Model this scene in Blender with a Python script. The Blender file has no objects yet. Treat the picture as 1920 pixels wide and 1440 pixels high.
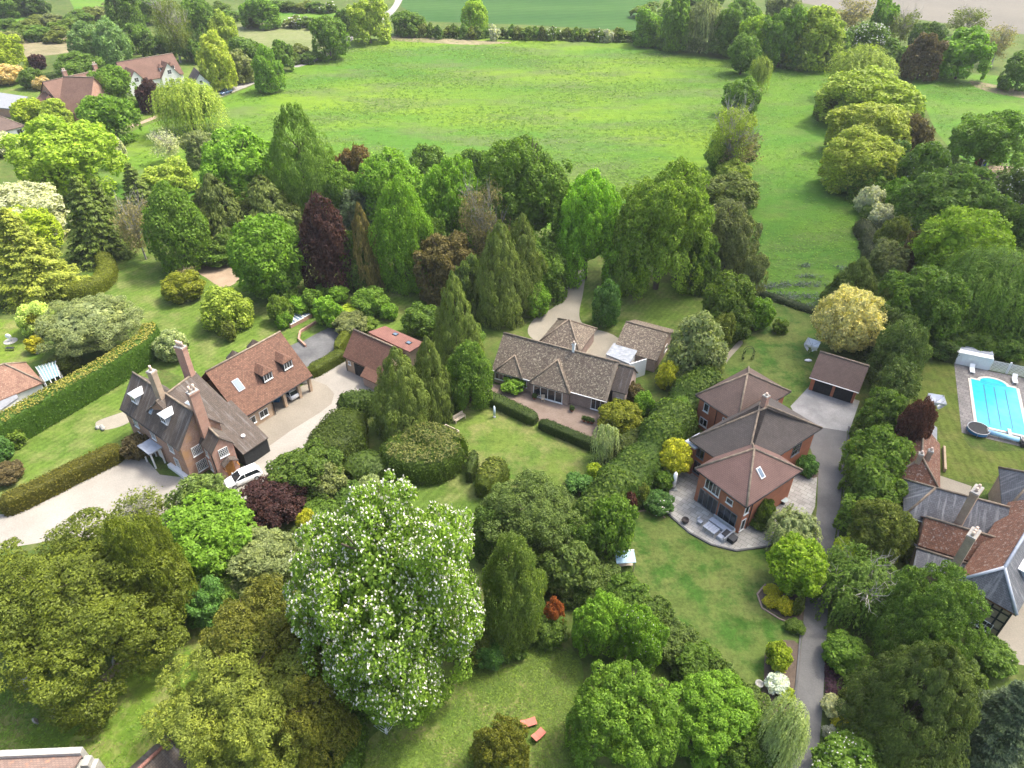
import bpy, bmesh, math, random
import numpy as np
from mathutils import Vector

# ------------------------------------------------------------------ scene, camera, sky, sun
scene = bpy.context.scene
COL = scene.collection
CAM_H, PITCH, FPX = 62.0, math.radians(37.0), 1331.0
cam_d = bpy.data.cameras.new('camera')
cam_d.sensor_width = 36.0
cam_d.lens = FPX / 1920.0 * 36.0
cam_d.clip_start, cam_d.clip_end = 1.0, 5000.0
cam = bpy.data.objects.new('camera', cam_d)
cam.location = (0, 0, CAM_H)
cam.rotation_euler = (math.pi / 2 - PITCH, 0, 0)
COL.objects.link(cam)
scene.camera = cam

SUN_TO = Vector((0.445, 0.227, 0.866)).normalized()
sun_el = math.asin(SUN_TO.z)
sun_az = math.atan2(SUN_TO.x, SUN_TO.y)
world = bpy.data.worlds.new('World')
scene.world = world
world.use_nodes = True
wn = world.node_tree.nodes
sky = wn.new('ShaderNodeTexSky')
sky.sky_type = 'NISHITA'
sky.sun_disc = False
sky.sun_elevation = sun_el
sky.sun_rotation = sun_az
sky.dust_density = 5.0
sky.ozone_density = 0.6
bg = wn['Background']
world.node_tree.links.new(sky.outputs[0], bg.inputs[0])
bg.inputs[1].default_value = 0.15
sd = bpy.data.lights.new('sun', 'SUN')
sd.energy = 2.15
sd.angle = math.radians(8.0)
sd.color = (1.0, 0.96, 0.88)
sun = bpy.data.objects.new('sun', sd)
sun.rotation_euler = (-SUN_TO).to_track_quat('-Z', 'Y').to_euler()
sun.location = (0, 0, 200)
COL.objects.link(sun)
vs = scene.view_settings
vs.view_transform = 'Standard'
vs.look = 'None'
vs.exposure = 1.56
vs.gamma = 1.0
cy = scene.cycles
cy.max_bounces = 5
cy.diffuse_bounces = 4
cy.glossy_bounces = 2
cy.transmission_bounces = 3
cy.transparent_max_bounces = 6
cy.volume_bounces = 0
cy.use_denoising = True
cy.caustics_reflective = False
cy.caustics_refractive = False

# ------------------------------------------------------------------ survey helpers: picture pixel + height -> place
SN, CS = math.sin(PITCH), math.cos(PITCH)


def ray(px, py):
    v = -(py - 720.0) / FPX
    return np.array([(px - 960.0) / FPX, CS + v * SN, -SN + v * CS])


def P(px, py, z=0.0):
    d = ray(px, py)
    return np.array([0, 0, CAM_H]) + d * ((z - CAM_H) / d[2])


rnd = random.Random(5)


def tag(o, label=None, cat=None, group=None, kind=None):
    if label:
        o['label'] = label
    if cat:
        o['category'] = cat
    if group:
        o['group'] = group
    if kind:
        o['kind'] = kind
    return o


ORG = {}


def empty(name, loc):
    o = bpy.data.objects.new(name, None)
    o.location = tuple(float(x) for x in loc)
    o.empty_display_size = 0.5
    COL.objects.link(o)
    ORG[o.name] = np.array(loc, float)
    return o


def thing(name, loc, label, cat, group=None):
    return tag(empty(name, loc), label, cat, group)


class MB:
    """collects shapes, links them as ONE mesh object"""

    def __init__(s):
        s.v, s.f, s.m, s.sm = [], [], [], []

    def poly(s, pts, mi=0, smooth=False):
        n = len(s.v)
        s.v += [tuple(map(float, p)) for p in pts]
        s.f.append(tuple(range(n, n + len(pts))))
        s.m.append(mi)
        s.sm.append(smooth)

    def mesh(s, verts, faces, mi=0, smooth=False):
        n = len(s.v)
        s.v += [tuple(map(float, p)) for p in verts]
        for f in faces:
            s.f.append(tuple(n + i for i in f))
            s.m.append(mi)
            s.sm.append(smooth)

    def box(s, o, ex, ey, ez, mi=0):
        o, ex, ey, ez = (np.array(x, float) for x in (o, ex, ey, ez))
        c = [o, o + ex, o + ex + ey, o + ey]
        c += [p + ez for p in c]
        s.mesh(c, [(3, 2, 1, 0), (4, 5, 6, 7), (0, 1, 5, 4), (1, 2, 6, 5), (2, 3, 7, 6), (3, 0, 4, 7)], mi)

    def cbox(s, c, u, v, sx, sy, z0, z1, mi=0):
        c, u, v = (np.array(x, float) for x in (c, u, v))
        o = c - u * sx / 2 - v * sy / 2
        s.box((o[0], o[1], z0), u * sx, v * sy, (0, 0, z1 - z0), mi)

    def tube(s, p0, p1, r0, r1=None, n=8, mi=0, caps=True, smooth=True):
        r1 = r0 if r1 is None else r1
        p0, p1 = np.array(p0, float), np.array(p1, float)
        d = p1 - p0
        d = d / max(np.linalg.norm(d), 1e-9)
        a = np.cross(d, (0, 0, 1.0) if abs(d[2]) < .9 else (1.0, 0, 0))
        a /= np.linalg.norm(a)
        b = np.cross(d, a)
        ring = [np.cos(t) * a + np.sin(t) * b for t in np.linspace(0, 2 * np.pi, n, endpoint=False)]
        vs_ = [p0 + q * r0 for q in ring] + [p1 + q * r1 for q in ring]
        s.mesh(vs_, [(i, (i + 1) % n, n + (i + 1) % n, n + i) for i in range(n)], mi, smooth)
        if caps:
            s.mesh(vs_[:n], [tuple(reversed(range(n)))], mi)
            s.mesh(vs_[n:], [tuple(range(n))], mi)

    def ball(s, c, rx, ry, rz, n=10, mi=0, bump=0.0):
        rr = random.Random(int(abs(c[0] * 91 + c[1] * 37)))
        k = n // 2 + 1
        vs_, fs = [], []
        for i in range(k + 1):
            th = math.pi * i / k
            for j in range(n):
                ph = 2 * math.pi * j / n
                q = 1 + bump * (rr.random() - .5)
                vs_.append((c[0] + q * rx * math.sin(th) * math.cos(ph), c[1] + q * ry * math.sin(th) * math.sin(ph), c[2] + q * rz * math.cos(th)))
        for i in range(k):
            for j in range(n):
                a, b = i * n + j, i * n + (j + 1) % n
                fs.append((a, a + n, b + n, b))
        s.mesh(vs_, fs, mi, True)

    def extrude(s, pts, ez, mi=0):
        """closed prism: polygon pts swept by vector ez"""
        pts = [np.array(p, float) for p in pts]
        n = len(pts)
        q = [p + np.array(ez, float) for p in pts]
        s.mesh(pts + q, [tuple(reversed(range(n))), tuple(range(n, 2 * n))] + [(i, (i + 1) % n, n + (i + 1) % n, n + i) for i in range(n)], mi)

    def build(s, name, mats, parent=None, fix=True, uv=True):
        if not isinstance(mats, (list, tuple)):
            mats = [mats]
        org = ORG[parent.name] if parent else np.zeros(3)
        me = bpy.data.meshes.new(name)
        me.from_pydata([tuple(np.array(p) - org) for p in s.v], [], s.f)
        for m in mats:
            me.materials.append(m)
        me.polygons.foreach_set('material_index', s.m)
        me.polygons.foreach_set('use_smooth', s.sm)
        if fix:
            bm = bmesh.new()
            bm.from_mesh(me)
            bmesh.ops.remove_doubles(bm, verts=bm.verts, dist=1e-5)
            bmesh.ops.recalc_face_normals(bm, faces=bm.faces)
            bm.to_mesh(me)
            bm.free()
        if uv:
            auto_uv(me, org)
        o = bpy.data.objects.new(name, me)
        COL.objects.link(o)
        if parent:
            o.parent = parent
        ORG[o.name] = org
        return o


def auto_uv(me, org):
    """u runs level along each face, v runs up its slope, both in metres"""
    lay = me.uv_layers.new(name='UVMap')
    for p in me.polygons:
        n = p.normal
        if abs(n.z) > 0.995:
            u, v = Vector((1, 0, 0)), Vector((0, 1, 0))
        else:
            u = Vector((-n.y, n.x, 0)).normalized()
            v = n.cross(u)
        for li in p.loop_indices:
            c = me.vertices[me.loops[li].vertex_index].co
            lay.data[li].uv = (c.dot(u), c.dot(v))


# ------------------------------------------------------------------ materials
def newmat(name):
    m = bpy.data.materials.new(name)
    m.use_nodes = True
    nt = m.node_tree
    return m, nt, nt.nodes['Principled BSDF']


def nd(nt, t, **kw):
    n = nt.nodes.new(t)
    for k, v in kw.items():
        if k.startswith('i_'):
            n.inputs[k[2:].replace('_', ' ')].default_value = v
        else:
            setattr(n, k, v)
    return n


def c4(c):
    return (c[0], c[1], c[2], 1.0)


def noise(nt, vec, scale, detail=4.0, rough=0.6):
    n = nd(nt, 'ShaderNodeTexNoise')
    n.inputs['Scale'].default_value = scale
    n.inputs['Detail'].default_value = detail
    n.inputs['Roughness'].default_value = rough
    nt.links.new(vec, n.inputs['Vector'])
    return n.outputs['Fac']


def ramp(nt, fac, stops):
    r = nd(nt, 'ShaderNodeValToRGB')
    e = r.color_ramp.elements
    while len(e) < len(stops):
        e.new(0.5)
    for el, (p, c) in zip(e, stops):
        el.position = p
        el.color = c4(c)
    nt.links.new(fac, r.inputs[0])
    return r.outputs[0]


def mix(nt, fac, a, b, mode='MIX'):
    m = nd(nt, 'ShaderNodeMix', data_type='RGBA', blend_type=mode)
    for sock, val in ((m.inputs[0], fac), (m.inputs[6], a), (m.inputs[7], b)):
        if isinstance(val, bpy.types.NodeSocket):
            nt.links.new(val, sock)
        elif isinstance(val, (int, float)):
            sock.default_value = val
        else:
            sock.default_value = c4(val)
    return m.outputs[2]


def coords(nt, kind='Object', scale=None):
    t = nd(nt, 'ShaderNodeTexCoord')
    o = t.outputs[kind]
    if scale:
        mp = nd(nt, 'ShaderNodeMapping')
        mp.inputs['Scale'].default_value = scale
        nt.links.new(o, mp.inputs[0])
        o = mp.outputs[0]
    return o


def bump(nt, b, h, strength, dist=0.05):
    n = nd(nt, 'ShaderNodeBump')
    n.inputs['Strength'].default_value = strength
    n.inputs['Distance'].default_value = dist
    nt.links.new(h, n.inputs['Height'])
    nt.links.new(n.outputs[0], b.inputs['Normal'])


def plain(name, col, rough=0.7, spec=0.3, var=0.15, scale=3.0, metal=0.0):
    m, nt, b = newmat(name)
    f = noise(nt, coords(nt), scale)
    lo = tuple(x * (1 - var) for x in col)
    hi = tuple(min(1, x * (1 + var)) for x in col)
    nt.links.new(ramp(nt, f, [(0.3, lo), (0.7, hi)]), b.inputs['Base Color'])
    b.inputs['Roughness'].default_value = rough
    b.inputs['Specular IOR Level'].default_value = spec
    b.inputs['Metallic'].default_value = metal
    return m


def grass(name, a, b_, c, big=0.03, mid=0.25, stretch=(1, 1, 1), worn=0.35, stripes=None, amount=0.5):
    """a = main green, b_ = lighter patches, c = worn / dry patches"""
    m, nt, b = newmat(name)
    co = coords(nt, 'Object', stretch)
    raw = coords(nt)
    n1 = noise(nt, co, big, 5.0, .62)
    n2 = noise(nt, co, mid, 5.0, .68)
    n3 = noise(nt, raw, 2.6, 4.0, .75)
    col = ramp(nt, n1, [(0.40, a), (0.60, b_)])
    f2 = ramp(nt, n2, [(0.47, (0, 0, 0)), (0.62, (1, 1, 1))])
    fm = nd(nt, 'ShaderNodeMath', operation='MULTIPLY')
    nt.links.new(f2, fm.inputs[0])
    fm.inputs[1].default_value = worn
    col = mix(nt, fm.outputs[0], col, c)
    if stripes:
        w = nd(nt, 'ShaderNodeTexWave', wave_type='BANDS')
        w.inputs['Scale'].default_value = stripes[0]
        w.inputs['Distortion'].default_value = 1.2
        w.inputs['Detail'].default_value = 1.0
        mp = nd(nt, 'ShaderNodeMapping')
        mp.inputs['Rotation'].default_value = (0, 0, math.radians(stripes[1]))
        nt.links.new(raw, mp.inputs[0])
        nt.links.new(mp.outputs[0], w.inputs[0])
        col = mix(nt, 1.0, col, ramp(nt, w.outputs['Fac'], [(0.2, (.87, .88, .85)), (.8, (1, 1, 1))]), 'MULTIPLY')
    n4 = noise(nt, co, .55, 6.0, .78)
    col = mix(nt, 1.0, col, ramp(nt, n4, [(0.32, (.66, .68, .62)), (0.55, (1, 1, 1)), (0.75, (1.1, 1.08, 1.0))]), 'MULTIPLY')
    fine = ramp(nt, n3, [(0.25, (1 - amount, 1 - amount, 1 - amount)), (0.75, (1, 1, 1))])
    col = mix(nt, 1.0, col, fine, 'MULTIPLY')
    nt.links.new(col, b.inputs['Base Color'])
    b.inputs['Roughness'].default_value = 0.9
    b.inputs['Specular IOR Level'].default_value = 0.1
    bump(nt, b, n3, 0.6, 0.12)
    return m


def gravel(name, a, b_, big=0.12, fine=6.0, rough=.9):
    m, nt, b = newmat(name)
    co = coords(nt)
    col = ramp(nt, noise(nt, co, big, 5, .65), [(0.33, a), (0.67, b_)])
    f = noise(nt, co, fine, 3, .7)
    col = mix(nt, 1.0, col, ramp(nt, f, [(0.25, (.72, .72, .72)), (0.75, (1, 1, 1))]), 'MULTIPLY')
    nt.links.new(col, b.inputs['Base Color'])
    b.inputs['Roughness'].default_value = rough
    bump(nt, b, f, 0.4, 0.03)
    return m


def tiles(name, a, b_, spots=None, spot_scale=3.5, spot_lo=.52, rough=.85, tw=0.28, th=0.2, streak=None, gloss=0.3):
    """roof tiles in courses, with moss or lichen spots"""
    m, nt, b = newmat(name)
    uv = coords(nt, 'UV')
    br = nd(nt, 'ShaderNodeTexBrick')
    br.inputs['Color1'].default_value = c4(a)
    br.inputs['Color2'].default_value = c4(b_)
    br.inputs['Mortar'].default_value = c4(tuple(x * .45 for x in a))
    br.inputs['Scale'].default_value = 1.0
    br.inputs['Mortar Size'].default_value = 0.012
    br.inputs['Brick Width'].default_value = tw
    br.inputs['Row Height'].default_value = th
    br.inputs['Bias'].default_value = 0.0
    nt.links.new(uv, br.inputs[0])
    obj = coords(nt)
    col = br.outputs['Color']
    big = ramp(nt, noise(nt, obj, .45, 5, .7), [(.3, (.72, .72, .72)), (.7, (1.0, 1.0, 1.0))])
    col = mix(nt, 1.0, col, big, 'MULTIPLY')
    if spots:
        f = ramp(nt, noise(nt, obj, spot_scale, 6, .78), [(spot_lo, (0, 0, 0)), (spot_lo + .1, (1, 1, 1))])
        col = mix(nt, f, col, spots)
    if streak:
        st = coords(nt, 'UV', (2.5, .22, 1))
        f = ramp(nt, noise(nt, st, 1.0, 4, .6), [(.52, (0, 0, 0)), (.72, (.7, .7, .7))])
        col = mix(nt, f, col, streak)
    nt.links.new(col, b.inputs['Base Color'])
    b.inputs['Roughness'].default_value = rough
    b.inputs['Specular IOR Level'].default_value = gloss
    bump(nt, b, br.outputs['Fac'], -0.5, 0.03)
    return m


def bricks(name, a, b_, stain=None, mort=(.45, .4, .34)):
    m, nt, b = newmat(name)
    uv = coords(nt, 'UV')
    br = nd(nt, 'ShaderNodeTexBrick')
    br.inputs['Color1'].default_value = c4(a)
    br.inputs['Color2'].default_value = c4(b_)
    br.inputs['Mortar'].default_value = c4(mort)
    br.inputs['Scale'].default_value = 1.0
    br.inputs['Mortar Size'].default_value = 0.010
    br.inputs['Brick Width'].default_value = 0.225
    br.inputs['Row Height'].default_value = 0.075
    nt.links.new(uv, br.inputs[0])
    obj = coords(nt)
    col = mix(nt, 1.0, br.outputs['Color'], ramp(nt, noise(nt, obj, .9, 5, .7), [(.3, (.7, .7, .7)), (.7, (1, 1, 1))]), 'MULTIPLY')
    if stain:
        f = ramp(nt, noise(nt, obj, .5, 4, .6), [(.5, (0, 0, 0)), (.68, (.8, .8, .8))])
        col = mix(nt, f, col, stain)
    nt.links.new(col, b.inputs['Base Color'])
    b.inputs['Roughness'].default_value = .9
    return m


def leaf_mat(name, trans=0.46):
    m, nt, b = newmat(name)
    oi = nd(nt, 'ShaderNodeObjectInfo')
    ge = nd(nt, 'ShaderNodeNewGeometry')
    v = ramp(nt, ge.outputs['Random Per Island'], [(0, (.62, .64, .6)), (.6, (1.0, 1.0, 1.0)), (1, (1.38, 1.32, 1.25))])
    col = mix(nt, 1.0, oi.outputs['Color'], v, 'MULTIPLY')
    f = ramp(nt, noise(nt, coords(nt), 2.6, 3, .6), [(.42, (0, 0, 0)), (.66, (1, 1, 1))])
    warm = mix(nt, 1.0, col, (1.14, 1.1, .85), 'MULTIPLY')
    col = mix(nt, f, col, warm)
    f = ramp(nt, noise(nt, coords(nt), 7.0, 3, .65), [(.36, (.80, .82, .78)), (.64, (1.14, 1.12, 1.06))])
    col = mix(nt, 1.0, col, f, 'MULTIPLY')
    nt.links.new(col, b.inputs['Base Color'])
    b.inputs['Roughness'].default_value = .55
    b.inputs['Specular IOR Level'].default_value = .22
    tr = nd(nt, 'ShaderNodeBsdfTranslucent')
    nt.links.new(mix(nt, 1.0, col, (1.05, 1.15, .6), 'MULTIPLY'), tr.inputs[0])
    mx = nd(nt, 'ShaderNodeMixShader')
    mx.inputs[0].default_value = trans
    nt.links.new(b.outputs[0], mx.inputs[1])
    nt.links.new(tr.outputs[0], mx.inputs[2])
    nt.links.new(mx.outputs[0], nt.nodes['Material Output'].inputs[0])
    return m


def glass_dark(name='window_glass', col=(.02, .025, .03)):
    m, nt, b = newmat(name)
    b.inputs['Base Color'].default_value = c4(col)
    b.inputs['Roughness'].default_value = .08
    b.inputs['Specular IOR Level'].default_value = .8
    return m


M = {}
M['leaf'] = leaf_mat('leaf')
M['needle'] = leaf_mat('needle', .34)
M['bark'] = plain('bark', (.10, .08, .06), .95, .1, .4, 2)
M['palebark'] = plain('pale_bark', (.36, .34, .29), .9, .1, .25, 3)
M['blossom'] = plain('blossom', (.72, .69, .58), .8, .1, .1, 5)
M['white'] = plain('white_paint', (.78, .78, .76), .5, .4, .05)
M['glass'] = glass_dark()
M['skyglass'] = glass_dark('skylight_glass', (.12, .17, .22))
M['black'] = plain('black_board', (.022, .024, .025), .7, .3, .3, 4)
M['blackpipe'] = plain('black_pipe', (.02, .02, .02), .5, .4, .1)
M['lead'] = plain('lead_sheet', (.36, .39, .43), .55, .4, .15, 2)
M['wood'] = plain('oak_wood', (.33, .15, .03), .6, .3, .2, 3)
M['teak'] = plain('weathered_teak', (.45, .38, .29), .8, .2, .2, 4)
M['conc'] = gravel('concrete', (.20, .20, .195), (.33, .33, .315), .3, 5)
M['stone'] = gravel('stone', (.31, .30, .27), (.44, .43, .38), .5, 4)
M['potclay'] = plain('clay_pot', (.55, .42, .33), .8, .2, .2)
M['metal'] = plain('grey_metal', (.35, .37, .38), .4, .5, .1, 3, .6)
M['ridge'] = plain('ridge_mortar', (.21, .17, .125), .9, .1, .35, 2)

# ------------------------------------------------------------------ ground
def smooth_loop(pts, k=4, closed=True):
    p = [np.array(q, float) for q in pts]
    n, out = len(p), []
    rng_ = range(n) if closed else range(n - 1)
    for i in rng_:
        if closed:
            a, b, c, d = p[i - 1], p[i], p[(i + 1) % n], p[(i + 2) % n]
        else:
            a, b, c, d = p[max(i - 1, 0)], p[i], p[i + 1], p[min(i + 2, n - 1)]
        for j in range(k):
            t = j / k
            out.append(.5 * ((2 * b) + (-a + c) * t + (2 * a - 5 * b + 4 * c - d) * t * t + (-a + 3 * b - 3 * c + d) * t ** 3))
    if not closed:
        out.append(p[-1])
    return out


def sheet(name, px, mat, lev, label, smooth=True, kind='structure', cat='ground', wob=0.0):
    pts = [P(x, y, 0)[:2] for x, y in px]
    if smooth:
        pts = smooth_loop(pts)
    if wob:
        pts = [q + np.array([rnd.uniform(-wob, wob), rnd.uniform(-wob, wob)]) for q in pts]
    z = lev * 0.006
    bm = bmesh.new()
    f = bm.faces.new([bm.verts.new((q[0], q[1], z)) for q in pts])
    if f.normal.z < 0:
        f.normal_flip()
    bmesh.ops.triangulate(bm, faces=[f])
    me = bpy.data.meshes.new(name)
    bmesh.ops.recalc_face_normals(bm, faces=bm.faces)
    bm.to_mesh(me)
    bm.free()
    me.materials.append(mat)
    if len(me.polygons) and me.polygons[0].normal.z < 0:
        me.flip_normals()
    o = bpy.data.objects.new(name, me)
    COL.objects.link(o)
    return tag(o, label, cat, None, kind)


G_rough = grass('rough_grass', (.075, .125, .024), (.12, .175, .035), (.16, .15, .06), .05, .4, (1, 1, 1), .5)
G_meadow = grass('meadow_grass', (.085, .195, .022), (.165, .265, .022), (.125, .165, .055), .02, .055, (.6, 1.5, 1), .75, None, .4)
G_strip = grass('strip_grass', (.085, .205, .022), (.135, .255, .025), (.14, .20, .05), .035, .10, (.8, 1.4, 1), .6, None, .45)
G_lawn = grass('mown_lawn', (.105, .18, .028), (.155, .235, .038), (.23, .25, .085), .05, .22, (1, 1, 1), .7, (.36, 35))
G_front = grass('worn_lawn', (.10, .18, .028), (.155, .22, .04), (.24, .245, .085), .09, .28, (1, 1, 1), .85)
G_mod = grass('patchy_lawn', (.165, .20, .055), (.125, .18, .04), (.06, .145, .02), .12, .30, (1, 1, 1), 1.0)
G_pool = grass('pool_lawn', (.10, .160, .025), (.145, .19, .035), (.20, .20, .06), .06, .3, (1, 1, 1), .6, (.3, 10))
G_yard = grass('churchyard_grass', (.10, .19, .022), (.16, .235, .03), (.25, .245, .09), .08, .26, (1, 1, 1), .8)
G_wheat = grass('young_wheat', (.034, .098, .020), (.050, .122, .024), (.07, .14, .035), .02, .05, (.3, 2, 1), .5, (.05, 70), .25)
G_pale = grass('pale_pasture', (.17, .21, .07), (.22, .25, .10), (.26, .26, .14), .02, .1, (1, 1, 1), .5)
G_soil = gravel('ploughed_soil', (.105, .095, .07), (.14, .125, .092), .02, .8)
G_bed = gravel('flower_bed_soil', (.09, .065, .045), (.15, .11, .08), .5, 4)
G_scrub = grass('dry_scrub', (.25, .22, .12), (.33, .28, .17), (.14, .16, .06), .06, .3)
M['gravel'] = gravel('pale_gravel', (.25, .23, .195), (.35, .325, .28), .1, 5)
M['gravel2'] = gravel('buff_gravel', (.24, .215, .165), (.33, .30, .235), .1, 6)
M['paver'] = gravel('brown_pavers', (.20, .175, .135), (.26, .23, .18), .15, 5)
M['slab'] = gravel('grey_terrace_slabs', (.075, .076, .078), (.14, .14, .138), .35, 3)
M['asphalt'] = gravel('worn_asphalt', (.10, .10, .095), (.165, .162, .155), .2, 7)
M['lanegrey'] = gravel('pale_road', (.24, .23, .21), (.33, .31, .28), .08, 3)
M['brownpatio'] = gravel('old_brick_patio', (.17, .125, .09), (.25, .19, .15), .4, 4)
M['dirt'] = gravel('bare_dirt', (.26, .19, .12), (.36, .27, .18), .3, 4)


def paving(name, a, b_, w, h):
    m, nt, b = newmat(name)
    br = nd(nt, 'ShaderNodeTexBrick')
    for k, v in (('Color1', c4(a)), ('Color2', c4(b_)), ('Mortar', c4(tuple(x * .5 for x in a)))):
        br.inputs[k].default_value = v
    br.inputs['Scale'].default_value = 1.0
    br.inputs['Mortar Size'].default_value = .02
    br.inputs['Brick Width'].default_value = w
    br.inputs['Row Height'].default_value = h
    mp = nd(nt, 'ShaderNodeMapping')
    mp.inputs['Rotation'].default_value = (0, 0, .72)
    nt.links.new(coords(nt), mp.inputs[0])
    nt.links.new(mp.outputs[0], br.inputs[0])
    st = ramp(nt, noise(nt, coords(nt), .5, 5, .7), [(.3, (.62, .62, .6)), (.7, (1, 1, 1))])
    nt.links.new(mix(nt, 1.0, br.outputs['Color'], st, 'MULTIPLY'), b.inputs['Base Color'])
    b.inputs['Roughness'].default_value = .85
    return m


M['patio'] = paving('patio_slabs', (.34, .33, .30), (.46, .45, .41), .9, .6)
M['pooldeck'] = paving('pool_terrace_slabs', (.17, .16, .15), (.27, .25, .23), .7, .6)

me = bpy.data.meshes.new('ground')
me.from_pydata([(-1500, -100, 0), (1500, -100, 0), (1500, 2600, 0), (-1500, 2600, 0)], [], [(0, 1, 2, 3)])
me.materials.append(G_rough)
o = bpy.data.objects.new('ground', me)
COL.objects.link(o)
tag(o, 'rough green grassland under the gardens and hedges', 'ground', None, 'structure')

sheet('meadow', [(180, 300), (240, 250), (330, 215), (415, 185), (480, 158), (560, 122), (640, 82), (700, 66), (800, 62), (1000, 72), (1200, 78), (1370, 108), (1420, 150), (1400, 300), (1400, 440), (1330, 430), (1000, 430), (600, 430), (420, 420), (200, 360)], G_meadow, 1, 'large bright green meadow behind the row of garden trees')
sheet('strip_field', [(1415, 120), (1500, 118), (1570, 122), (1570, 200), (1590, 300), (1612, 400), (1620, 500), (1590, 590), (1480, 560), (1410, 540), (1380, 440), (1395, 300), (1410, 200)], G_strip, 2, 'narrow green field between two lines of trees')
sheet('crop_field', [(770, -70), (752, 12), (800, 40), (1000, 47), (1190, 58), (1230, 20), (1260, -70)], G_wheat, 1, 'dark green crop field beyond the far hedgerow', False)
sheet('ploughed_field', [(1440, -90), (1470, 0), (1600, 22), (1720, 36), (1930, 66), (2200, 100), (2200, -90)], G_soil, 1, 'bare brown ploughed field at the far corner', False)
sheet('paddock', [(1712, 142), (1800, 136), (1960, 160), (2100, 260), (2040, 350), (1880, 345), (1770, 265), (1735, 200)], G_strip, 1, 'bright green paddock around the big spreading tree')
sheet('green_field', [(-120, 10), (60, 20), (110, 40), (60, 62), (-160, 90)], G_strip, 1, 'small green field beside the dark far wood', False)
sheet('far_pasture', [(110, -40), (300, -30), (280, 30), (140, 18)], G_strip, 1, 'far green pasture at the top edge', False)
sheet('pale_pasture', [(425, 48), (560, 45), (640, 70), (600, 92), (500, 95), (430, 75)], G_pale, 1, 'pale pasture behind the silvery trees by the lane')
sheet('far_green', [(440, 20), (640, 18), (660, 40), (500, 42)], G_strip, 1, 'thin green field under the top hedge', False)
sheet('scrub_patch', [(20, 85), (80, 68), (140, 68), (150, 92), (80, 105), (30, 105)], G_scrub, 1, 'tan patch of dry scrub near the far wood')
sheet('house_garden', [(40, 150), (120, 130), (260, 110), (330, 105), (400, 140), (330, 200), (230, 235), (200, 240), (-60, 240), (-60, 160)], G_lawn, 2, 'garden lawn around the two far brick houses')
sheet('field_path', [(240, 236), (262, 229), (292, 217), (292, 222), (265, 233), (243, 241)], M['dirt'], 3, 'bare path along the clipped hedge by the far house')
sheet('country_lane', [(398, 178), (430, 164), (473, 151), (480, 155), (440, 172), (402, 186)], M['lanegrey'], 4, 'pale lane where the blue car is parked')
sheet('lane_verge', [(552, 118), (600, 100), (660, 64), (668, 70), (610, 106), (560, 126)], M['lanegrey'], 4, 'pale lane climbing between hedges to the far fields')
sheet('far_track', [(716, 30), (738, 8), (752, -30), (766, -30), (748, 12), (724, 36)], M['lanegrey'], 4, 'white track running off beyond the crop field')
sheet('dry_margin', [(720, 74), (760, 66), (830, 72), (900, 76), (960, 80), (900, 84), (800, 80)], G_scrub, 3, 'dry brown margin at the far corner of the meadow', True, 'structure', 'ground', .5)
sheet('field_margin', [(1820, 152), (1870, 160), (1925, 172), (1925, 184), (1870, 176), (1830, 164)], G_scrub, 3, 'brown strip of dead growth in the paddock')
sheet('sand_arena', [(1850, 312), (1905, 314), (1960, 325), (1960, 340), (1880, 336), (1848, 326)], M['dirt'], 3, 'sandy pen fenced off below the spreading tree')

sheet('garden_lawn', [(150, 590), (175, 500), (240, 470), (330, 470), (440, 490), (560, 515), (700, 530), (830, 545), (860, 600), (830, 660), (700, 650), (640, 640), (590, 650), (420, 710), (300, 690), (240, 620)], G_lawn, 1, 'big mown garden lawn behind the brick manor')
sheet('side_lawn', [(-40, 880), (60, 812), (180, 740), (260, 690), (300, 690), (270, 780), (255, 830), (230, 860), (30, 930), (-40, 960)], G_lawn, 2, 'mown lawn between the two long hedges beside the manor')
sheet('neighbour_lawn', [(-60, 610), (30, 600), (60, 625), (90, 650), (60, 680), (-60, 690)], G_yard, 2, 'bright little lawn of the tiled cottage')
sheet('gravel_drive', [(-60, 962), (20, 965), (90, 930), (180, 880), (240, 852), (275, 862), (300, 890), (380, 900), (440, 900), (470, 930), (440, 990), (300, 1005), (120, 1010), (-60, 1040)], M['gravel'], 2, 'pale gravel drive in front of the brick manor', False)
sheet('courtyard', [(380, 905), (430, 895), (500, 835), (585, 707), (648, 672), (725, 716), (705, 748), (665, 778), (600, 815), (540, 862), (505, 905), (420, 935)], M['gravel'], 3, 'pale gravel courtyard between manor and garage', False)
sheet('paved_apron', [(450, 800), (470, 782), (585, 712), (612, 722), (627, 738), (622, 757), (600, 774), (545, 808), (500, 840), (470, 830)], M['paver'], 4, 'brown paved apron beside the open cart bays', False)
sheet('slab_terrace', [(545, 648), (620, 613), (656, 628), (644, 652), (572, 690)], M['slab'], 3, 'dark grey slab terrace beside the red tiled wing', False)
sheet('grass_plot', [(553, 634), (599, 607), (618, 612), (566, 641)], G_lawn, 5, 'small raised grass plot beside the slab terrace', False)
sheet('arena_patch', [(345, 495), (385, 486), (435, 492), (450, 520), (420, 540), (385, 520)], M['dirt'], 3, 'bare sandy play patch beside the round bush')
sheet('side_path', [(180, 792), (215, 778), (245, 770), (250, 785), (225, 800), (190, 806)], M['gravel2'], 4, 'stone path running off the end of the manor')
sheet('bungalow_drive', [(1060, 505), (1095, 505), (1094, 545), (1086, 590), (1100, 612), (1150, 628), (1180, 660), (1150, 700), (1080, 690), (1020, 650), (990, 625), (1002, 598), (1040, 575), (1054, 550)], M['gravel2'], 3, 'buff gravel drive curving up to the bungalow')
sheet('back_lawn', [(1092, 515), (1200, 525), (1330, 545), (1345, 590), (1260, 640), (1170, 620), (1120, 618), (1088, 592)], G_lawn, 2, 'sunny lawn beyond the bungalow garage')
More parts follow.
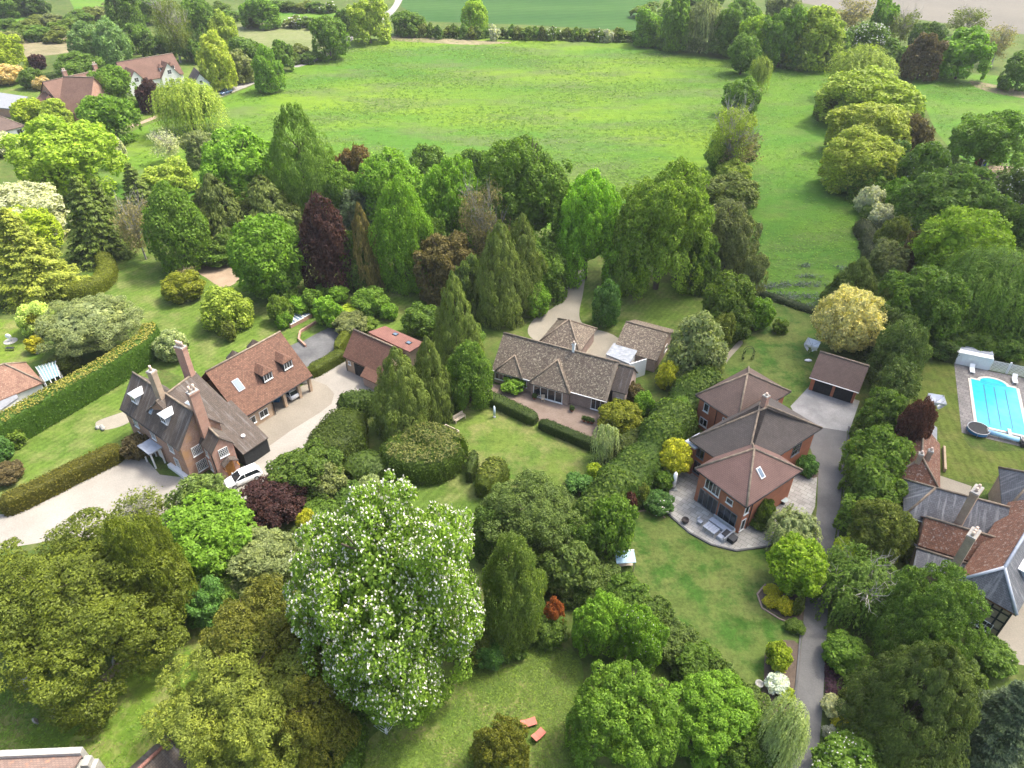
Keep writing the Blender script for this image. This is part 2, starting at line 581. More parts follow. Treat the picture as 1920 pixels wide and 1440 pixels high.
sheet('left_back_lawn', [(980, 560), (1056, 520), (1050, 560), (1000, 598), (975, 610)], G_lawn, 2, 'strip of lawn left of the curved drive')
sheet('bungalow_lawn', [(855, 775), (905, 752), (1010, 790), (1118, 838), (1110, 870), (1066, 920), (1000, 960), (920, 930), (870, 880)], G_front, 2, 'sunny worn lawn in front of the bungalow')
sheet('lower_lawn', [(770, 900), (870, 880), (920, 930), (900, 990), (780, 960)], G_lawn, 1, 'shaded lawn below the big round clipped hedge')
sheet('bungalow_patio', [(905, 720), (1000, 725), (1130, 765), (1125, 835), (1010, 790), (925, 750)], M['brownpatio'], 3, 'brown patio along the bungalow windows', False)
sheet('modern_back_lawn', [(1385, 640), (1410, 580), (1450, 562), (1540, 582), (1560, 640), (1530, 700), (1500, 745), (1440, 715), (1360, 700)], G_mod, 2, 'lawn between the brick house and the double garage')
sheet('garden_path', [(1325, 712), (1360, 668), (1385, 640), (1392, 645), (1368, 672), (1340, 712)], M['gravel2'], 4, 'narrow path up the side of the lawn')
sheet('modern_lawn', [(1178, 985), (1195, 962), (1240, 962), (1290, 1000), (1340, 1030), (1420, 1030), (1480, 1010), (1508, 1080), (1500, 1180), (1490, 1255), (1440, 1285), (1370, 1300), (1270, 1200), (1200, 1100), (1180, 1040)], G_mod, 2, 'patchy front lawn of the modern brick house')
sheet('patio', [(1256, 900), (1290, 870), (1400, 880), (1480, 850), (1533, 885), (1528, 950), (1505, 1002), (1440, 1026), (1380, 1034), (1330, 1022), (1290, 1000), (1252, 965)], M['patio'], 4, 'pale slab patio sweeping round the modern house', False)
sheet('asphalt_lane', [(1495, 770), (1590, 790), (1584, 860), (1575, 950), (1560, 1040), (1552, 1140), (1548, 1240), (1541, 1340), (1530, 1460), (1486, 1460), (1490, 1340), (1500, 1240), (1508, 1140), (1522, 1040), (1532, 950), (1534, 880), (1515, 830)], M['asphalt'], 5, 'grey asphalt lane running down past the lawn', False)
sheet('concrete_apron', [(1482, 762), (1520, 722), (1612, 752), (1592, 810), (1500, 795)], M['conc'], 6, 'pale concrete apron before the double garage', False)
sheet('lawn_bed', [(1422, 1112), (1440, 1096), (1500, 1100), (1507, 1150), (1497, 1172), (1460, 1155), (1430, 1135)], G_bed, 5, 'curved flower bed cut into the lawn by the lane')
sheet('lane_bed', [(1440, 1212), (1500, 1210), (1490, 1330), (1425, 1330), (1432, 1280)], G_bed, 4, 'planted bed between lawn and lane')
sheet('terrace_bed', [(1205, 955), (1222, 915), (1258, 930), (1262, 968), (1240, 960)], G_bed, 3, 'planted bed beside the patio')
sheet('drive_bed', [(1487, 870), (1500, 850), (1530, 868), (1532, 895), (1500, 890)], G_bed, 6, 'planted bed by the house wall and drive')
sheet('pool_lawn', [(1705, 690), (1725, 648), (1770, 650), (1800, 690), (1808, 760), (1820, 840), (1960, 850), (1990, 930), (1850, 905), (1770, 895), (1755, 800), (1700, 760)], G_pool, 2, 'mown lawn beside the swimming pool')
sheet('yard_paving', [(1763, 892), (1822, 912), (1815, 935), (1798, 945), (1760, 930)], M['gravel2'], 3, 'buff paved yard behind the timbered house', False)
sheet('forecourt', [(1815, 1190), (1890, 1140), (1990, 1050), (2060, 1120), (1990, 1260), (1820, 1230)], M['gravel2'], 3, 'buff gravel forecourt below the timbered house', False)
sheet('churchyard', [(-120, 1290), (60, 1290), (200, 1190), (330, 1110), (380, 1180), (380, 1300), (420, 1470), (-120, 1520)], G_yard, 1, 'sunlit churchyard grass below the great yew')
sheet('bottom_lawn', [(680, 1400), (780, 1320), (880, 1260), (930, 1190), (1010, 1170), (1090, 1240), (1090, 1350), (1160, 1480), (680, 1480)], G_front, 1, 'garden lawn with the pink loungers')
sheet('worn_path', [(165, 1300), (200, 1260), (250, 1215), (262, 1220), (215, 1268), (180, 1306)], M['dirt'], 2, 'worn bare path through the churchyard grass', True, 'structure', 'path', .15)

# ------------------------------------------------------------------ building kit
Z = np.array([0, 0, 1.0])
T = {}
T['manor'] = tiles('dark_brown_tiles', (.085, .068, .056), (.115, .09, .072), (.15, .12, .09), 2.2, .60, streak=(.2, .19, .18))
T['red'] = tiles('mottled_red_tiles', (.12, .062, .042), (.205, .108, .07), (.31, .22, .15), 4.5, .585)
T['barn'] = tiles('brown_red_tiles', (.145, .07, .048), (.205, .105, .07), (.11, .075, .05), 3.5, .54)
T['pantile'] = tiles('plain_pink_tiles', (.225, .105, .082), (.25, .12, .092), None, tw=.3, th=.3)
T['lichen'] = tiles('lichened_tiles', (.125, .095, .072), (.185, .145, .108), (.42, .37, .26), 4.2, .53)
T['modern'] = tiles('plain_brown_tiles', (.125, .088, .072), (.15, .105, .085), (.22, .15, .08), 3.0, .66)
T['modgrey'] = tiles('grey_brown_tiles', (.088, .075, .066), (.11, .094, .082), (.24, .18, .08), 3.0, .66)
T['modpink'] = tiles('pinkish_brown_tiles', (.19, .115, .095), (.215, .13, .105), (.26, .18, .12), 3.0, .68)
T['slate'] = tiles('grey_slates', (.10, .105, .115), (.15, .155, .165), (.30, .31, .31), 2.2, .62, rough=.6, gloss=.4, streak=(.32, .33, .33))
T['old'] = tiles('old_red_brown_tiles', (.15, .072, .045), (.23, .11, .065), (.36, .33, .29), 3.6, .555, rough=.8)
T['shed'] = plain('grey_felt', (.20, .21, .22), .8, .3, .15, 2)
T['church'] = tiles('church_tiles', (.21, .15, .125), (.27, .19, .155), (.40, .19, .11), 1.6, .56)
T['cottage'] = tiles('cottage_tiles', (.22, .12, .085), (.32, .19, .13), (.42, .32, .23), 4, .58)
T['far'] = tiles('far_brown_tiles', (.165, .095, .07), (.205, .12, .088), None)
B = {}
B['manor'] = bricks('manor_brick', (.27, .11, .06), (.36, .17, .095), (.38, .21, .085))
B['porch'] = bricks('porch_brick', (.40, .165, .10), (.48, .22, .14))
B['modern'] = bricks('modern_orange_brick', (.42, .13, .06), (.48, .16, .075), None, (.40, .2, .12))
B['bung'] = bricks('bungalow_brick', (.27, .16, .12), (.36, .23, .18))
B['pale'] = bricks('pale_stack_brick', (.36, .24, .14), (.44, .31, .19))
B['barn'] = bricks('barn_brick', (.44, .27, .15), (.52, .35, .20))
B['render'] = plain('white_render', (.74, .73, .70), .8, .2, .06, 1)
B['timber'] = plain('buff_infill', (.30, .245, .17), .9, .1, .15, 2)


def unit2(a, b):
    d = np.array([b[0] - a[0], b[1] - a[1], 0.0])
    return d / np.linalg.norm(d)


class Block:
    """A->B is an eave seen left to right from outside; the house lies behind it, W deep"""

    def __init__(s, parent, A, B_, ze, W, pitch, ends='gg', ov=.35, roof=None, wall=None, hip=1.0, zb=0.0, pitch_b=None, L=None, ridge=True, gable_mat=None):
        s.a = P(*A, ze)
        s.u = unit2(s.a, P(*B_, ze))
        s.L = L or float(np.linalg.norm(P(*B_, ze) - s.a))
        s.v = np.array([-s.u[1], s.u[0], 0.0])
        s.W, s.ze, s.ov, s.zb, s.par = W, ze, ov, zb, parent
        s.tan = math.tan(math.radians(pitch))
        s.zr = ze + W / 2 * s.tan
        s.hips = tuple(W / 2 * hip if e == 'h' else 0.0 for e in ends)
        s.build(roof, wall, ends, ridge)

    def loc(s, a, b, z):
        q = s.a + s.u * a + s.v * b
        return np.array([q[0], q[1], z])

    def slope(s, a, b, up=0.0):
        """point on the roof above plan position (a, b)"""
        t = min(b, s.W - b)
        return s.loc(a, b, s.ze + t * s.tan + up)

    def build(s, roof, wall, ends, ridge):
        L, W, ze, zr = s.L, s.W, s.ze, s.zr
        h0, h1 = s.hips
        e = [s.loc(0, 0, ze), s.loc(L, 0, ze), s.loc(L, W, ze), s.loc(0, W, ze)]
        r0, r1 = s.loc(h0, W / 2, zr), s.loc(L - h1, W / 2, zr)
        mb = MB()
        top = e + [r0, r1]
        th = np.array([0, 0, .16])
        bot = [p - th for p in top]
        same = np.linalg.norm(r0 - r1) < .05
        faces = [(0, 1, 5, 4), (2, 3, 4, 5), (3, 0, 4), (1, 2, 5)]
        n = 6
        fs = []
        for f in faces:
            if len(f) == 3 and ((f == (3, 0, 4) and h0 == 0) or (f == (1, 2, 5) and h1 == 0)):
                continue
            fs.append(f)
            fs.append(tuple(n + i for i in reversed(f)))
        edges = [(0, 1), (2, 3)]
        edges += [(3, 0)] if h0 else [(0, 4), (4, 3)]
        edges += [(1, 2)] if h1 else [(1, 5), (5, 2)]
        for i, j in edges:
            fs.append((i, n + i, n + j, j))
        mb.mesh(top + bot, fs, 0)
        s.roof = mb.build('roof', roof, s.par)
        if ridge:
            rm = MB()
            lines = [(r0, r1)] if not same else []
            if h0:
                lines += [(e[0], r0), (e[3], r0)]
            if h1:
                lines += [(e[1], r1), (e[2], r1)]
            for p, q in lines:
                rm.tube(p + Z * .03, q + Z * .03, .13, .13, 6)
            if lines:
                rm.build('ridge_tiles', M['ridge'], s.roof)
        if wall:
            o = s.ov
            c = .17
            w0, w1 = (o, L - o)
            wm = MB()
            zt = ze + o * s.tan - c
            q = [(w0, o), (w1, o), (w1, W - o), (w0, W - o)]
            lo = [s.loc(x, y, s.zb) for x, y in q]
            hi = [s.loc(x, y, zt) for x, y in q]
            f = [(0, 1, 5, 4), (2, 3, 7, 6), (3, 2, 1, 0)]
            vv = lo + hi
            if h0 == 0:
                vv.append(s.loc(w0, W / 2, zr - c))
                f.append((3, 0, 4, len(vv) - 1, 7))
            else:
                f.append((3, 0, 4, 7))
            if h1 == 0:
                vv.append(s.loc(w1, W / 2, zr - c))
                f.append((1, 2, 6, len(vv) - 1, 5))
            else:
                f.append((1, 2, 6, 5))
            wm.mesh(vv, f, 0)
            s.wall = wm.build('wall', wall, s.par)
        # black gutters along the two eaves
        s.side = {
            'f': (s.loc(s.ov, s.ov, 0), s.u, -s.v, L - 2 * s.ov),
            'r': (s.loc(L - s.ov, s.ov, 0), s.v, s.u, W - 2 * s.ov),
            'b': (s.loc(L - s.ov, W - s.ov, 0), -s.u, s.v, L - 2 * s.ov),
            'l': (s.loc(s.ov, W - s.ov, 0), -s.v, -s.u, W - 2 * s.ov)}

    def gutter(s, sides='f', mat=None):
        mb = MB()
        for k in sides:
            a, b = {'f': ((0, -.06), (s.L, -.06)), 'b': ((0, s.W + .06), (s.L, s.W + .06)), 'r': ((s.L + .06, 0), (s.L + .06, s.W)), 'l': ((-.06, 0), (-.06, s.W))}[k]
            mb.tube(s.loc(*a, s.ze - .08), s.loc(*b, s.ze - .08), .065, None, 6)
        mb.build('gutter', mat or M['blackpipe'], s.par)

    def downpipe(s, side, at):
        o, d, n, ln = s.side[side]
        q = o + d * at + n * .07
        mb = MB()
        mb.tube((q[0], q[1], s.zb), (q[0], q[1], s.ze - .1), .05, None, 6)
        mb.build('downpipe', M['blackpipe'], s.par)

    def window(s, side, at, z, w, h, nx=2, ny=1, mat=None, name='window', bar=.06, pane=None, out=0.0):
        return window(s.par, *s.side[side][:3], at, z, w, h, nx, ny, mat, name, bar, pane, out)

    def skylight(s, a, b, w, h, frame=None, glass=None):
        """a roof light lying on the front slope"""
        sl = np.array([s.v[0], s.v[1], s.tan])
        sl /= np.linalg.norm(sl)
        if b > s.W / 2:
            sl = np.array([-s.v[0], -s.v[1], s.tan])
            sl /= np.linalg.norm(sl)
        nrm = np.cross(s.u, sl) if b <= s.W / 2 else np.cross(sl, s.u)
        c = s.slope(a, b)
        mb = MB()
        mb.box(c - s.u * w / 2 - sl * h / 2, s.u * w, sl * h, nrm * .10)
        f = mb.build('skylight', frame or M['lead'], s.par)
        g = MB()
        g.box(c - s.u * (w / 2 - .08) - sl * (h / 2 - .08) + nrm * .09, s.u * (w - .16), sl * (h - .16), nrm * .03)
        g.build('pane', glass or M['skyglass'], f)

    def dormer(s, a, b, w, h, roof, cheek, win=(3, 1), rp=.55, hipd=True, flat=False, rmat=None):
        """front foot at plan (a,b) on the front slope, w wide, h tall"""
        f0 = s.slope(a, b)
        zt = f0[2] + h
        dep = h / s.tan
        mb = MB()
        L0, R0 = f0 - s.u * w / 2, f0 + s.u * w / 2
        Lb, Rb = L0 + s.v * dep, R0 + s.v * dep
        up = Z * h
        mb.mesh([L0, R0, R0 + up, L0 + up, Lb + up, Rb + up], [(0, 1, 2, 3), (0, 3, 4), (1, 5, 2), (3, 2, 5, 4), (0, 4, 5, 1)])
        d = mb.build('dormer', cheek, s.par)
        o = .18
        if flat:
            r = MB()
            r.box(L0 + up - s.u * o - s.v * o + Z * .003, s.u * (w + 2 * o), s.v * (dep + o), Z * .12)
            r.build('dormer_roof', rmat or M['lead'], d)
        else:
            rh = (w / 2 + o) * rp
            eL, eR = L0 + up - s.u * o - s.v * o, R0 + up + s.u * o - s.v * o
            md = (eL + eR) / 2
            dep2 = dep + rh / s.tan
            bL, bR = eL + s.v * (dep + o), eR + s.v * (dep + o)
            pk0 = md + s.v * ((w / 2) * .8 if hipd else 0) + Z * rh
            pk1 = md + s.v * (dep2 + o) + Z * rh
            t = -Z * .1
            vv = [eL, eR, bR, bL, pk0, pk1]
            vv += [x + t for x in vv]
            r = MB()
            r.mesh(vv, [(0, 4, 5, 3), (1, 2, 5, 4), (0, 1, 4), (6, 9, 11, 10), (7, 10, 11, 8), (6, 10, 7), (0, 3, 9, 6), (1, 7, 8, 2), (0, 6, 7, 1)])
            rr = r.build('dormer_roof', roof, d)
        window(d, L0, s.u, -s.v, w / 2, f0[2] + h * .18, w * .86, h * .74, win[0], win[1])
        return d


def window(par, o, d, n, at, z, w, h, nx=2, ny=1, mat=None, name='window', bar=.06, pane=None, out=0.0):
    o, d, n = np.array(o, float), np.array(d, float), np.array(n, float)
    c = o + d * (at - w / 2) + n * out
    c = np.array([c[0], c[1], z])
    mb = MB()
    t = .07

    def bx(x0, z0, x1, z1, q=t):
        mb.box(c + d * x0 + Z * z0 - n * .02, d * (x1 - x0), n * (q + .02), Z * (z1 - z0))
    bx(0, 0, w, bar * 1.3)
    bx(0, h - bar, w, h)
    bx(0, bar * 1.3, bar, h - bar)
    bx(w - bar, bar * 1.3, w, h - bar)
    for i in range(1, nx):
        x = w * i / nx
        bx(x - bar * .35, bar * 1.3, x + bar * .35, h - bar, t - .015)
    for j in range(1, ny):
        y = h * j / ny
        bx(bar, y - bar * .3, w - bar, y + bar * .3, t - .022)
    if name == 'window':
        mb.box(c + d * (-.06) + Z * (-.08) - n * .02, d * (w + .12), n * .14, Z * .075)
    f = mb.build(name, mat or M['white'], par, True, False)
    g = MB()
    g.box(c + d * .02 + Z * .04 - n * .015, d * (w - .04), n * .045, Z * (h - .08))
    g.build('pane', pane or M['glass'], f, True, False)
    return f


def chimney(par, x, y, z0, z1, u, sx, sy, mat, pots=2, cap=None, pot_h=.6):
    v = np.array([-u[1], u[0], 0])
    mb = MB()
    c = np.array([x, y, 0])
    mb.cbox(c, u, v, sx, sy, z0, z1 - .3)
    mb.cbox(c, u, v, sx + .14, sy + .14, z1 - .3, z1 - .12)
    st = mb.build('chimney', mat, par)
    k = MB()
    k.cbox(c, u, v, sx + .06, sy + .06, z1 - .119, z1)
    k.build('chimney_cap', cap or M['stone'], st)
    fl = MB()
    for i in range(pots):
        q = c + u * ((i - (pots - 1) / 2) * (sx / max(pots, 1)) * .9)
        p = MB()
        p.tube((q[0], q[1], z1 + .002), (q[0], q[1], z1 + pot_h), .17, .13, 8)
        p.build('chimney_pot', M['potclay'], st)
    return st


def door(par, o, d, n, at, z, w, h, mat, panels=4, name='door'):
    o, d, n = np.array(o, float), np.array(d, float), np.array(n, float)
    c = o + d * (at - w / 2)
    c = np.array([c[0], c[1], z])
    mb = MB()
    mb.box(c - n * .02, d * w, n * .06, Z * h)
    for i in range(panels):
        x = w * (i + .5) / panels
        mb.box(c + d * (x - w / panels * .36) + Z * .12 + n * .038, d * (w / panels * .72), n * .03, Z * (h - .24))
    q = mb.build(name, mat, par)
    return q


class TB(Block):
    def __init__(s, parent, a, u, L, W, ze, pitch, ends, ov, roof, wall, hip=1.0, ridge=True):
        s.a, s.u, s.L = np.array([a[0], a[1], ze]), u, L
        s.v = np.array([-u[1], u[0], 0.0])
        s.W, s.ze, s.ov, s.zb, s.par = W, ze, ov, 0.0, parent
        s.tan = math.tan(math.radians(pitch))
        s.zr = ze + W / 2 * s.tan
        s.hips = tuple(W / 2 * hip if e == 'h' else 0.0 for e in ends)
        s.build(roof, wall, ends, ridge)


# ------------------------------------------------------------------ the brick manor
r = thing('manor_house', P(330, 860), 'tall brick manor with dark tiled roofs and three chimneys beside the gravel drive', 'house')
m1 = Block(r, (224.6, 765.6), (336, 844.8), 5.3, 6.1, 52, 'gg', .3, T['manor'], B['manor'])
m1.gutter('f')
for i, (at, z, w, h) in enumerate([(2.2, 3.3, 1.0, 1.45), (6.1, 3.3, 1.0, 1.45), (10.0, 3.3, 1.0, 1.45), (2.2, .8, 1.0, 1.5), (10.2, .8, 1.0, 1.5)]):
    m1.window('f', at, z, w, h, 3, 4, out=0)
d_ = door(r, *m1.side['f'][:3], 6.1, .15, 1.1, 2.1, M['white'], 2)
m1.dormer(2.6, 1.05, 1.25, 1.35, M['white'], M['lead'], (2, 1), .7, True)
m1.dormer(9.2, 1.05, 1.25, 1.35, M['white'], M['lead'], (2, 1), .7, True)
m1.skylight(6.0, 1.35, .55, .9)
m1.window('r', 1.75, 3.05, 1.25, 1.35, 6, 6, bar=.05)
m1.window('r', 1.75, .55, 1.35, 1.5, 6, 6, bar=.05)
gm = m1.loc(m1.L + .12, m1.W * .60, 0)
chimney(r, gm[0], gm[1], 0, 12.0, m1.v, 1.2, .75, B['porch'], 2, M['stone'], .8)
# white porch of the garden front
o_, d0, n0, ln = m1.side['f']
pb = o_ + d0 * 6.1
pr = MB()
pr.box(np.array([*(pb - d0 * 1.35 + n0 * .02)[:2], 2.552]), d0 * 2.7, n0 * 1.75, Z * .18)
pp = pr.build('porch_roof', M['lead'], r)
for sx in (-1.0, 1.0):
    for k in (0.25, 1.5):
        pc = MB()
        pc.cbox(pb + d0 * sx + n0 * k, d0, n0, .16, .16, 0, 2.55)
        pc.build('porch_post', M['white'], pp)
bl = MB()
bl.box(np.array([*(o_ + d0 * 8.2 + n0 * .01)[:2], 0.0]), d0 * 4.4, n0 * .5, Z * .55)
bl.build('plinth', M['white'], r)
# rear range
e0_, e1_ = P(395, 840, 3.3), P(458, 785, 3.3)
mu = unit2(e0_, e1_)
e0_ = e0_ + mu * ((3.02 - (e0_ - m1.a) @ m1.v) / (mu @ m1.v))
m2 = TB(r, e0_, mu, float(np.linalg.norm((e1_ - e0_)[:2])), 12.2, 3.3, 43.0, 'gg', .2, T['manor'], B['manor'])
m2.skylight(m2.L * .38, 3.9, .8, 1.7, M['lead'])
for a_, b_, zt in ((1.0, 6.3, 12.9), (m2.L - .6, 6.6, 13.2)):
    q = m2.loc(a_, b_, 0)
    chimney(r, q[0], q[1], m2.zr - 2.6, zt, m2.v, 1.3 if zt > 13 else .8, .75, B['pale'] if zt < 13 else B['porch'], 3 if zt > 13 else 1, M['stone'], .7)
for a_, b_ in ((m2.L * .62, .9), (m2.L * .80, .8)):
    q = m2.slope(a_, b_)
    ft = MB()
    ft.tube(q, q + Z * .7, .1, .1, 8)
    ft.box(q - m2.u * .3 - m2.v * .3, m2.u * .6, m2.v * .32, Z * .25, 1)
    ft.build('flue', [M['blackpipe'], M['white']], r)
# entrance wing with its gable
en = Block(r, (371, 828), (395.5, 853), 4.55, 3.0, 50, 'gg', .15, T['manor'], B['porch'])
en.window('r', 1.35, 3.3, 1.15, 1.25, 5, 5, bar=.05)
en.window('f', en.L * .4, 3.0, .7, 1.3, 2, 3)
en.window('f', en.L * .4, .7, .7, 1.5, 2, 3)
en.downpipe('f', en.L - .5)
o_, d0, n0, ln = en.side['r']
door(r, o_, d0, n0, 1.55, .15, 1.05, 2.05, M['wood'], 3)
hd = MB()
c0 = o_ + d0 * 1.55
for sg in (-1, 1):
    a = np.array([*c0[:2], 3.05])
    hd.mesh([a, a + n0 * .95, a + n0 * .95 + d0 * sg * .95 - Z * .6, a + d0 * sg * .95 - Z * .6, a + Z * .1, a + n0 * .95 + Z * .1, a + n0 * .95 + d0 * sg * .95 - Z * .5, a + d0 * sg * .95 - Z * .5], [(3, 2, 1, 0), (4, 5, 6, 7), (0, 1, 5, 4), (1, 2, 6, 5), (2, 3, 7, 6), (3, 0, 4, 7)], 0)
    hd.box(c0 + d0 * sg * .85 + Z * 1.6, n0 * .9, d0 * .08, Z * .1, 1)
    hd.tube(c0 + d0 * sg * .85 + Z * 1.65 + n0 * .1, c0 + d0 * sg * .85 + n0 * .85 + Z * 2.45, .05, None, 6, 1)
hd.build('door_hood', [T['manor'], M['wood']], r)
# boarded lean-to
lt = MB()
pA, pB = P(455.7, 852, 2.35), P(503, 820, 2.35)
lu = unit2(pA, pB)
lv = np.array([-lu[1], lu[0], 0])
lw = float(np.linalg.norm(pB - pA))
dp = 6.2
hi_ = 2.35 + dp * .52
c = [pA, pB, pB + lv * dp + Z * (hi_ - 2.35), pA + lv * dp + Z * (hi_ - 2.35)]
c2 = [p - Z * .15 for p in c]
lt.mesh(c + c2, [(0, 1, 2, 3), (7, 6, 5, 4), (0, 4, 5, 1), (1, 5, 6, 2), (2, 6, 7, 3), (3, 7, 4, 0)])
lt.build('lean_to_roof', T['manor'], r)
lb = MB()
i_ = .12
q0, q1 = pA + lv * .15 + lu * i_, pB + lv * .15 - lu * i_
q2, q3 = q1 + lv * (dp - .3), q0 + lv * (dp - .3)
zz = 2.35 - .152
lb.mesh([(p[0], p[1], 0) for p in (q0, q1, q2, q3)] + [(q0[0], q0[1], zz + .08), (q1[0], q1[1], zz + .08), (q2[0], q2[1], zz + (dp - .15) * .52), (q3[0], q3[1], zz + (dp - .15) * .52)], [(0, 1, 5, 4), (1, 2, 6, 5), (2, 3, 7, 6), (3, 0, 4, 7), (3, 2, 1, 0)])
lb.build('boarded_wall', M['black'], r)
lf = MB()
q = pA + lu * lw * .42 + lv * 1.7
q[2] = 2.35 + 1.7 * .52
lf.tube(q, q + Z * .25, .25, .25, 10)
lf.build('roof_vent', M['white'], r)

# ------------------------------------------------------------------ cart-bay wing
r = thing('tiled_wing', P(520, 750), 'mottled red tiled wing with two hipped dormers and open cart bays', 'house')
m3 = Block(r, (451.5, 786.7), (586.4, 704), 2.7, 10.9, 44, 'gg', .25, T['red'], None)
m3.gutter('f')
m3.skylight(2.5, 2.9, 1.0, 1.7)
m3.dormer(6.3, 1.75, 1.55, 1.45, T['red'], M['black'], (3, 1), .75)
m3.dormer(9.7, 1.75, 1.55, 1.45, T['red'], M['black'], (3, 1), .75)
for a_ in (6.2, 9.6):
    t_ = MB()
    f0 = m3.loc(a_, 8.6, m3.ze + (10.9 - 8.6) * m3.tan)
    t_.mesh([f0 - m3.u * .8 + Z * .9, f0 + m3.u * .8 + Z * .9, f0 + m3.u * .8 + m3.v * 1.0 + Z * .6, f0 - m3.u * .8 + m3.v * 1.0 + Z * .6, f0 + Z * 1.75 + m3.v * .2,
             f0 - m3.u * .8 - Z * .3 + m3.v * .6, f0 + m3.u * .8 - Z * .3 + m3.v * .6, f0 + m3.u * .8 + m3.v * 1.0 - Z * .9, f0 - m3.u * .8 + m3.v * 1.0 - Z * .9],
            [(0, 1, 4), (1, 2, 4), (2, 3, 4), (3, 0, 4), (0, 5, 6, 1), (1, 6, 7, 2), (2, 7, 8, 3), (3, 8, 5, 0)])
    t_.build('rear_dormer', T['manor'], r)
wm = MB()
o = .3
Lw, Ww = m3.L, m3.W
zt = 2.7 + o * m3.tan - .17
cl = Lw * .42


def shell(pts, zt_):
    for i in range(len(pts) - 1):
        a, b = pts[i], pts[i + 1]
        dd = unit2(a, b)
        nn = np.array([-dd[1], dd[0], 0])
        wm.box(np.array([a[0], a[1], 0]), dd * np.linalg.norm((b - a)[:2]), nn * .22, Z * zt_)


shell([m3.loc(.3, o, 0), m3.loc(cl, o, 0), m3.loc(cl, 5.2, 0)], zt)
shell([m3.loc(cl, 5.2, 0), m3.loc(Lw - .3, 5.2, 0)], 5.4)
shell([m3.loc(Lw - .3, 5.2, 0), m3.loc(Lw - .3, Ww - o, 0), m3.loc(.3, Ww - o, 0)], zt)
gz = lambda t: 2.7 + min(t, Ww - t) * m3.tan - .18
for ga in (Lw - .52,):
    pts = [m3.loc(ga, 5.2, 0), m3.loc(ga, Ww - o, 0), m3.loc(ga, Ww - o, gz(Ww - o)), m3.loc(ga, Ww / 2, gz(Ww / 2)), m3.loc(ga, 5.2, gz(5.2))]
    wm.extrude(pts, m3.u * .2)
    pts = [m3.loc(ga, o, 2.45), m3.loc(ga, 5.2, 2.45), m3.loc(ga, 5.2, gz(5.2)), m3.loc(ga, o + .1, gz(o + .1))]
    wm.extrude(pts, m3.u * .2)
for a_ in (cl + (Lw - cl) * .30, cl + (Lw - cl) * .66, Lw - .45):
    wm.cbox(m3.loc(a_, o + .2, 0), m3.u, m3.v, .42, .42, 0, zt)
wm.build('wall', B['barn'], r)
window(r, m3.loc(0, o, 0), m3.u, -m3.v, 1.5, .75, 1.35, 1.15, 2, 1)
window(r, m3.loc(0, o, 0), m3.u, -m3.v, 3.5, .75, 1.35, 1.15, 2, 1)
for a_ in (.55, cl + .1):
    t_ = MB()
    q = m3.loc(a_, o - .1, 0)
    t_.tube((q[0], q[1], 0), (q[0], q[1], 2.6), .05, None, 6)
    t_.build('downpipe', M['blackpipe'], r)

# ------------------------------------------------------------------ brick garage by the courtyard
r = thing('tiled_garage', P(690, 690), 'brick garage with black door and red tiled roof facing the courtyard', 'garage')
g1 = Block(r, (642.5, 668), (722, 705), 2.55, 5.6, 49, 'gg', .2, T['barn'], B['barn'])
g1.window('f', .85, 1.35, .5, .6, 2, 1)
door(r, *g1.side['f'][:3], 3.0, .02, 2.4, 2.1, M['black'], 6, 'garage_door')
g1.downpipe('f', .15)
o_, d0, n0, ln = g1.side['f']
t_ = MB()
a = g1.loc(4.7, 0, 2.55)
sl = -g1.v * 1.3 - Z * .95
t_.box(a + Z * .0, g1.u * 3.6, sl, Z * .15)
t_.build('catslide_roof', T['barn'], r)
t_ = MB()
t_.box(g1.loc(4.95, -1.05, 0), g1.u * 3.2, g1.v * 1.2, Z * 1.68)
t_.build('side_wall', B['bung'], r)
g2 = MB()
za = 4.6
qs = [P(690, 622.5, za), P(722, 611, za), P(796.5, 643, za), P(767.8, 659.7, za)]
g2.extrude(qs, (0, 0, -.18))
fr = g2.build('annexe_roof', T['pantile'], r)
t_ = MB()
cen = sum(qs) / 4
t_.extrude([np.array([*(cen + (p - cen) * .94)[:2], 0]) for p in qs], (0, 0, za - .181))
t_.build('annexe_wall', B['barn'], r)
for fx, fy in ((.36, .42), (.78, .62)):
    uu = (qs[2] - qs[1]) / np.linalg.norm(qs[2] - qs[1])
    vv = np.cross(Z, uu)
    p = qs[1] + (qs[2] - qs[1]) * fx + (qs[0] - qs[1]) * fy
    t_ = MB()
    t_.box(p + Z * .001, uu * .8, vv * .65, Z * .1)
    w_ = t_.build('skylight', M['black'], r)
    t_ = MB()
    t_.box(p + uu * .1 + vv * .1 + Z * .09, uu * .6, vv * .45, Z * .03)
    t_.build('pane', M['skyglass'], w_)

# ------------------------------------------------------------------ bungalow
r = thing('bungalow', P(1040, 760), 'long low bungalow with lichen covered hipped roof and white patio windows', 'house')
b1 = Block(r, (921.7, 693), (1138, 753), 2.3, 8.1, 44, 'gg', .3, T['lichen'], B['bung'])
b1.gutter('f', M['white'])
b1.window('f', 1.4, .7, 2.6, 1.15, 4, 1)
b1.window('f', 4.6, .6, 1.1, 1.2, 2, 1)
b1.window('f', b1.L - 1.6, .15, 2.0, 1.85, 3, 1)


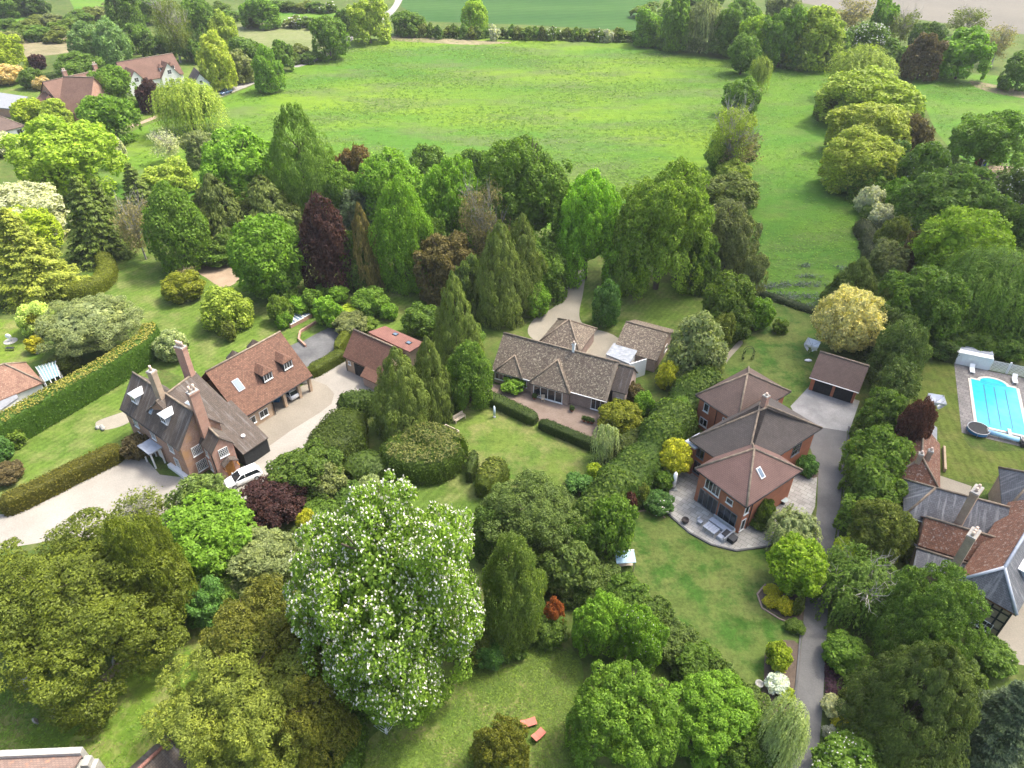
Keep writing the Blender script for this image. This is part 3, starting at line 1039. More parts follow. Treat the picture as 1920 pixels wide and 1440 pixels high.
def cross_hip(par, blk, a0, a1, out, roof, wall, pitch_scale=1.0):
    """a hipped projection in front of blk between a0 and a1"""
    w = a1 - a0
    zr_ = min(blk.ze + w / 2 * blk.tan * pitch_scale, blk.zr - .15)
    zt_ = blk.ze
    eL, eR = blk.loc(a0, -out, zt_), blk.loc(a1, -out, zt_)
    run = (zr_ - zt_) / blk.tan
    apx = blk.loc((a0 + a1) / 2, -out + run * .98, zr_)
    bk = blk.loc((a0 + a1) / 2, run + .25, zr_)
    bL, bR = blk.loc(a0, .35, zt_ + .03), blk.loc(a1, .35, zt_ + .03)
    mb = MB()
    t = -Z * .14
    vv = [eL, eR, bR, bL, apx, bk]
    vv += [x + t for x in vv]
    mb.mesh(vv, [(0, 1, 4), (1, 2, 5, 4), (3, 0, 4, 5), (0, 6, 7, 1), (1, 7, 8, 2), (3, 9, 6, 0), (6, 10, 7), (7, 10, 11, 8), (9, 11, 10, 6)])
    rf = mb.build('hipped_bay_roof', roof, par)
    rm = MB()
    for p, q in ((eL, apx), (eR, apx)):
        rm.tube(p + Z * .03, q + Z * .03, .13, None, 6)
    rm.build('ridge_tiles', M['ridge'], rf)
    if out > .3:
        wb = MB()
        wb.box(blk.loc(a0 + .25, -out + .25, 0), blk.u * (w - .5), blk.v * (out + .2), Z * (zt_ - .12))
        wb.build('bay_wall', wall, par)


cross_hip(r, b1, .6, 4.9, .12, T['lichen'], B['bung'])
cross_hip(r, b1, 6.1, 12.2, .62, T['lichen'], B['bung'], 1.0)
window(r, b1.loc(6.35, -.37, 0), b1.u, -b1.v, 2.6, .1, 4.4, 1.95, 4, 1, bar=.09)
b2 = TB(r, b1.loc(b1.L + .02, 1.35, 0), b1.u, 2.2, 5.4, 3.35, 44, 'gg', .2, T['manor'], plain('pinkish_verge_render', (.44, .33, .27), .9, .1, .15, 2))
window(r, *b2.side['f'][:3], 1.0, .35, .95, 1.9, 2, 1, bar=.08)
vg = MB()
for t0_, t1_ in ((0, 4.05), (8.1, 4.05)):
    p0_, p1_ = b1.loc(b1.L + .01, t0_, b1.ze + .02), b1.loc(b1.L + .01, t1_, b1.zr + .02)
    vg.box(p0_ - b1.u * .45, b1.u * .45, p1_ - p0_, Z * .07)
vg.build('verge', M['ridge'], r)
# rear hipped wing
b4 = Block(r, (1010, 641), (1047, 651), 2.4, 7.4, 36, 'hh', .3, T['lichen'], B['bung'], L=6.6, hip=.85)
q = b1.loc(b1.L * .62, 4.05, 0)
chimney(r, q[0], q[1], b1.zr - .3, b1.zr + 1.3, b1.u, .35, .35, M['white'], 1, M['stone'], .3)
# its garage and flat link
r = thing('bungalow_garage', P(1200, 660), 'lichened tiled garage joined to the bungalow by a flat grey roof', 'garage')
b3 = Block(r, (1150, 654), (1232, 677), 2.35, 9.4, 25, 'gg', .3, T['lichen'], B['bung'])
b3.window('r', 5.0, .9, 1.2, 1.0, 2, 1)
fl = MB()
zf = 2.7
qs = [P(1136, 664, zf), P(1151, 643, zf), P(1197, 654, zf), P(1180, 682, zf)]
fl.extrude(qs, (0, 0, -.2))
fl.build('flat_roof', plain('grey_felt_roof', (.27, .29, .31), .7, .4, .35, 1.5), r)
fl = MB()
cen = sum(qs) / 4
fl.extrude([np.array([*(cen + (p - cen) * .95)[:2], 0]) for p in qs], (0, 0, zf - .201))
fl.build('link_wall', B['render'], r)
fl = MB()
fa, fb = P(1181, 683, 2.9), P(1213, 673, 2.9)
fu = unit2(fa, fb)
fl.box(np.array([fa[0], fa[1], .0]), fu * np.linalg.norm(fb - fa), np.array([-fu[1], fu[0], 0]) * .15, Z * 2.9)
fl.build('white_screen', M['white'], r)

# ------------------------------------------------------------------ modern brick house
r = thing('modern_house', P(1400, 900), 'modern orange brick house of three joined blocks with hipped brown roofs', 'house')
h1 = Block(r, (1303, 878.4), (1400, 951), 5.0, 9.79, 33, 'hh', .45, T['modpink'], B['modern'], hip=.76)
h1.gutter('fr')
h1.window('f', 2.1, 3.0, 2.1, 1.45, 4, 1, out=.02)
h1.window('f', 4.6, 3.2, .9, .8, 1, 1)
grey = plain('grey_frame', (.16, .17, .18), .5, .4, .1)
h1.window('f', 1.9, .1, 2.7, 2.35, 4, 1, grey, 'patio_door', .07)
h1.window('f', 4.75, .1, 2.5, 2.35, 3, 1, grey, 'patio_door', .07)
h1.window('r', .55, 2.95, .75, 1.45, 1, 1, None, 'window', .09)
h1.window('r', .55, .3, .75, 1.75, 1, 1, None, 'window', .09)
h1.downpipe('r', 1.4)
# roof lights on the hipped ends
sk = MB()
nrm = np.array([h1.u[0] * h1.tan, h1.u[1] * h1.tan, 1.0])
eu = h1.v
t_w = np.array([-h1.u[0], -h1.u[1], h1.tan * 1.3])
t_w /= np.linalg.norm(t_w)
cc = h1.loc(h1.L - 1.75, 4.0, h1.ze + 1.75 * h1.tan / .76 + .0)
nn = np.cross(eu, t_w)
sk.box(cc - eu * .35 - t_w * .65, eu * .7, t_w * 1.3, nn * .12)
f_ = sk.build('skylight', M['white'], r)
sk = MB()
sk.box(cc - eu * .25 - t_w * .55 + nn * .11, eu * .5, t_w * 1.1, nn * .03)
sk.build('pane', M['skyglass'], f_)
h2 = Block(r, (1292, 824), (1400, 901), 5.0, 14.83, 31, 'hh', .45, T['modgrey'], B['modern'], L=8.2, hip=.62)
h2.gutter('r')
h2.window('f', 1.2, 3.0, 1.2, 1.4, 2, 1, grey)
h2.window('f', 1.2, .4, 1.4, 1.9, 2, 1, grey)
h2.window('r', 10.6, 2.3, 1.7, 1.7, 3, 2, grey)
q = h2.loc(h2.L * .5, 7.4, 0)
chimney(r, q[0], q[1], h2.zr - .7, h2.zr + 1.5, h2.u, .6, .6, B['porch'], 1, M['stone'], .35)
h3 = Block(r, (1304, 740.5), (1378, 789), 5.0, 10.69, 31, 'hh', .45, T['modern'], B['modern'], L=6.9, hip=.66)
h3.gutter('fr')
h3.window('f', 1.3, 3.1, .85, 1.35, 1, 1, None, 'window', .1)
h3.window('f', 1.3, .7, 1.3, 1.25, 2, 1, None, 'window', .1)
h3.window('f', 4.4, 3.2, .8, .85, 1, 1, None, 'window', .1)
h3.downpipe('f', 3.0)
h3.window('r', 8.0, 3.0, .9, 1.3, 1, 1, None, 'window', .1)
# lead valley gutter between the two rear blocks
lg = MB()
pa, pb = P(1379, 770, 5.25), P(1436, 739, 5.25)
lu = unit2(pa, pb)
lg.box(pa, lu * np.linalg.norm(pb - pa), np.array([-lu[1], lu[0], 0]) * .7, Z * .2)
lg.build('valley_gutter', M['lead'], r)
# flat roofed oriel at the west corner
lg = MB()
pa = P(1284, 826, 4.6)
lg.box(np.array([pa[0], pa[1], 4.3]), h2.u * 1.7, h2.v * 2.6, Z * .25)
lg.build('oriel_roof', M['lead'], r)
lg = MB()
lg.box(np.array([*(pa + h2.u * .15 + h2.v * .15)[:2], 0]), h2.u * 1.4, h2.v * 2.3, Z * 4.299)
lg.build('oriel_wall', B['modern'], r)

r = thing('double_garage', P(1560, 740), 'double garage with two black doors and dark tiled roof at the lane end', 'garage')
hg = Block(r, (1518, 707), (1610.7, 736), 2.3, 6.6, 37, 'gg', .3, T['modern'], B['modern'])
hg.gutter('f', M['white'])
for at in (hg.L * .26, hg.L * .68):
    door(r, *hg.side['f'][:3], at, .02, 2.4, 2.0, M['black'], 8, 'garage_door')

# ------------------------------------------------------------------ timbered house and its ranges
r = thing('timbered_house', P(1860, 1120), 'old timber framed house with tall chimneys and three white topped dormers', 'house')
pA = P(1906, 1154, 5.0)
lu = unit2(P(1812.5, 1101, 5.0), pA)
lv = np.array([-lu[1], lu[0], 0])


tw = TB(r, pA, lv, 15.2, 5.4, 5.0, 46, 'hg', .35, T['old'], B['timber'], hip=.70)
for a_ in (4.6, 8.6, 12.4):
    tw.dormer(a_, .75, 1.35, 1.05, M['white'], M['lead'], (2, 1), .5, False, True, M['white'])
# slate north-east face and hipped end laid over the tiles
sl = MB()
up = Z * .05
hw_ = 2.7
k = .70 * hw_
f_ = [tw.loc(0, 0, tw.ze), tw.loc(tw.L, 0, tw.ze), tw.loc(tw.L, hw_, tw.zr), tw.loc(k, hw_, tw.zr)]
sl.extrude([p + Z * .02 for p in f_], (0, 0, .05))
f_ = [tw.loc(0, 2 * hw_, tw.ze), tw.loc(0, 0, tw.ze), tw.loc(k, hw_, tw.zr)]
sl.extrude([p + Z * .02 for p in f_], (0, 0, .05))
sl.build('slate_slopes', T['slate'], r)
rm = MB()
for p, q in ((tw.loc(0, 2 * hw_, tw.ze), tw.loc(k, hw_, tw.zr)), (tw.loc(0, 0, tw.ze), tw.loc(k, hw_, tw.zr)), (tw.loc(k, hw_, tw.zr), tw.loc(tw.L, hw_, tw.zr))):
    rm.tube(p + Z * .06, q + Z * .06, .16, None, 6)
rm.build('lead_ridge', M['lead'], r)
# timber framing on the hipped front
o_, d0, n0, ln = tw.side['l']
fm_ = MB()
for i in range(7):
    fm_.box(np.array([*(o_ + d0 * (ln * i / 6 - .08))[:2], 0]) - n0 * .02, d0 * .16, n0 * .09, Z * 5.2)
for zz in (.1, 1.7, 2.9, 4.0, 4.95):
    fm_.box(np.array([*(o_)[:2], zz]) - n0 * .02, d0 * ln, n0 * .075, Z * .16)
fm_.build('timber_frame', M['black'], r)
window(r, o_, d0, n0, 3.3, .9, 1.6, 1.2, 3, 2)
window(r, o_, d0, n0, 1.1, 3.3, 1.3, 1.1, 3, 2)
for (px, py, zz, z1, pots) in ((1808, 962, 6.5, 10.0, 2), (1797, 1050, 6.0, 10.0, 3)):
    q = P(px, py, zz)
    chimney(r, q[0], q[1], 0, z1, tw.u, 1.5, .75, B['pale'], pots, M['stone'], .45)
# cross wings to the west
wA = P(1722, 1022, 3.6)
wu = unit2(P(1722, 1022, 3.6), P(1796, 1045, 3.6))
w1 = TB(r, wA, wu, 9.5, 4.6, 3.6, 42, 'gg', .25, T['old'], B['porch'])
wB = P(1694, 967, 3.8)
w2 = TB(r, wB, unit2(wB, P(1777, 990, 3.8)), 9.6, 6.2, 3.8, 38, 'hg', .25, T['slate'], B['pale'], hip=.8)
w2.gutter('f', M['white'])
w3 = TB(r, P(1712, 1062, 2.6), wu, 7.5, 3.4, 2.6, 32, 'gg', .2, T['slate'], B['pale'])
r = thing('slate_range', P(1880, 930), 'grey slate roofed range behind the timbered house', 'house')
wC = P(1880, 962, 4.0)
s1 = TB(r, wC, unit2(wC, P(1960, 985, 4.0)), 12.0, 8.0, 4.0, 40, 'hg', .3, T['slate'], B['pale'], hip=.6)
r = thing('tiled_outbuilding', P(1730, 900), 'long brown tiled outbuilding beside the pool lawn', 'building')
oA = P(1763, 921, 2.6)
ou = unit2(oA, P(1763, 838, 2.6))
ob = TB(r, oA, ou, 9.0, 5.4, 2.6, 42, 'hg', .25, T['old'], B['pale'], hip=.8)
for aa in (1.8, 2.9):
    q = ob.loc(aa, 3.0 if aa < 2 else 2.0, 0)
    chimney(r, q[0], q[1], ob.zr - 1.2, ob.zr + .8, ob.u, .5, .5, B['pale'], 1, M['stone'], .4)
r = thing('felt_shed', P(1740, 820), 'grey felt roofed shed beyond the tiled outbuilding', 'shed')
sA = P(1757, 836, 2.3)
sb = TB(r, sA, ou, 3.9, 4.6, 2.3, 30, 'gg', .15, T['shed'], M['black'], ridge=False)
door(r, *sb.side['f'][:3], 1.6, .05, .9, 1.8, M['teak'], 3)

# ------------------------------------------------------------------ church roofs at the picture's foot
r = thing('church_aisle', P(70, 1460), 'church aisle with patched tile roof behind a pale stone parapet', 'church')
zc = 5.0
qa, qb = P(-40, 1420, zc), P(150, 1412, zc)
cu = unit2(qa, qb)
cv = np.array([-cu[1], cu[0], 0])
Lc = float(np.linalg.norm(qb - qa))
c_ = MB()
c_.box(np.array([*(qa)[:2], 0]), cu * Lc, cv * .5, Z * zc)
c_.build('parapet_wall', M['stone'], r)
c_ = MB()
sl_ = -cv * 5 + Z * 1.6
c_.box(np.array([*(qa)[:2], zc - .55]) + cv * .02, cu * Lc, sl_, Z * .15)
c_.build('roof', T['church'], r)
c_ = MB()
q = qb - cv * .6
c_.box(np.array([*q[:2], 0]), cu * .9, cv * .8, Z * 3.6)
c_.box(np.array([*(q)[:2], 3.6]) + cu * .0, cu * .55, cv * .8, Z * .6)
c_.build('buttress', M['stone'], r)
c_ = MB()
c_.box(np.array([*(qa - cv * 5)[:2], 0]), cu * Lc, cv * 4.9, Z * 4.2)
c_.build('wall', M['stone'], r)
r = thing('church_porch', P(300, 1480), 'grey tiled church porch roof with an orange ridge', 'church')
pA, pR = P(222, 1440, 3.2), P(340, 1379, 4.6)
dd = unit2(P(340, 1379, 4.6), P(275, 1440, 4.6))
pu = -dd
pv = np.array([-pu[1], pu[0], 0])
rb = np.array([pR[0], pR[1], 0])
start = rb - pu * 9
cp = TB(r, start + pv * -2.3, pu, 9.0, 4.6, 2.9, 45, 'gg', .3, T['manor'], M['stone'], ridge=False)
rm = MB()
rm.tube(cp.loc(0, 2.3, cp.zr + .04), cp.loc(9.0, 2.3, cp.zr + .04), .17, None, 6)
rm.build('ridge_tiles', T['pantile'], cp.roof)

# ------------------------------------------------------------------ cottage behind the long hedge
r = thing('cottage', P(20, 720), 'small cottage with a pale red tiled hipped roof behind the long hedge', 'house')
cA, cB = P(-60, 775, 2.5), P(82, 717, 2.5)
ct = TB(r, cA, unit2(cA, cB), float(np.linalg.norm(cB - cA)), 7.0, 2.5, 40, 'gh', .3, T['cottage'], B['render'], hip=.8)
c_ = MB()
q = ct.slope(ct.L - 5.5, 2.2)
c_.box(q - ct.u * .15, ct.u * .25, ct.v * .25, Z * .7)
c_.build('flue', M['black'], r)
r = thing('flat_annexe', P(10, 755), 'grey flat roofed annexe with a skylight below the cottage', 'building')
c_ = MB()
qs = [P(-40, 772, 2.4), P(26, 731, 2.4), P(34, 745, 2.4), P(-30, 790, 2.4)]
c_.extrude(qs, (0, 0, -.2))
fr_ = c_.build('flat_roof', T['shed'], r)
c_ = MB()
cen = sum(qs) / 4
c_.extrude([np.array([*(cen + (p - cen) * .94)[:2], 0]) for p in qs], (0, 0, 2.2 - .001))
c_.build('wall', B['render'], r)
c_ = MB()
q = P(2, 748, 2.42)
fu = unit2(qs[0], qs[1])
c_.box(q - fu * .6, fu * 1.1, np.array([-fu[1], fu[0], 0]) * .8, Z * .15)
c_.build('skylight', M['skyglass'], r)
r = thing('conservatory', P(90, 705), 'glass roofed conservatory on the end of the cottage', 'conservatory')
gl, nt, b = newmat('conservatory_glass')
b.inputs['Base Color'].default_value = (.22, .33, .35, 1)
b.inputs['Roughness'].default_value = .15
b.inputs['Alpha'].default_value = .75
M['paleglass'] = gl
qs = [P(66, 688, 2.4), P(104, 676, 2.4), P(112, 704, 2.4), P(84, 716, 2.4)]
mid0, mid1 = (qs[0] + qs[3]) / 2 + Z * .7, (qs[1] + qs[2]) / 2 + Z * .7
c_ = MB()
c_.mesh(qs + [mid0, mid1], [(0, 1, 5, 4), (3, 4, 5, 2), (1, 2, 5), (0, 4, 3)])
g_ = c_.build('glass_roof', gl, r)
c_ = MB()
for i in range(7):
    t = i / 6
    a, b_, m_ = qs[0] * (1 - t) + qs[1] * t, qs[3] * (1 - t) + qs[2] * t, mid0 * (1 - t) + mid1 * t
    c_.tube(a + Z * .03, m_ + Z * .03, .035, None, 5)
    c_.tube(b_ + Z * .03, m_ + Z * .03, .035, None, 5)
c_.build('glazing_bars', M['white'], g_)
c_ = MB()
for i in range(4):
    a, b_ = qs[i], qs[(i + 1) % 4]
    d0 = unit2(a, b_)
    c_.box(np.array([a[0], a[1], 0]), d0 * np.linalg.norm(b_ - a), np.array([-d0[1], d0[0], 0]) * .08, Z * .8)
    for t in (0.02, .34, .66):
        q = a * (1 - t) + b_ * t
        c_.tube((q[0], q[1], .8), (q[0], q[1], 2.38), .05, None, 5)
c_.build('frame', M['white'], r)

# ------------------------------------------------------------------ far houses
r = thing('gabled_brick_house', P(165, 190), 'large far brick house with brown hipped roofs and white dormers', 'house')
fh = Block(r, (112, 196), (186, 178), 3.6, 11.0, 44, 'gg', .3, T['far'], B['porch'], L=17)
q = fh.loc(fh.L * .9, 5.5, 0)
for k in (.45, 1.0):
    q = fh.loc(fh.L * k - .5, 5.9, 0)
    chimney(r, q[0], q[1], fh.zr - 1.5, fh.zr + 1.7, fh.u, 1.1, .8, B['porch'], 2)
for a_ in (8.5, 10.8, 13.0):
    fh.dormer(a_, 1.6, 1.3, 1.4, T['far'], M['white'], (2, 1), .9)
fh.window('r', 3.5, 3.2, 1.2, 1.3, 2, 2)
fh.window('r', 7.5, 3.2, 1.2, 1.3, 2, 2)
fh.window('r', 5.5, .8, 2.4, 1.6, 3, 2)
fw = Block(r, (108, 212), (143, 213), 3.4, 15, 46, 'gg', .3, T['far'], B['porch'], L=9)
fw.window('f', 6.5, 1.0, 1.6, 1.4, 3, 2)
fw2 = Block(r, (50, 205), (105, 203), 2.6, 8.5, 40, 'hg', .3, T['far'], B['porch'])
fw2.dormer(fw2.L - 1.6, 1.3, 1.4, 1.3, T['far'], M['white'], (2, 1), .9)
r = thing('flat_garage_block', P(20, 200), 'flat grey roofed garage block beside the far brick house', 'garage')
c_ = MB()
qs = [P(-60, 196, 2.6), P(-10, 172, 2.6), P(52, 181, 2.6), P(30, 205, 2.6)]
c_.extrude(qs, (0, 0, -.25))
c_.build('flat_roof', T['shed'], r)
c_ = MB()
cen = sum(qs) / 4
c_.extrude([np.array([*(cen + (p - cen) * .96)[:2], 0]) for p in qs], (0, 0, 2.349))
c_.build('wall', B['porch'], r)
r = thing('white_gabled_house', P(300, 150), 'far house with long brown roof and steep white gables behind the willow', 'house')
wh = Block(r, (240, 157), (345, 138), 3.0, 10.5, 46, 'gg', .3, T['far'], B['render'])
for px in ((274, 153), (334, 138)):
    q0 = P(px[0], px[1], 3.0)
    gb = TB(r, q0 - wh.v * 2.0, wh.v, 7.0, 6.5, 3.0, 52, 'gg', .25, T['far'], B['render'], ridge=False)
    window(r, *gb.side['l'][:3], 3.0, 3.7, 1.3, 1.3, 2, 2)
    window(r, *gb.side['l'][:3], 3.0, .8, 1.8, 1.4, 3, 2)
for a_ in (2.5, 12.0, 15.5):
    wh.dormer(a_, 1.4, 1.3, 1.3, T['far'], B['render'], (2, 1), .9)
r = thing('white_barn', P(380, 155), 'far barn with white gable end and dark brown roof beside the lane', 'barn')
bu = unit2(P(367, 157, 3.0), P(352, 138, 3.0))
bb = TB(r, P(398, 158, 2.8), bu, 9.5, 6.0, 2.8, 50, 'gg', .25, T['manor'], B['render'], ridge=False)
window(r, *bb.side['l'][:3], 2.7, 3.2, .9, 1.1, 2, 1)
r = thing('white_bungalow', P(20, 250), 'far white walled bungalow with grey brown roof at the left edge', 'house')
wb_ = Block(r, (-60, 262), (47, 236), 2.6, 9, 32, 'gh', .4, T['modern'], B['render'], hip=.8)
wb_.window('f', wb_.L - 5.5, .9, 1.9, 1.1, 2, 1)
wb_.window('f', wb_.L - 2.0, .2, 1.5, 1.9, 2, 1)
wb_.window('f', wb_.L - 9, .9, 1.9, 1.1, 2, 1)

# ------------------------------------------------------------------ foliage prototypes (unit crowns: radius 1, z from -1 to 1)
def fib(n, rg):
    i = np.arange(n) + .5
    ph = np.arccos(1 - 2 * i / n)
    th = np.pi * (1 + 5 ** .5) * i
    d = np.stack([np.cos(th) * np.sin(ph), np.sin(th) * np.sin(ph), np.cos(ph)], 1)
    d += rg.normal(0, .22, d.shape)
    return d / np.linalg.norm(d, axis=1, keepdims=True)


def norm(a):
    return a / np.maximum(np.linalg.norm(a, axis=1, keepdims=True), 1e-9)


def leaf_quads(c, nrm, ln, wd, rg, droop=0.0, along=None):
    """diamond leaf clusters: centre c, facing nrm"""
    n = len(c)
    t = rg.normal(0, 1, (n, 3))
    if along is not None:
        t = along + t * .25
    if droop:
        t = t * (1 - droop) + np.array([0, 0, -1.0]) * droop * 1.6
    t = t - nrm * np.sum(t * nrm, 1, keepdims=True)
    t = norm(t)
    b = np.cross(nrm, t)
    ln = np.broadcast_to(ln, (n,))[:, None] * rg.uniform(.65, 1.3, (n, 1))
    wd = np.broadcast_to(wd, (n,))[:, None] * rg.uniform(.7, 1.25, (n, 1))
    fold = nrm * wd * rg.uniform(-.5, .5, (n, 1))
    v = np.stack([c - t * ln, c + b * wd + fold, c + t * ln, c - b * wd + fold], 1)
    return v.reshape(-1, 3)


def mesh_from_quads(name, v, mats, extra=None):
    n = len(v) // 4
    me = bpy.data.meshes.new(name)
    me.vertices.add(len(v))
    me.vertices.foreach_set('co', v.astype(np.float32).ravel())
    me.loops.add(len(v))
    me.loops.foreach_set('vertex_index', np.arange(len(v), dtype=np.int32))
    me.polygons.add(n)
    me.polygons.foreach_set('loop_start', np.arange(0, len(v), 4, dtype=np.int32))
    me.polygons.foreach_set('loop_total', np.full(n, 4, dtype=np.int32))
    me.update(calc_edges=True)
    for m in mats:
        me.materials.append(m)
    if extra is not None:
        me.polygons.foreach_set('material_index', extra.astype(np.int32))
    return me


def puff_points(cen, rad, n, rg, up=.25, inside=.82, cut=-.25):
    w = rad ** 2
    k = rg.choice(len(cen), int(n * 2.0), p=w / w.sum())
    d = norm(rg.normal(0, 1, (len(k), 3)))
    out = norm(cen[k] * np.array([1, 1, 1.0]) + 1e-6)
    keep = np.sum(d * out, 1) + d[:, 2] * up > cut
    k, d = k[keep], d[keep]
    p = cen[k] + d * (rad[k] * (1 - .04 + rg.normal(0, .15, len(k))))[:, None]
    ok = np.ones(len(p), bool)
    for c, r in zip(cen, rad):
        ok &= np.sum((p - c) ** 2, 1) > (r * inside) ** 2
    own = np.sum((p - cen[k]) ** 2, 1) <= (rad[k] * inside) ** 2
    ok |= own & (rg.random(len(p)) < .15)
    p, d, k = p[ok], d[ok], k[ok]
    nn = norm(d * .75 + rg.normal(0, .5, d.shape) + np.array([0, 0, .28]))
    return p[:n], nn[:n], d[:n]


def crown_puffs(seed, npuff, rp, nleaf, ls, shape='round', droop=0.0, spread=(.70, .88), sq=1.0, wr=.55):
    rg = np.random.default_rng(seed)
    d = fib(npuff, rg)
    f = rg.uniform(spread[0], spread[1], npuff)
    # a few big lobes make the outline uneven
    lob = fib(7, rg)
    amp = rg.uniform(-.16, .14, 7)
    g = np.zeros(npuff)
    for l, a in zip(lob, amp):
        g += a * np.exp(-6 * (1 - d @ l))
    f = f * (1 + g)
    if shape == 'broad':
        z = d[:, 2]
        d = d * np.where(z < 0, 1.0, 1.0)[:, None]
    cen = d * f[:, None]
    if shape == 'flat':
        cen[:, 2] = np.clip(cen[:, 2], -.35, 1) * .9
    if shape == 'oval':
        s = np.clip(1.0 - .35 * np.abs(cen[:, 2] + .1) ** 1.5 - .15 * np.maximum(cen[:, 2], 0), .3, 1)
        cen[:, :2] *= s[:, None]
    if shape == 'bush':
        cen[:, 2] = np.maximum(cen[:, 2], -.75)
    rad = rp * rg.uniform(.65, 1.3, npuff)
    p, n, dd = puff_points(cen, rad, nleaf, rg)
    if shape == 'oval':
        p = skirt(p)
    v = leaf_quads(p, n, ls, ls * wr, rg, droop)
    q = norm(rg.normal(0, 1, (nleaf // 7, 3)))
    core = q * rg.uniform(.5, .72, (len(q), 1))
    if shape == 'oval':
        core[:, :2] *= .8
    v2 = leaf_quads(core, norm(q + rg.normal(0, .3, q.shape)), ls * 2.6, ls * 2.0, rg)
    return np.concatenate([v, v2])


def skirt(p, k=.38, zs=1.55):
    """lower limbs hang down and spread instead of tucking under"""
    p = p.copy()
    b = np.clip(-p[:, 2], 0, 1)
    r = np.hypot(p[:, 0], p[:, 1])
    f = np.minimum(1 + k * b, np.maximum(1.0, 1.0 / np.maximum(r, .05)))
    p[:, 0] *= f
    p[:, 1] *= f
    p[:, 2] = np.where(p[:, 2] < 0, np.maximum(p[:, 2] * zs, -1.0 + .07 * np.sin(p[:, 0] * 40) * np.sin(p[:, 1] * 37)), p[:, 2])
    return p


def crown_lobed(seed, nlobe, per, rl, rp, nleaf, ls, droop=0.0, wr=.55, flatb=-.8, elong=0.0):
    """big lobes, each carrying its own puffs: dark gaps between, uneven outline"""
    rg = np.random.default_rng(seed)
    d = fib(nlobe, rg)
    d = d[d[:, 2] > flatb]
    lr = rl * rg.uniform(.72, 1.3, len(d))
    lo_ = d[:, 2] < 0
    zz_ = np.abs(d[:, 2])
    hx = np.hypot(d[:, 0], d[:, 1])
    want = (1 - np.clip(zz_, 0, .97) ** 3.2) ** (1 / 2.2)
    k_ = np.where(lo_, want / np.maximum(hx, .05), 1.0)
    e = d.copy()
    e[:, :2] *= np.minimum(k_, 2.5)[:, None]
    lc = e * (rg.uniform(.88, 1.08, len(d)) - lr)[:, None]
    cen, rad = [], []
    for c, r, dd in zip(lc, lr, d):
        q = fib(per, rg)
        q = q[q @ dd + q[:, 2] * .3 > -.35]
        k = c + q * (r * rg.uniform(.72, 1.0, len(q)))[:, None]
        if elong:
            k[:, 2] -= elong * np.hypot(k[:, 0], k[:, 1]) ** 2
        cen.append(k)
        rad.append(rp * rg.uniform(.6, 1.3, len(q)) * (r / rl))
    cen, rad = np.concatenate(cen), np.concatenate(rad)
    p, n, dd = puff_points(cen, rad, nleaf, rg, .3, .84, -.2)
    p = skirt(p) if nleaf < 60000 else skirt(p, .10, 1.2)
    v = leaf_quads(p, n, ls, ls * wr, rg, droop)
    q = norm(rg.normal(0, 1, (nleaf // 3, 3)))
    core = q * rg.uniform(.42, .66, (len(q), 1))
    v2 = leaf_quads(core, norm(q + rg.normal(0, .5, q.shape)), ls * 1.35, ls * .9, rg)
    return np.concatenate([v, v2])


def cone_prof(z, kind):
    t = (z + 1) / 2
    if kind == 'spruce':
        return (1 - t) ** .85 * .98 + .02
    if kind == 'cypress':
        return np.sin(np.clip((1 - t) * 1.75, 0, np.pi / 2)) ** .8 * (1 - t * .12) * (.80 + .2 * np.clip(t * 5, 0, 1))
    if kind == 'thuja':
        return (1 - t ** 1.9) ** .8 * (.82 + .18 * np.clip(t * 5, 0, 1)) + .01
    if kind == 'poplar':
        return np.clip(np.sin(np.clip(t, .02, 1) ** .75 * np.pi * .93) * 1.02, .06, 1)
    return 1 - t


def crown_spruce(seed, levels, nleaf, ls, droop=.35):
    rg = np.random.default_rng(seed)
    pts, nr, al = [], [], []
    per = max(2, nleaf // (levels * 11))
    for i in range(levels):
        z = -1 + 2 * (i + .5) / levels
        r = cone_prof(np.array(z), 'spruce')
        nb = int(6 + 7 * r)
        for j in range(nb):
            a = 2 * math.pi * (j + rg.random()) / nb
            L = r * rg.uniform(.78, 1.12)
            m = int(per * (.5 + r))
            s = rg.random(m) ** .6
            side = rg.normal(0, .09, m) * (1.1 - s * .5) * (.4 + r)
            dz = -droop * .45 * s * s * L + .16 * np.maximum(s - .75, 0) + rg.normal(0, .012, m)
            ca, sa = math.cos(a), math.sin(a)
            x = ca * s * L - sa * side
            y = sa * s * L + ca * side
            zz = z + dz + rg.uniform(-.01, .01) - np.abs(side) * .25
            pts.append(np.stack([x, y, zz], 1))
            o = np.array([ca, sa, 0.0])
            nr.append(np.tile(o * .35 + np.array([0, 0, 1.0]), (m, 1)) + rg.normal(0, .35, (m, 3)))
            al.append(np.tile(o + np.array([0, 0, -droop]), (m, 1)) + rg.normal(0, .45, (m, 3)))
    c, n, a = np.concatenate(pts), norm(np.concatenate(nr)), np.concatenate(al)
    return leaf_quads(c, n, ls, ls * .42, rg, 0, a)


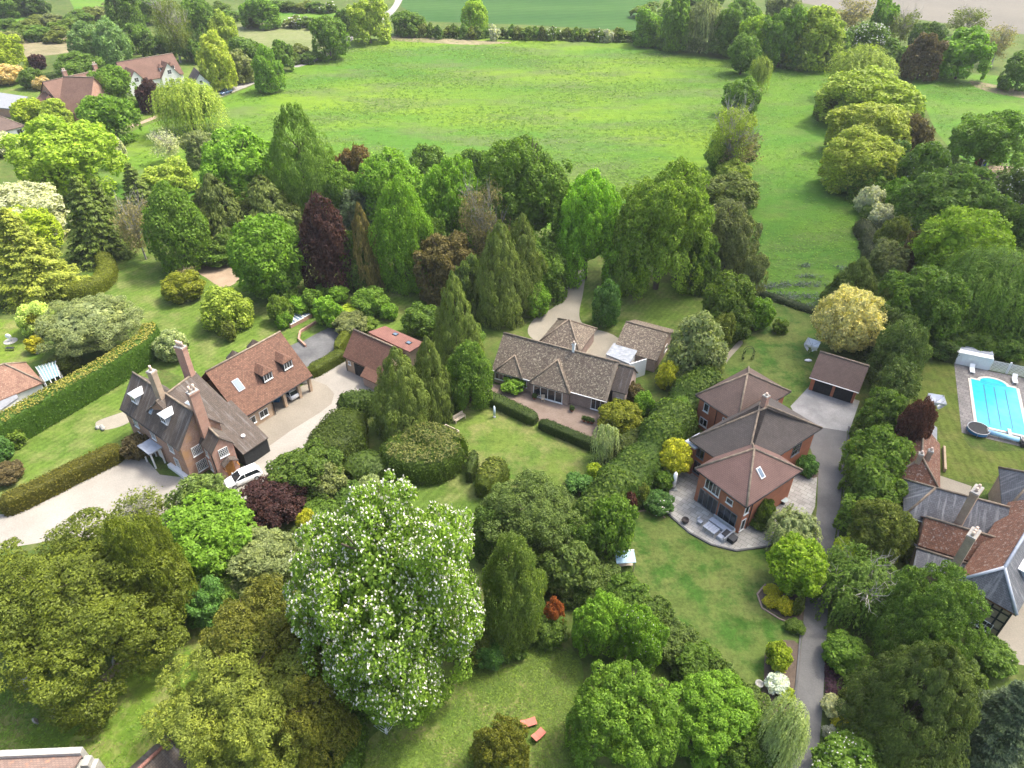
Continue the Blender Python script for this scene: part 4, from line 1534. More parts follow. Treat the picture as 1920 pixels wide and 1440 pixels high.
def crown_tufts(seed, prof, ntuft, nleaf, ls, droop=.6, rp=.15, stretch=2.2, lean=0.0, upward=False):
    """dense upright or weeping sprays over a cone or column"""
    rg = np.random.default_rng(seed)
    z = 1 - 2 * rg.random(ntuft * 3) ** 1.0
    pr = cone_prof(z, prof)
    keep = rg.random(len(z)) < (pr * .85 + .15)
    z, pr = z[keep][:ntuft], pr[keep][:ntuft]
    a = rg.uniform(0, 2 * np.pi, len(z))
    rr = pr * rg.uniform(.62, 1.02, len(z)) * (1 + .12 * np.sin(3 * a + z * 5))
    cen = np.stack([np.cos(a) * rr, np.sin(a) * rr, z], 1)
    per = nleaf // len(z) + 1
    k = np.repeat(np.arange(len(z)), per)
    d = norm(rg.normal(0, 1, (len(k), 3)))
    out = np.stack([np.cos(a), np.sin(a), np.full(len(a), .25)], 1)[k]
    flip = np.sum(d * out, 1) < -.15
    d[flip] *= -1
    r = rp * rg.uniform(.7, 1.3, len(z))[k] * (.45 + .55 * pr[k])
    s = d * r[:, None]
    s[:, 2] *= stretch * .5
    s[:, :2] *= 1.0
    p = cen[k] + s
    al = out * .5 + np.array([0, 0, 1.0 if upward else -1.0]) * (.4 + droop)
    n = norm(d * .6 + out * .5 + rg.normal(0, .35, d.shape) + np.array([0, 0, .15]))
    return leaf_quads(p, n, ls, ls * .38, rg, 0, al + rg.normal(0, .25, al.shape))


def crown_weep(seed, nstr, nleaf, ls, dens=1.0):
    """hanging strands from a domed head, several lobes"""
    rg = np.random.default_rng(seed)
    lob = np.array([[math.cos(t) * .45, math.sin(t) * .45, .25 + .2 * math.sin(2.3 * t)] for t in np.linspace(0, 2 * math.pi, 6, endpoint=False) + rg.uniform(0, .5, 6)] + [[0, 0, .5]])
    lr = np.array([.5, .56, .48, .54, .5, .55, .5])
    pts, nr = [], []
    per = nleaf // nstr
    for i in range(nstr):
        k = rg.integers(0, len(lob))
        d = rg.normal(0, 1, 3)
        d[2] = abs(d[2]) * .9 + .05
        d /= np.linalg.norm(d)
        st = lob[k] + d * lr[k] * rg.uniform(.85, 1.02)
        ln = rg.uniform(.4, 1.35) * (.6 + (1 - d[2]))
        s = np.linspace(0, 1, per)
        o = np.array([d[0], d[1], 0])
        arc = np.sqrt(s)[:, None] * o * .14
        q = st + arc + np.array([0, 0, -1.0]) * (s ** 1.2)[:, None] * ln + rg.normal(0, .018, (per, 3))
        q[:, 2] = np.maximum(q[:, 2], -1)
        pts.append(q)
        nr.append(np.tile(d + np.array([0, 0, .35]), (per, 1)) + rg.normal(0, .4, (per, 3)))
    c, n = np.concatenate(pts), norm(np.concatenate(nr))
    v = leaf_quads(c, n, ls, ls * .34, rg, .75)
    q = norm(rg.normal(0, 1, (nleaf // 10, 3))) * rg.uniform(.35, .62, (nleaf // 10, 1))
    v2 = leaf_quads(q, norm(q), ls * 2, ls * 1.2, rg, .5)
    return np.concatenate([v, v2])


def crown_sparse(seed, nleaf, ls):
    rg = np.random.default_rng(seed)
    cen = fib(40, rg) * rg.uniform(.35, .95, (40, 1))
    k = rg.integers(0, 40, nleaf)
    p = cen[k] + rg.normal(0, .13, (nleaf, 3))
    return leaf_quads(p, norm(rg.normal(0, 1, (nleaf, 3)) + np.array([0, 0, .5])), ls, ls * .5, rg)


PROTO = {}


def proto(kind, lod, seed):
    key = (kind, lod, seed)
    if key in PROTO:
        return PROTO[key]
    sd_ = seed * 17 + hash_(kind)
    n = {'W': 95000, 'X': 44000, 'L': 17000, 'M': 7000, 'S': 2400, 'T': 900}[lod]
    ls = {'W': .0185, 'X': .0275, 'L': .046, 'M': .075, 'S': .13, 'T': .21}[lod]
    mat = 'leaf'
    if kind == 'round':
        v = crown_puffs(sd_, {'W': 260, 'X': 260, 'L': 170, 'M': 90, 'S': 46, 'T': 26}[lod], {'W': .13, 'X': .13, 'L': .155, 'M': .20, 'S': .27, 'T': .34}[lod], n, ls, 'round', 0, (.78, .88))
    elif kind == 'broad':
        nl, pr_ = {'W': (26, 34), 'X': (22, 24), 'L': (17, 16), 'M': (13, 9), 'S': (9, 5), 'T': (7, 4)}[lod]
        v = crown_lobed(sd_, nl, pr_, {'W': .32, 'X': .34, 'L': .37, 'M': .42, 'S': .48, 'T': .5}[lod], {'W': .085, 'X': .10, 'L': .135, 'M': .19, 'S': .27, 'T': .32}[lod], n, ls, .15)
    elif kind == 'oval':
        v = crown_puffs(sd_, {'W': 160, 'X': 160, 'L': 100, 'M': 55, 'S': 32, 'T': 20}[lod], {'W': .16, 'X': .16, 'L': .19, 'M': .24, 'S': .3, 'T': .36}[lod], n, ls, 'oval', .25, (.65, .9))
    elif kind == 'bush':
        v = crown_puffs(sd_, {'W': 150, 'X': 150, 'L': 90, 'M': 50, 'S': 30, 'T': 16}[lod], {'W': .15, 'X': .15, 'L': .19, 'M': .24, 'S': .3, 'T': .38}[lod], n, ls, 'bush', 0, (.72, .9))
    elif kind == 'flat':
        v = crown_puffs(sd_, {'W': 230, 'X': 230, 'L': 150, 'M': 80, 'S': 40, 'T': 20}[lod], {'W': .11, 'X': .11, 'L': .14, 'M': .2, 'S': .26, 'T': .36}[lod], n, ls * .85, 'flat', 0, (.55, .95), 1, .4)
        mat = 'needle'
    elif kind == 'yew':
        nl, pr_ = {'W': (44, 34), 'X': (36, 22), 'L': (28, 14), 'M': (18, 9), 'S': (12, 5), 'T': (9, 4)}[lod]
        v = crown_lobed(sd_, nl, pr_, {'W': .24, 'X': .26, 'L': .29, 'M': .34, 'S': .4, 'T': .45}[lod], {'W': .065, 'X': .08, 'L': .115, 'M': .16, 'S': .24, 'T': .3}[lod], n, ls * .9, .1, .42)
        mat = 'needle'
    elif kind == 'spruce':
        v = crown_spruce(sd_, {'W': 24, 'X': 24, 'L': 18, 'M': 13, 'S': 9, 'T': 7}[lod], n, ls * 1.25)
        mat = 'needle'
    elif kind == 'cypress':
        v = crown_tufts(sd_, 'cypress', {'W': 520, 'X': 520, 'L': 300, 'M': 170, 'S': 80, 'T': 40}[lod], n, ls * 1.15, .7, {'W': .13, 'X': .13, 'L': .16, 'M': .2, 'S': .28, 'T': .34}[lod])
        mat = 'needle'
    elif kind == 'thuja':
        v = crown_tufts(sd_, 'thuja', {'W': 620, 'X': 560, 'L': 330, 'M': 180, 'S': 80, 'T': 40}[lod], n, ls * 1.1, .6, {'W': .13, 'X': .14, 'L': .17, 'M': .2, 'S': .28, 'T': .34}[lod], 2.0)
        mat = 'needle'
    elif kind == 'poplar':
        v = crown_tufts(sd_, 'poplar', {'W': 420, 'X': 420, 'L': 240, 'M': 140, 'S': 70, 'T': 40}[lod], n, ls * 1.0, .7, {'W': .16, 'X': .16, 'L': .2, 'M': .24, 'S': .3, 'T': .36}[lod], 1.7, 0, True)
    elif kind == 'weep':
        v = crown_weep(sd_, {'W': 1300, 'X': 1300, 'L': 750, 'M': 380, 'S': 170, 'T': 80}[lod], n, ls * 1.0)
    elif kind == 'sparse':
        v = crown_sparse(sd_, n // 3, ls * .8)
    me = mesh_from_quads(kind + '_crown', v, [M[mat]])
    PROTO[key] = me
    return me


def hash_(s):
    return sum(ord(c) * (i + 3) for i, c in enumerate(s)) % 9973


def branch_mesh(seed, n1, n2, r0, crook=.25, n3=0, spread=.75):
    """trunk of unit height with limbs reaching into a unit crown (z 0..1)"""
    rg = random.Random(seed)
    mb = MB()

    def limb(p, d, ln, r, lvl):
        q = p
        for k in range(3):
            d2 = np.array(d) + np.array([rg.uniform(-crook, crook) for _ in range(3)])
            d2 /= np.linalg.norm(d2)
            e = q + d2 * ln / 3
            mb.tube(q, e, r * (1 - .25 * k), r * (.75 - .25 * k) + .0008, 6 if lvl < 1 else 4, 0, False)
            nsub = (n2, n3, 0)[lvl]
            for _ in range(nsub // 3 + (1 if k < nsub % 3 else 0)):
                s = d2 + np.array([rg.uniform(-1, 1), rg.uniform(-1, 1), rg.uniform(-.3, .8)]) * .9
                s /= np.linalg.norm(s)
                limb(e, s, ln * rg.uniform(.4, .65), r * .42, lvl + 1)
            q, d = e, d2

    top = np.array([0, 0, .0])
    pts = [np.array([0, 0, -.01]), np.array([.012, .006, .22]), np.array([-.006, .012, .5]), np.array([.01, -.01, .8])]
    rr = [r0, r0 * .78, r0 * .5, r0 * .22]
    for i in range(3):
        mb.tube(pts[i], pts[i + 1], rr[i], rr[i + 1], 8, 0, i == 0)
    for i in range(n1):
        t = rg.uniform(.25, .78)
        j = 0 if t < .22 else (1 if t < .5 else 2)
        z0, z1 = pts[j][2], pts[j + 1][2]
        p = pts[j] + (pts[j + 1] - pts[j]) * (t - z0) / (z1 - z0)
        a = 2 * math.pi * (i * .382 + rg.uniform(-.08, .08))
        d = np.array([math.cos(a) * spread, math.sin(a) * spread, rg.uniform(.3, .9)])
        d /= np.linalg.norm(d)
        limb(p, d, rg.uniform(.25, .42), r0 * .38, 0)
    return mb


TRUNK = {}


def trunk_mesh(kind):
    if kind not in TRUNK:
        if kind == 'bare':
            mb = branch_mesh(4, 17, 7, .032, .22, 4)
        elif kind == 'thin':
            mb = branch_mesh(9, 7, 3, .02, .15, 0)
        else:
            mb = branch_mesh(2, 6, 2, .035, .2, 0)
        me = bpy.data.meshes.new('trunk')
        me.from_pydata(mb.v, [], mb.f)
        me.polygons.foreach_set('use_smooth', [True] * len(me.polygons))
        me.materials.append(M['palebark'] if kind in ('bare',) else M['bark'])
        TRUNK[kind] = me
    return TRUNK[kind]


def blossom_proto(kind, lod, seed, n, size):
    """flower candles sitting on the outer leaves of the crown they belong to"""
    key = ('bl', kind, lod, seed, n, size)
    if key not in PROTO:
        rg = np.random.default_rng(seed + 5)
        me = proto(kind, lod, seed)
        co = np.empty(len(me.vertices) * 3, np.float32)
        me.vertices.foreach_get('co', co)
        c = co.reshape(-1, 4, 3).mean(1)
        rr = np.linalg.norm(c, axis=1)
        c = c[(rr > .60) & (c[:, 2] > -.5)]
        c = c[rg.choice(len(c), min(n, len(c)), False)]
        d = norm(c)
        p = c + d * size * .6 + np.array([0, 0, size * .6])
        v = []
        for k in range(3):
            nn = norm(rg.normal(0, .6, p.shape) + d * .4)
            v.append(leaf_quads(p + rg.normal(0, size * .25, p.shape), nn, size, size * .6, rg, 0, np.tile([0, 0, 1.0], (len(p), 1))))
        PROTO[key] = mesh_from_quads('blossom', np.concatenate(v), [M['blossom']])
    return PROTO[key]


CONE = {'spruce', 'cypress', 'poplar', 'thuja'}
NT = [0]


def place_tree(kind, box, col, name, cat, label, group=None, clear=.10, trunk=True, seed=None, flower=None, lodx=None, limbs=None):
    x0, y0, x1, y1 = box
    cx, cyy, w, h = (x0 + x1) / 2, (y0 + y1) / 2, x1 - x0, y1 - y0
    d = ray(cx, cyy)
    dn = d / np.linalg.norm(d)
    sa = -dn[2]
    ca = math.sqrt(1 - sa * sa)
    cosphi = 1 / math.sqrt(1 + ((cyy - 720) / FPX) ** 2)
    zc = 4.0
    for _ in range(25):
        t = (CAM_H - zc) / -d[2]
        R_ = w / 2 * t / FPX
        hh = h / 2 * t / FPX * cosphi
        if kind in CONE:
            q = (2 * hh - R_ * sa) / (2 * ca)
            Hc = max(q, R_ * .8)
        else:
            Hc = math.sqrt(max(hh * hh - (R_ * sa) ** 2, (.42 * R_) ** 2)) / ca
            Hc = max(Hc, .42 * R_)
        zc_n = Hc * (1 + 2 * clear) - (.0 if kind in CONE else 0)
        if kind in CONE:
            zc_n = Hc * (1 + 2 * clear * .4)
        zc = zc * .5 + zc_n * .5
    c = np.array([0, 0, CAM_H]) + d * t
    if kind in CONE:
        c[1] += R_ * sa * .35
    NT[0] += 1
    sdd = NT[0] if seed is None else seed
    pxw = max(w, h) * .5333
    lod = lodx or ('W' if pxw > 150 else 'X' if pxw > 95 else 'L' if pxw > 62 else 'M' if pxw > 30 else 'S' if pxw > 15 else 'T')
    nv = {'W': 2, 'X': 2, 'L': 3, 'M': 3, 'S': 3, 'T': 2}[lod]
    root = thing(name, (c[0], c[1], 0), label, cat, group)
    cr = bpy.data.objects.new('crown', proto(kind, lod, sdd % nv))
    cr.location = (0, 0, c[2])
    cr.scale = (R_, R_, Hc)
    cr.rotation_euler = (0, 0, (sdd * 2.399) % 6.283)
    j = .88 + .24 * ((sdd * .618) % 1)
    cr.color = (col[0] * j * 1.72, col[1] * j * 1.68, col[2] * j * 1.15, 1)
    COL.objects.link(cr)
    cr.parent = root
    if trunk:
        tk = 'bare' if kind == 'sparse' else ('thin' if kind in ('spruce', 'poplar', 'cypress', 'thuja') else 'oak')
        tk = limbs or tk
        tr = bpy.data.objects.new('trunk', trunk_mesh(tk))
        hgt = c[2] + Hc * (.9 if kind != 'sparse' else 1.0)
        sw = min(R_ * 1.75, hgt * .9) if kind not in CONE else R_ * .8
        if limbs:
            sw, hgt = R_ * 2.0, hgt * 1.06
        tr.scale = (max(sw, hgt * .35), max(sw, hgt * .35), hgt)
        tr.rotation_euler = (0, 0, sdd * 1.7)
        COL.objects.link(tr)
        tr.parent = root
    if flower:
        fl = bpy.data.objects.new('blossom', blossom_proto(kind, lod, sdd % nv, flower[0], flower[1]))
        fl.location = cr.location
        fl.scale = cr.scale
        fl.rotation_euler = cr.rotation_euler
        COL.objects.link(fl)
        fl.parent = root
    return root


def hedge(pts, width, height, col, name, label, leaf=.22, dens=26, seed=0, group=None, topcol=None, cat='hedge', wave=0.0, rounding=.35, zb=0.0, closed=False):
    """clipped hedge along ground points: a solid body under a skin of leaves"""
    rg = np.random.default_rng(seed + 11)
    ln = [np.array(p, float)[:2] for p in pts]
    ln = [np.array(q) for q in smooth_loop(ln, 6, closed)] if len(ln) > 2 else ln
    if closed:
        ln.append(ln[0])
    seg = np.array(ln)
    dl = np.linalg.norm(np.diff(seg, axis=0), axis=1)
    cum = np.concatenate([[0], np.cumsum(dl)])
    L = cum[-1]
    ns = max(3, int(L / .8) + 1)
    s = np.linspace(0, L, ns)
    cx_ = np.interp(s, cum, seg[:, 0])
    cy_ = np.interp(s, cum, seg[:, 1])
    tx, ty = np.gradient(cx_), np.gradient(cy_)
    tl = np.hypot(tx, ty)
    tx, ty = tx / tl, ty / tl
    nx_, ny_ = -ty, tx
    m = 14
    a = np.linspace(0, 1, m)
    ang = np.pi * (1 - a)
    ex_ = .12 + .8 * rounding
    prx = np.sign(np.cos(ang)) * np.abs(np.cos(ang)) ** ex_
    prz = np.abs(np.sin(ang)) ** ex_
    ph = rg.uniform(0, 6, 4)
    wv = 1 + wave * (np.sin(s * .55 + ph[0]) * .5 + np.sin(s * 1.3 + ph[1]) * .5)
    wh_ = 1 + wave * (np.sin(s * .45 + ph[2]) * .6 + np.sin(s * 1.1 + ph[3]) * .4)
    endr = np.ones(ns)
    if not closed:
        endr = np.clip(np.minimum(s, L - s) / (width * .45) + .35, .35, 1) ** .5
    X = cx_[:, None] + nx_[:, None] * prx[None] * (width / 2) * (wv * endr)[:, None]
    Y = cy_[:, None] + ny_[:, None] * prx[None] * (width / 2) * (wv * endr)[:, None]
    Zz = zb + prz[None] * height * (wh_ * endr ** .5)[:, None]
    G = np.stack([X, Y, Zz], 2)
    org = np.array([cx_[ns // 2], cy_[ns // 2], 0])
    Gi = G.copy()
    ctr = np.stack([cx_, cy_, np.full(ns, zb + height * .45)], 1)[:, None]
    Gi = ctr + (G - ctr) * .93
    body = Gi.reshape(-1, 3) - org
    faces = []
    for i in range(ns - 1):
        for j in range(m - 1):
            q = i * m + j
            faces.append((q, q + m, q + m + 1, q + 1))
    if not closed:
        faces.append(tuple(range(m)))
        faces.append(tuple(reversed(range((ns - 1) * m, ns * m))))
    # leaves over the skin
    i0 = G[:-1, :-1]
    d1, d2 = G[1:, :-1] - i0, G[:-1, 1:] - i0
    cr_ = np.cross(d2, d1)
    ar = np.linalg.norm(cr_, axis=2)
    N = int(min(ar.sum() * dens, 42000))
    pk = rg.choice(ar.size, N, p=ar.ravel() / ar.sum())
    ii, jj = np.unravel_index(pk, ar.shape)
    r1, r2 = rg.random((N, 1)), rg.random((N, 1))
    c = i0[ii, jj] + d1[ii, jj] * r1 + d2[ii, jj] * r2
    nn = norm(cr_[ii, jj])
    cc = ctr[ii, 0]
    flip = np.sum(nn * (c - cc), 1) < 0
    nn[flip] *= -1
    if not closed:
        ne = int(width * height * dens * .8)
        for k, sg in ((0, -1), (ns - 1, 1)):
            qx, qz = rg.uniform(-1, 1, ne), rg.random(ne)
            r_ = endr[k]
            c2 = np.stack([cx_[k] + nx_[k] * qx * width / 2 * r_, cy_[k] + ny_[k] * qx * width / 2 * r_, zb + qz * height * (1 - .35 * qx ** 4) * r_ ** .5], 1)
            n2 = np.tile([tx[k] * sg, ty[k] * sg, .15], (ne, 1))
            c, nn = np.concatenate([c, c2]), np.concatenate([nn, n2])
    c = c + nn * rg.normal(0, leaf * .35, (len(c), 1))
    nn2 = norm(nn + rg.normal(0, .38, nn.shape))
    v = leaf_quads(c - org, nn2, leaf * .62, leaf * .4, rg)
    me = mesh_from_quads(name, v, [M['leaf']])
    o = bpy.data.objects.new(name, me)
    o.location = org
    o.color = (*col, 1)
    COL.objects.link(o)
    tag(o, label, cat, group)
    bm = bmesh.new()
    bm.from_mesh(me)
    bv = [bm.verts.new(p) for p in body]
    for f in faces:
        try:
            bm.faces.new([bv[k] for k in f])
        except ValueError:
            pass
    bm.to_mesh(me)
    bm.free()
    if topcol:  # upward-facing leaves along the crest get their own lighter top colour
        tp = zb + height * .9
        top = (c[:, 2] > tp) & (nn[:, 2] > .3)
        top &= rg.random(len(c)) < .85
        v = leaf_quads(c[top] - org + np.array([0, 0, .06]), nn2[top], leaf * .7, leaf * .5, rg)
        t_ = bpy.data.objects.new('new_growth', mesh_from_quads('new_growth', v, [M['leaf']]))
        t_.color = (*topcol, 1)
        COL.objects.link(t_)
        t_.parent = o
    return o

# ------------------------------------------------------------------ planting
K = {
    'lime': (.165, .255, .030), 'bright': (.110, .205, .030), 'green': (.09, .16, .03), 'mid': (.082, .145, .03), 'dark': (.06, .108, .028),
    'olive': (.10, .128, .034), 'yew': (.082, .108, .018), 'yewy': (.125, .155, .036), 'yewo': (.098, .108, .024), 'willow': (.19, .25, .055), 'wyel': (.23, .275, .065),
    'grey': (.13, .155, .085), 'silver': (.22, .27, .18), 'sage': (.15, .185, .11), 'purple': (.042, .020, .028), 'maroon': (.075, .032, .036), 'brown': (.10, .085, .05),
    'gold': (.30, .31, .04), 'ygreen': (.22, .285, .035), 'cream': (.40, .375, .25), 'white': (.34, .36, .38), 'pink': (.36, .29, .22), 'twig': (.17, .155, .12),
    'holm': (.078, .118, .04), 'con': (.088, .128, .035), 'concy': (.105, .145, .045), 'blue': (.085, .12, .095), 'orange': (.25, .085, .04), 'rust': (.10, .07, .038),
    'redg': (.09, .078, .042), 'bronze': (.08, .066, .045), 'hedge': (.085, .135, .025), 'hedgd': (.07, .118, .026), 'copper': (.16, .10, .06), 'teal': (.065, .14, .045),
}

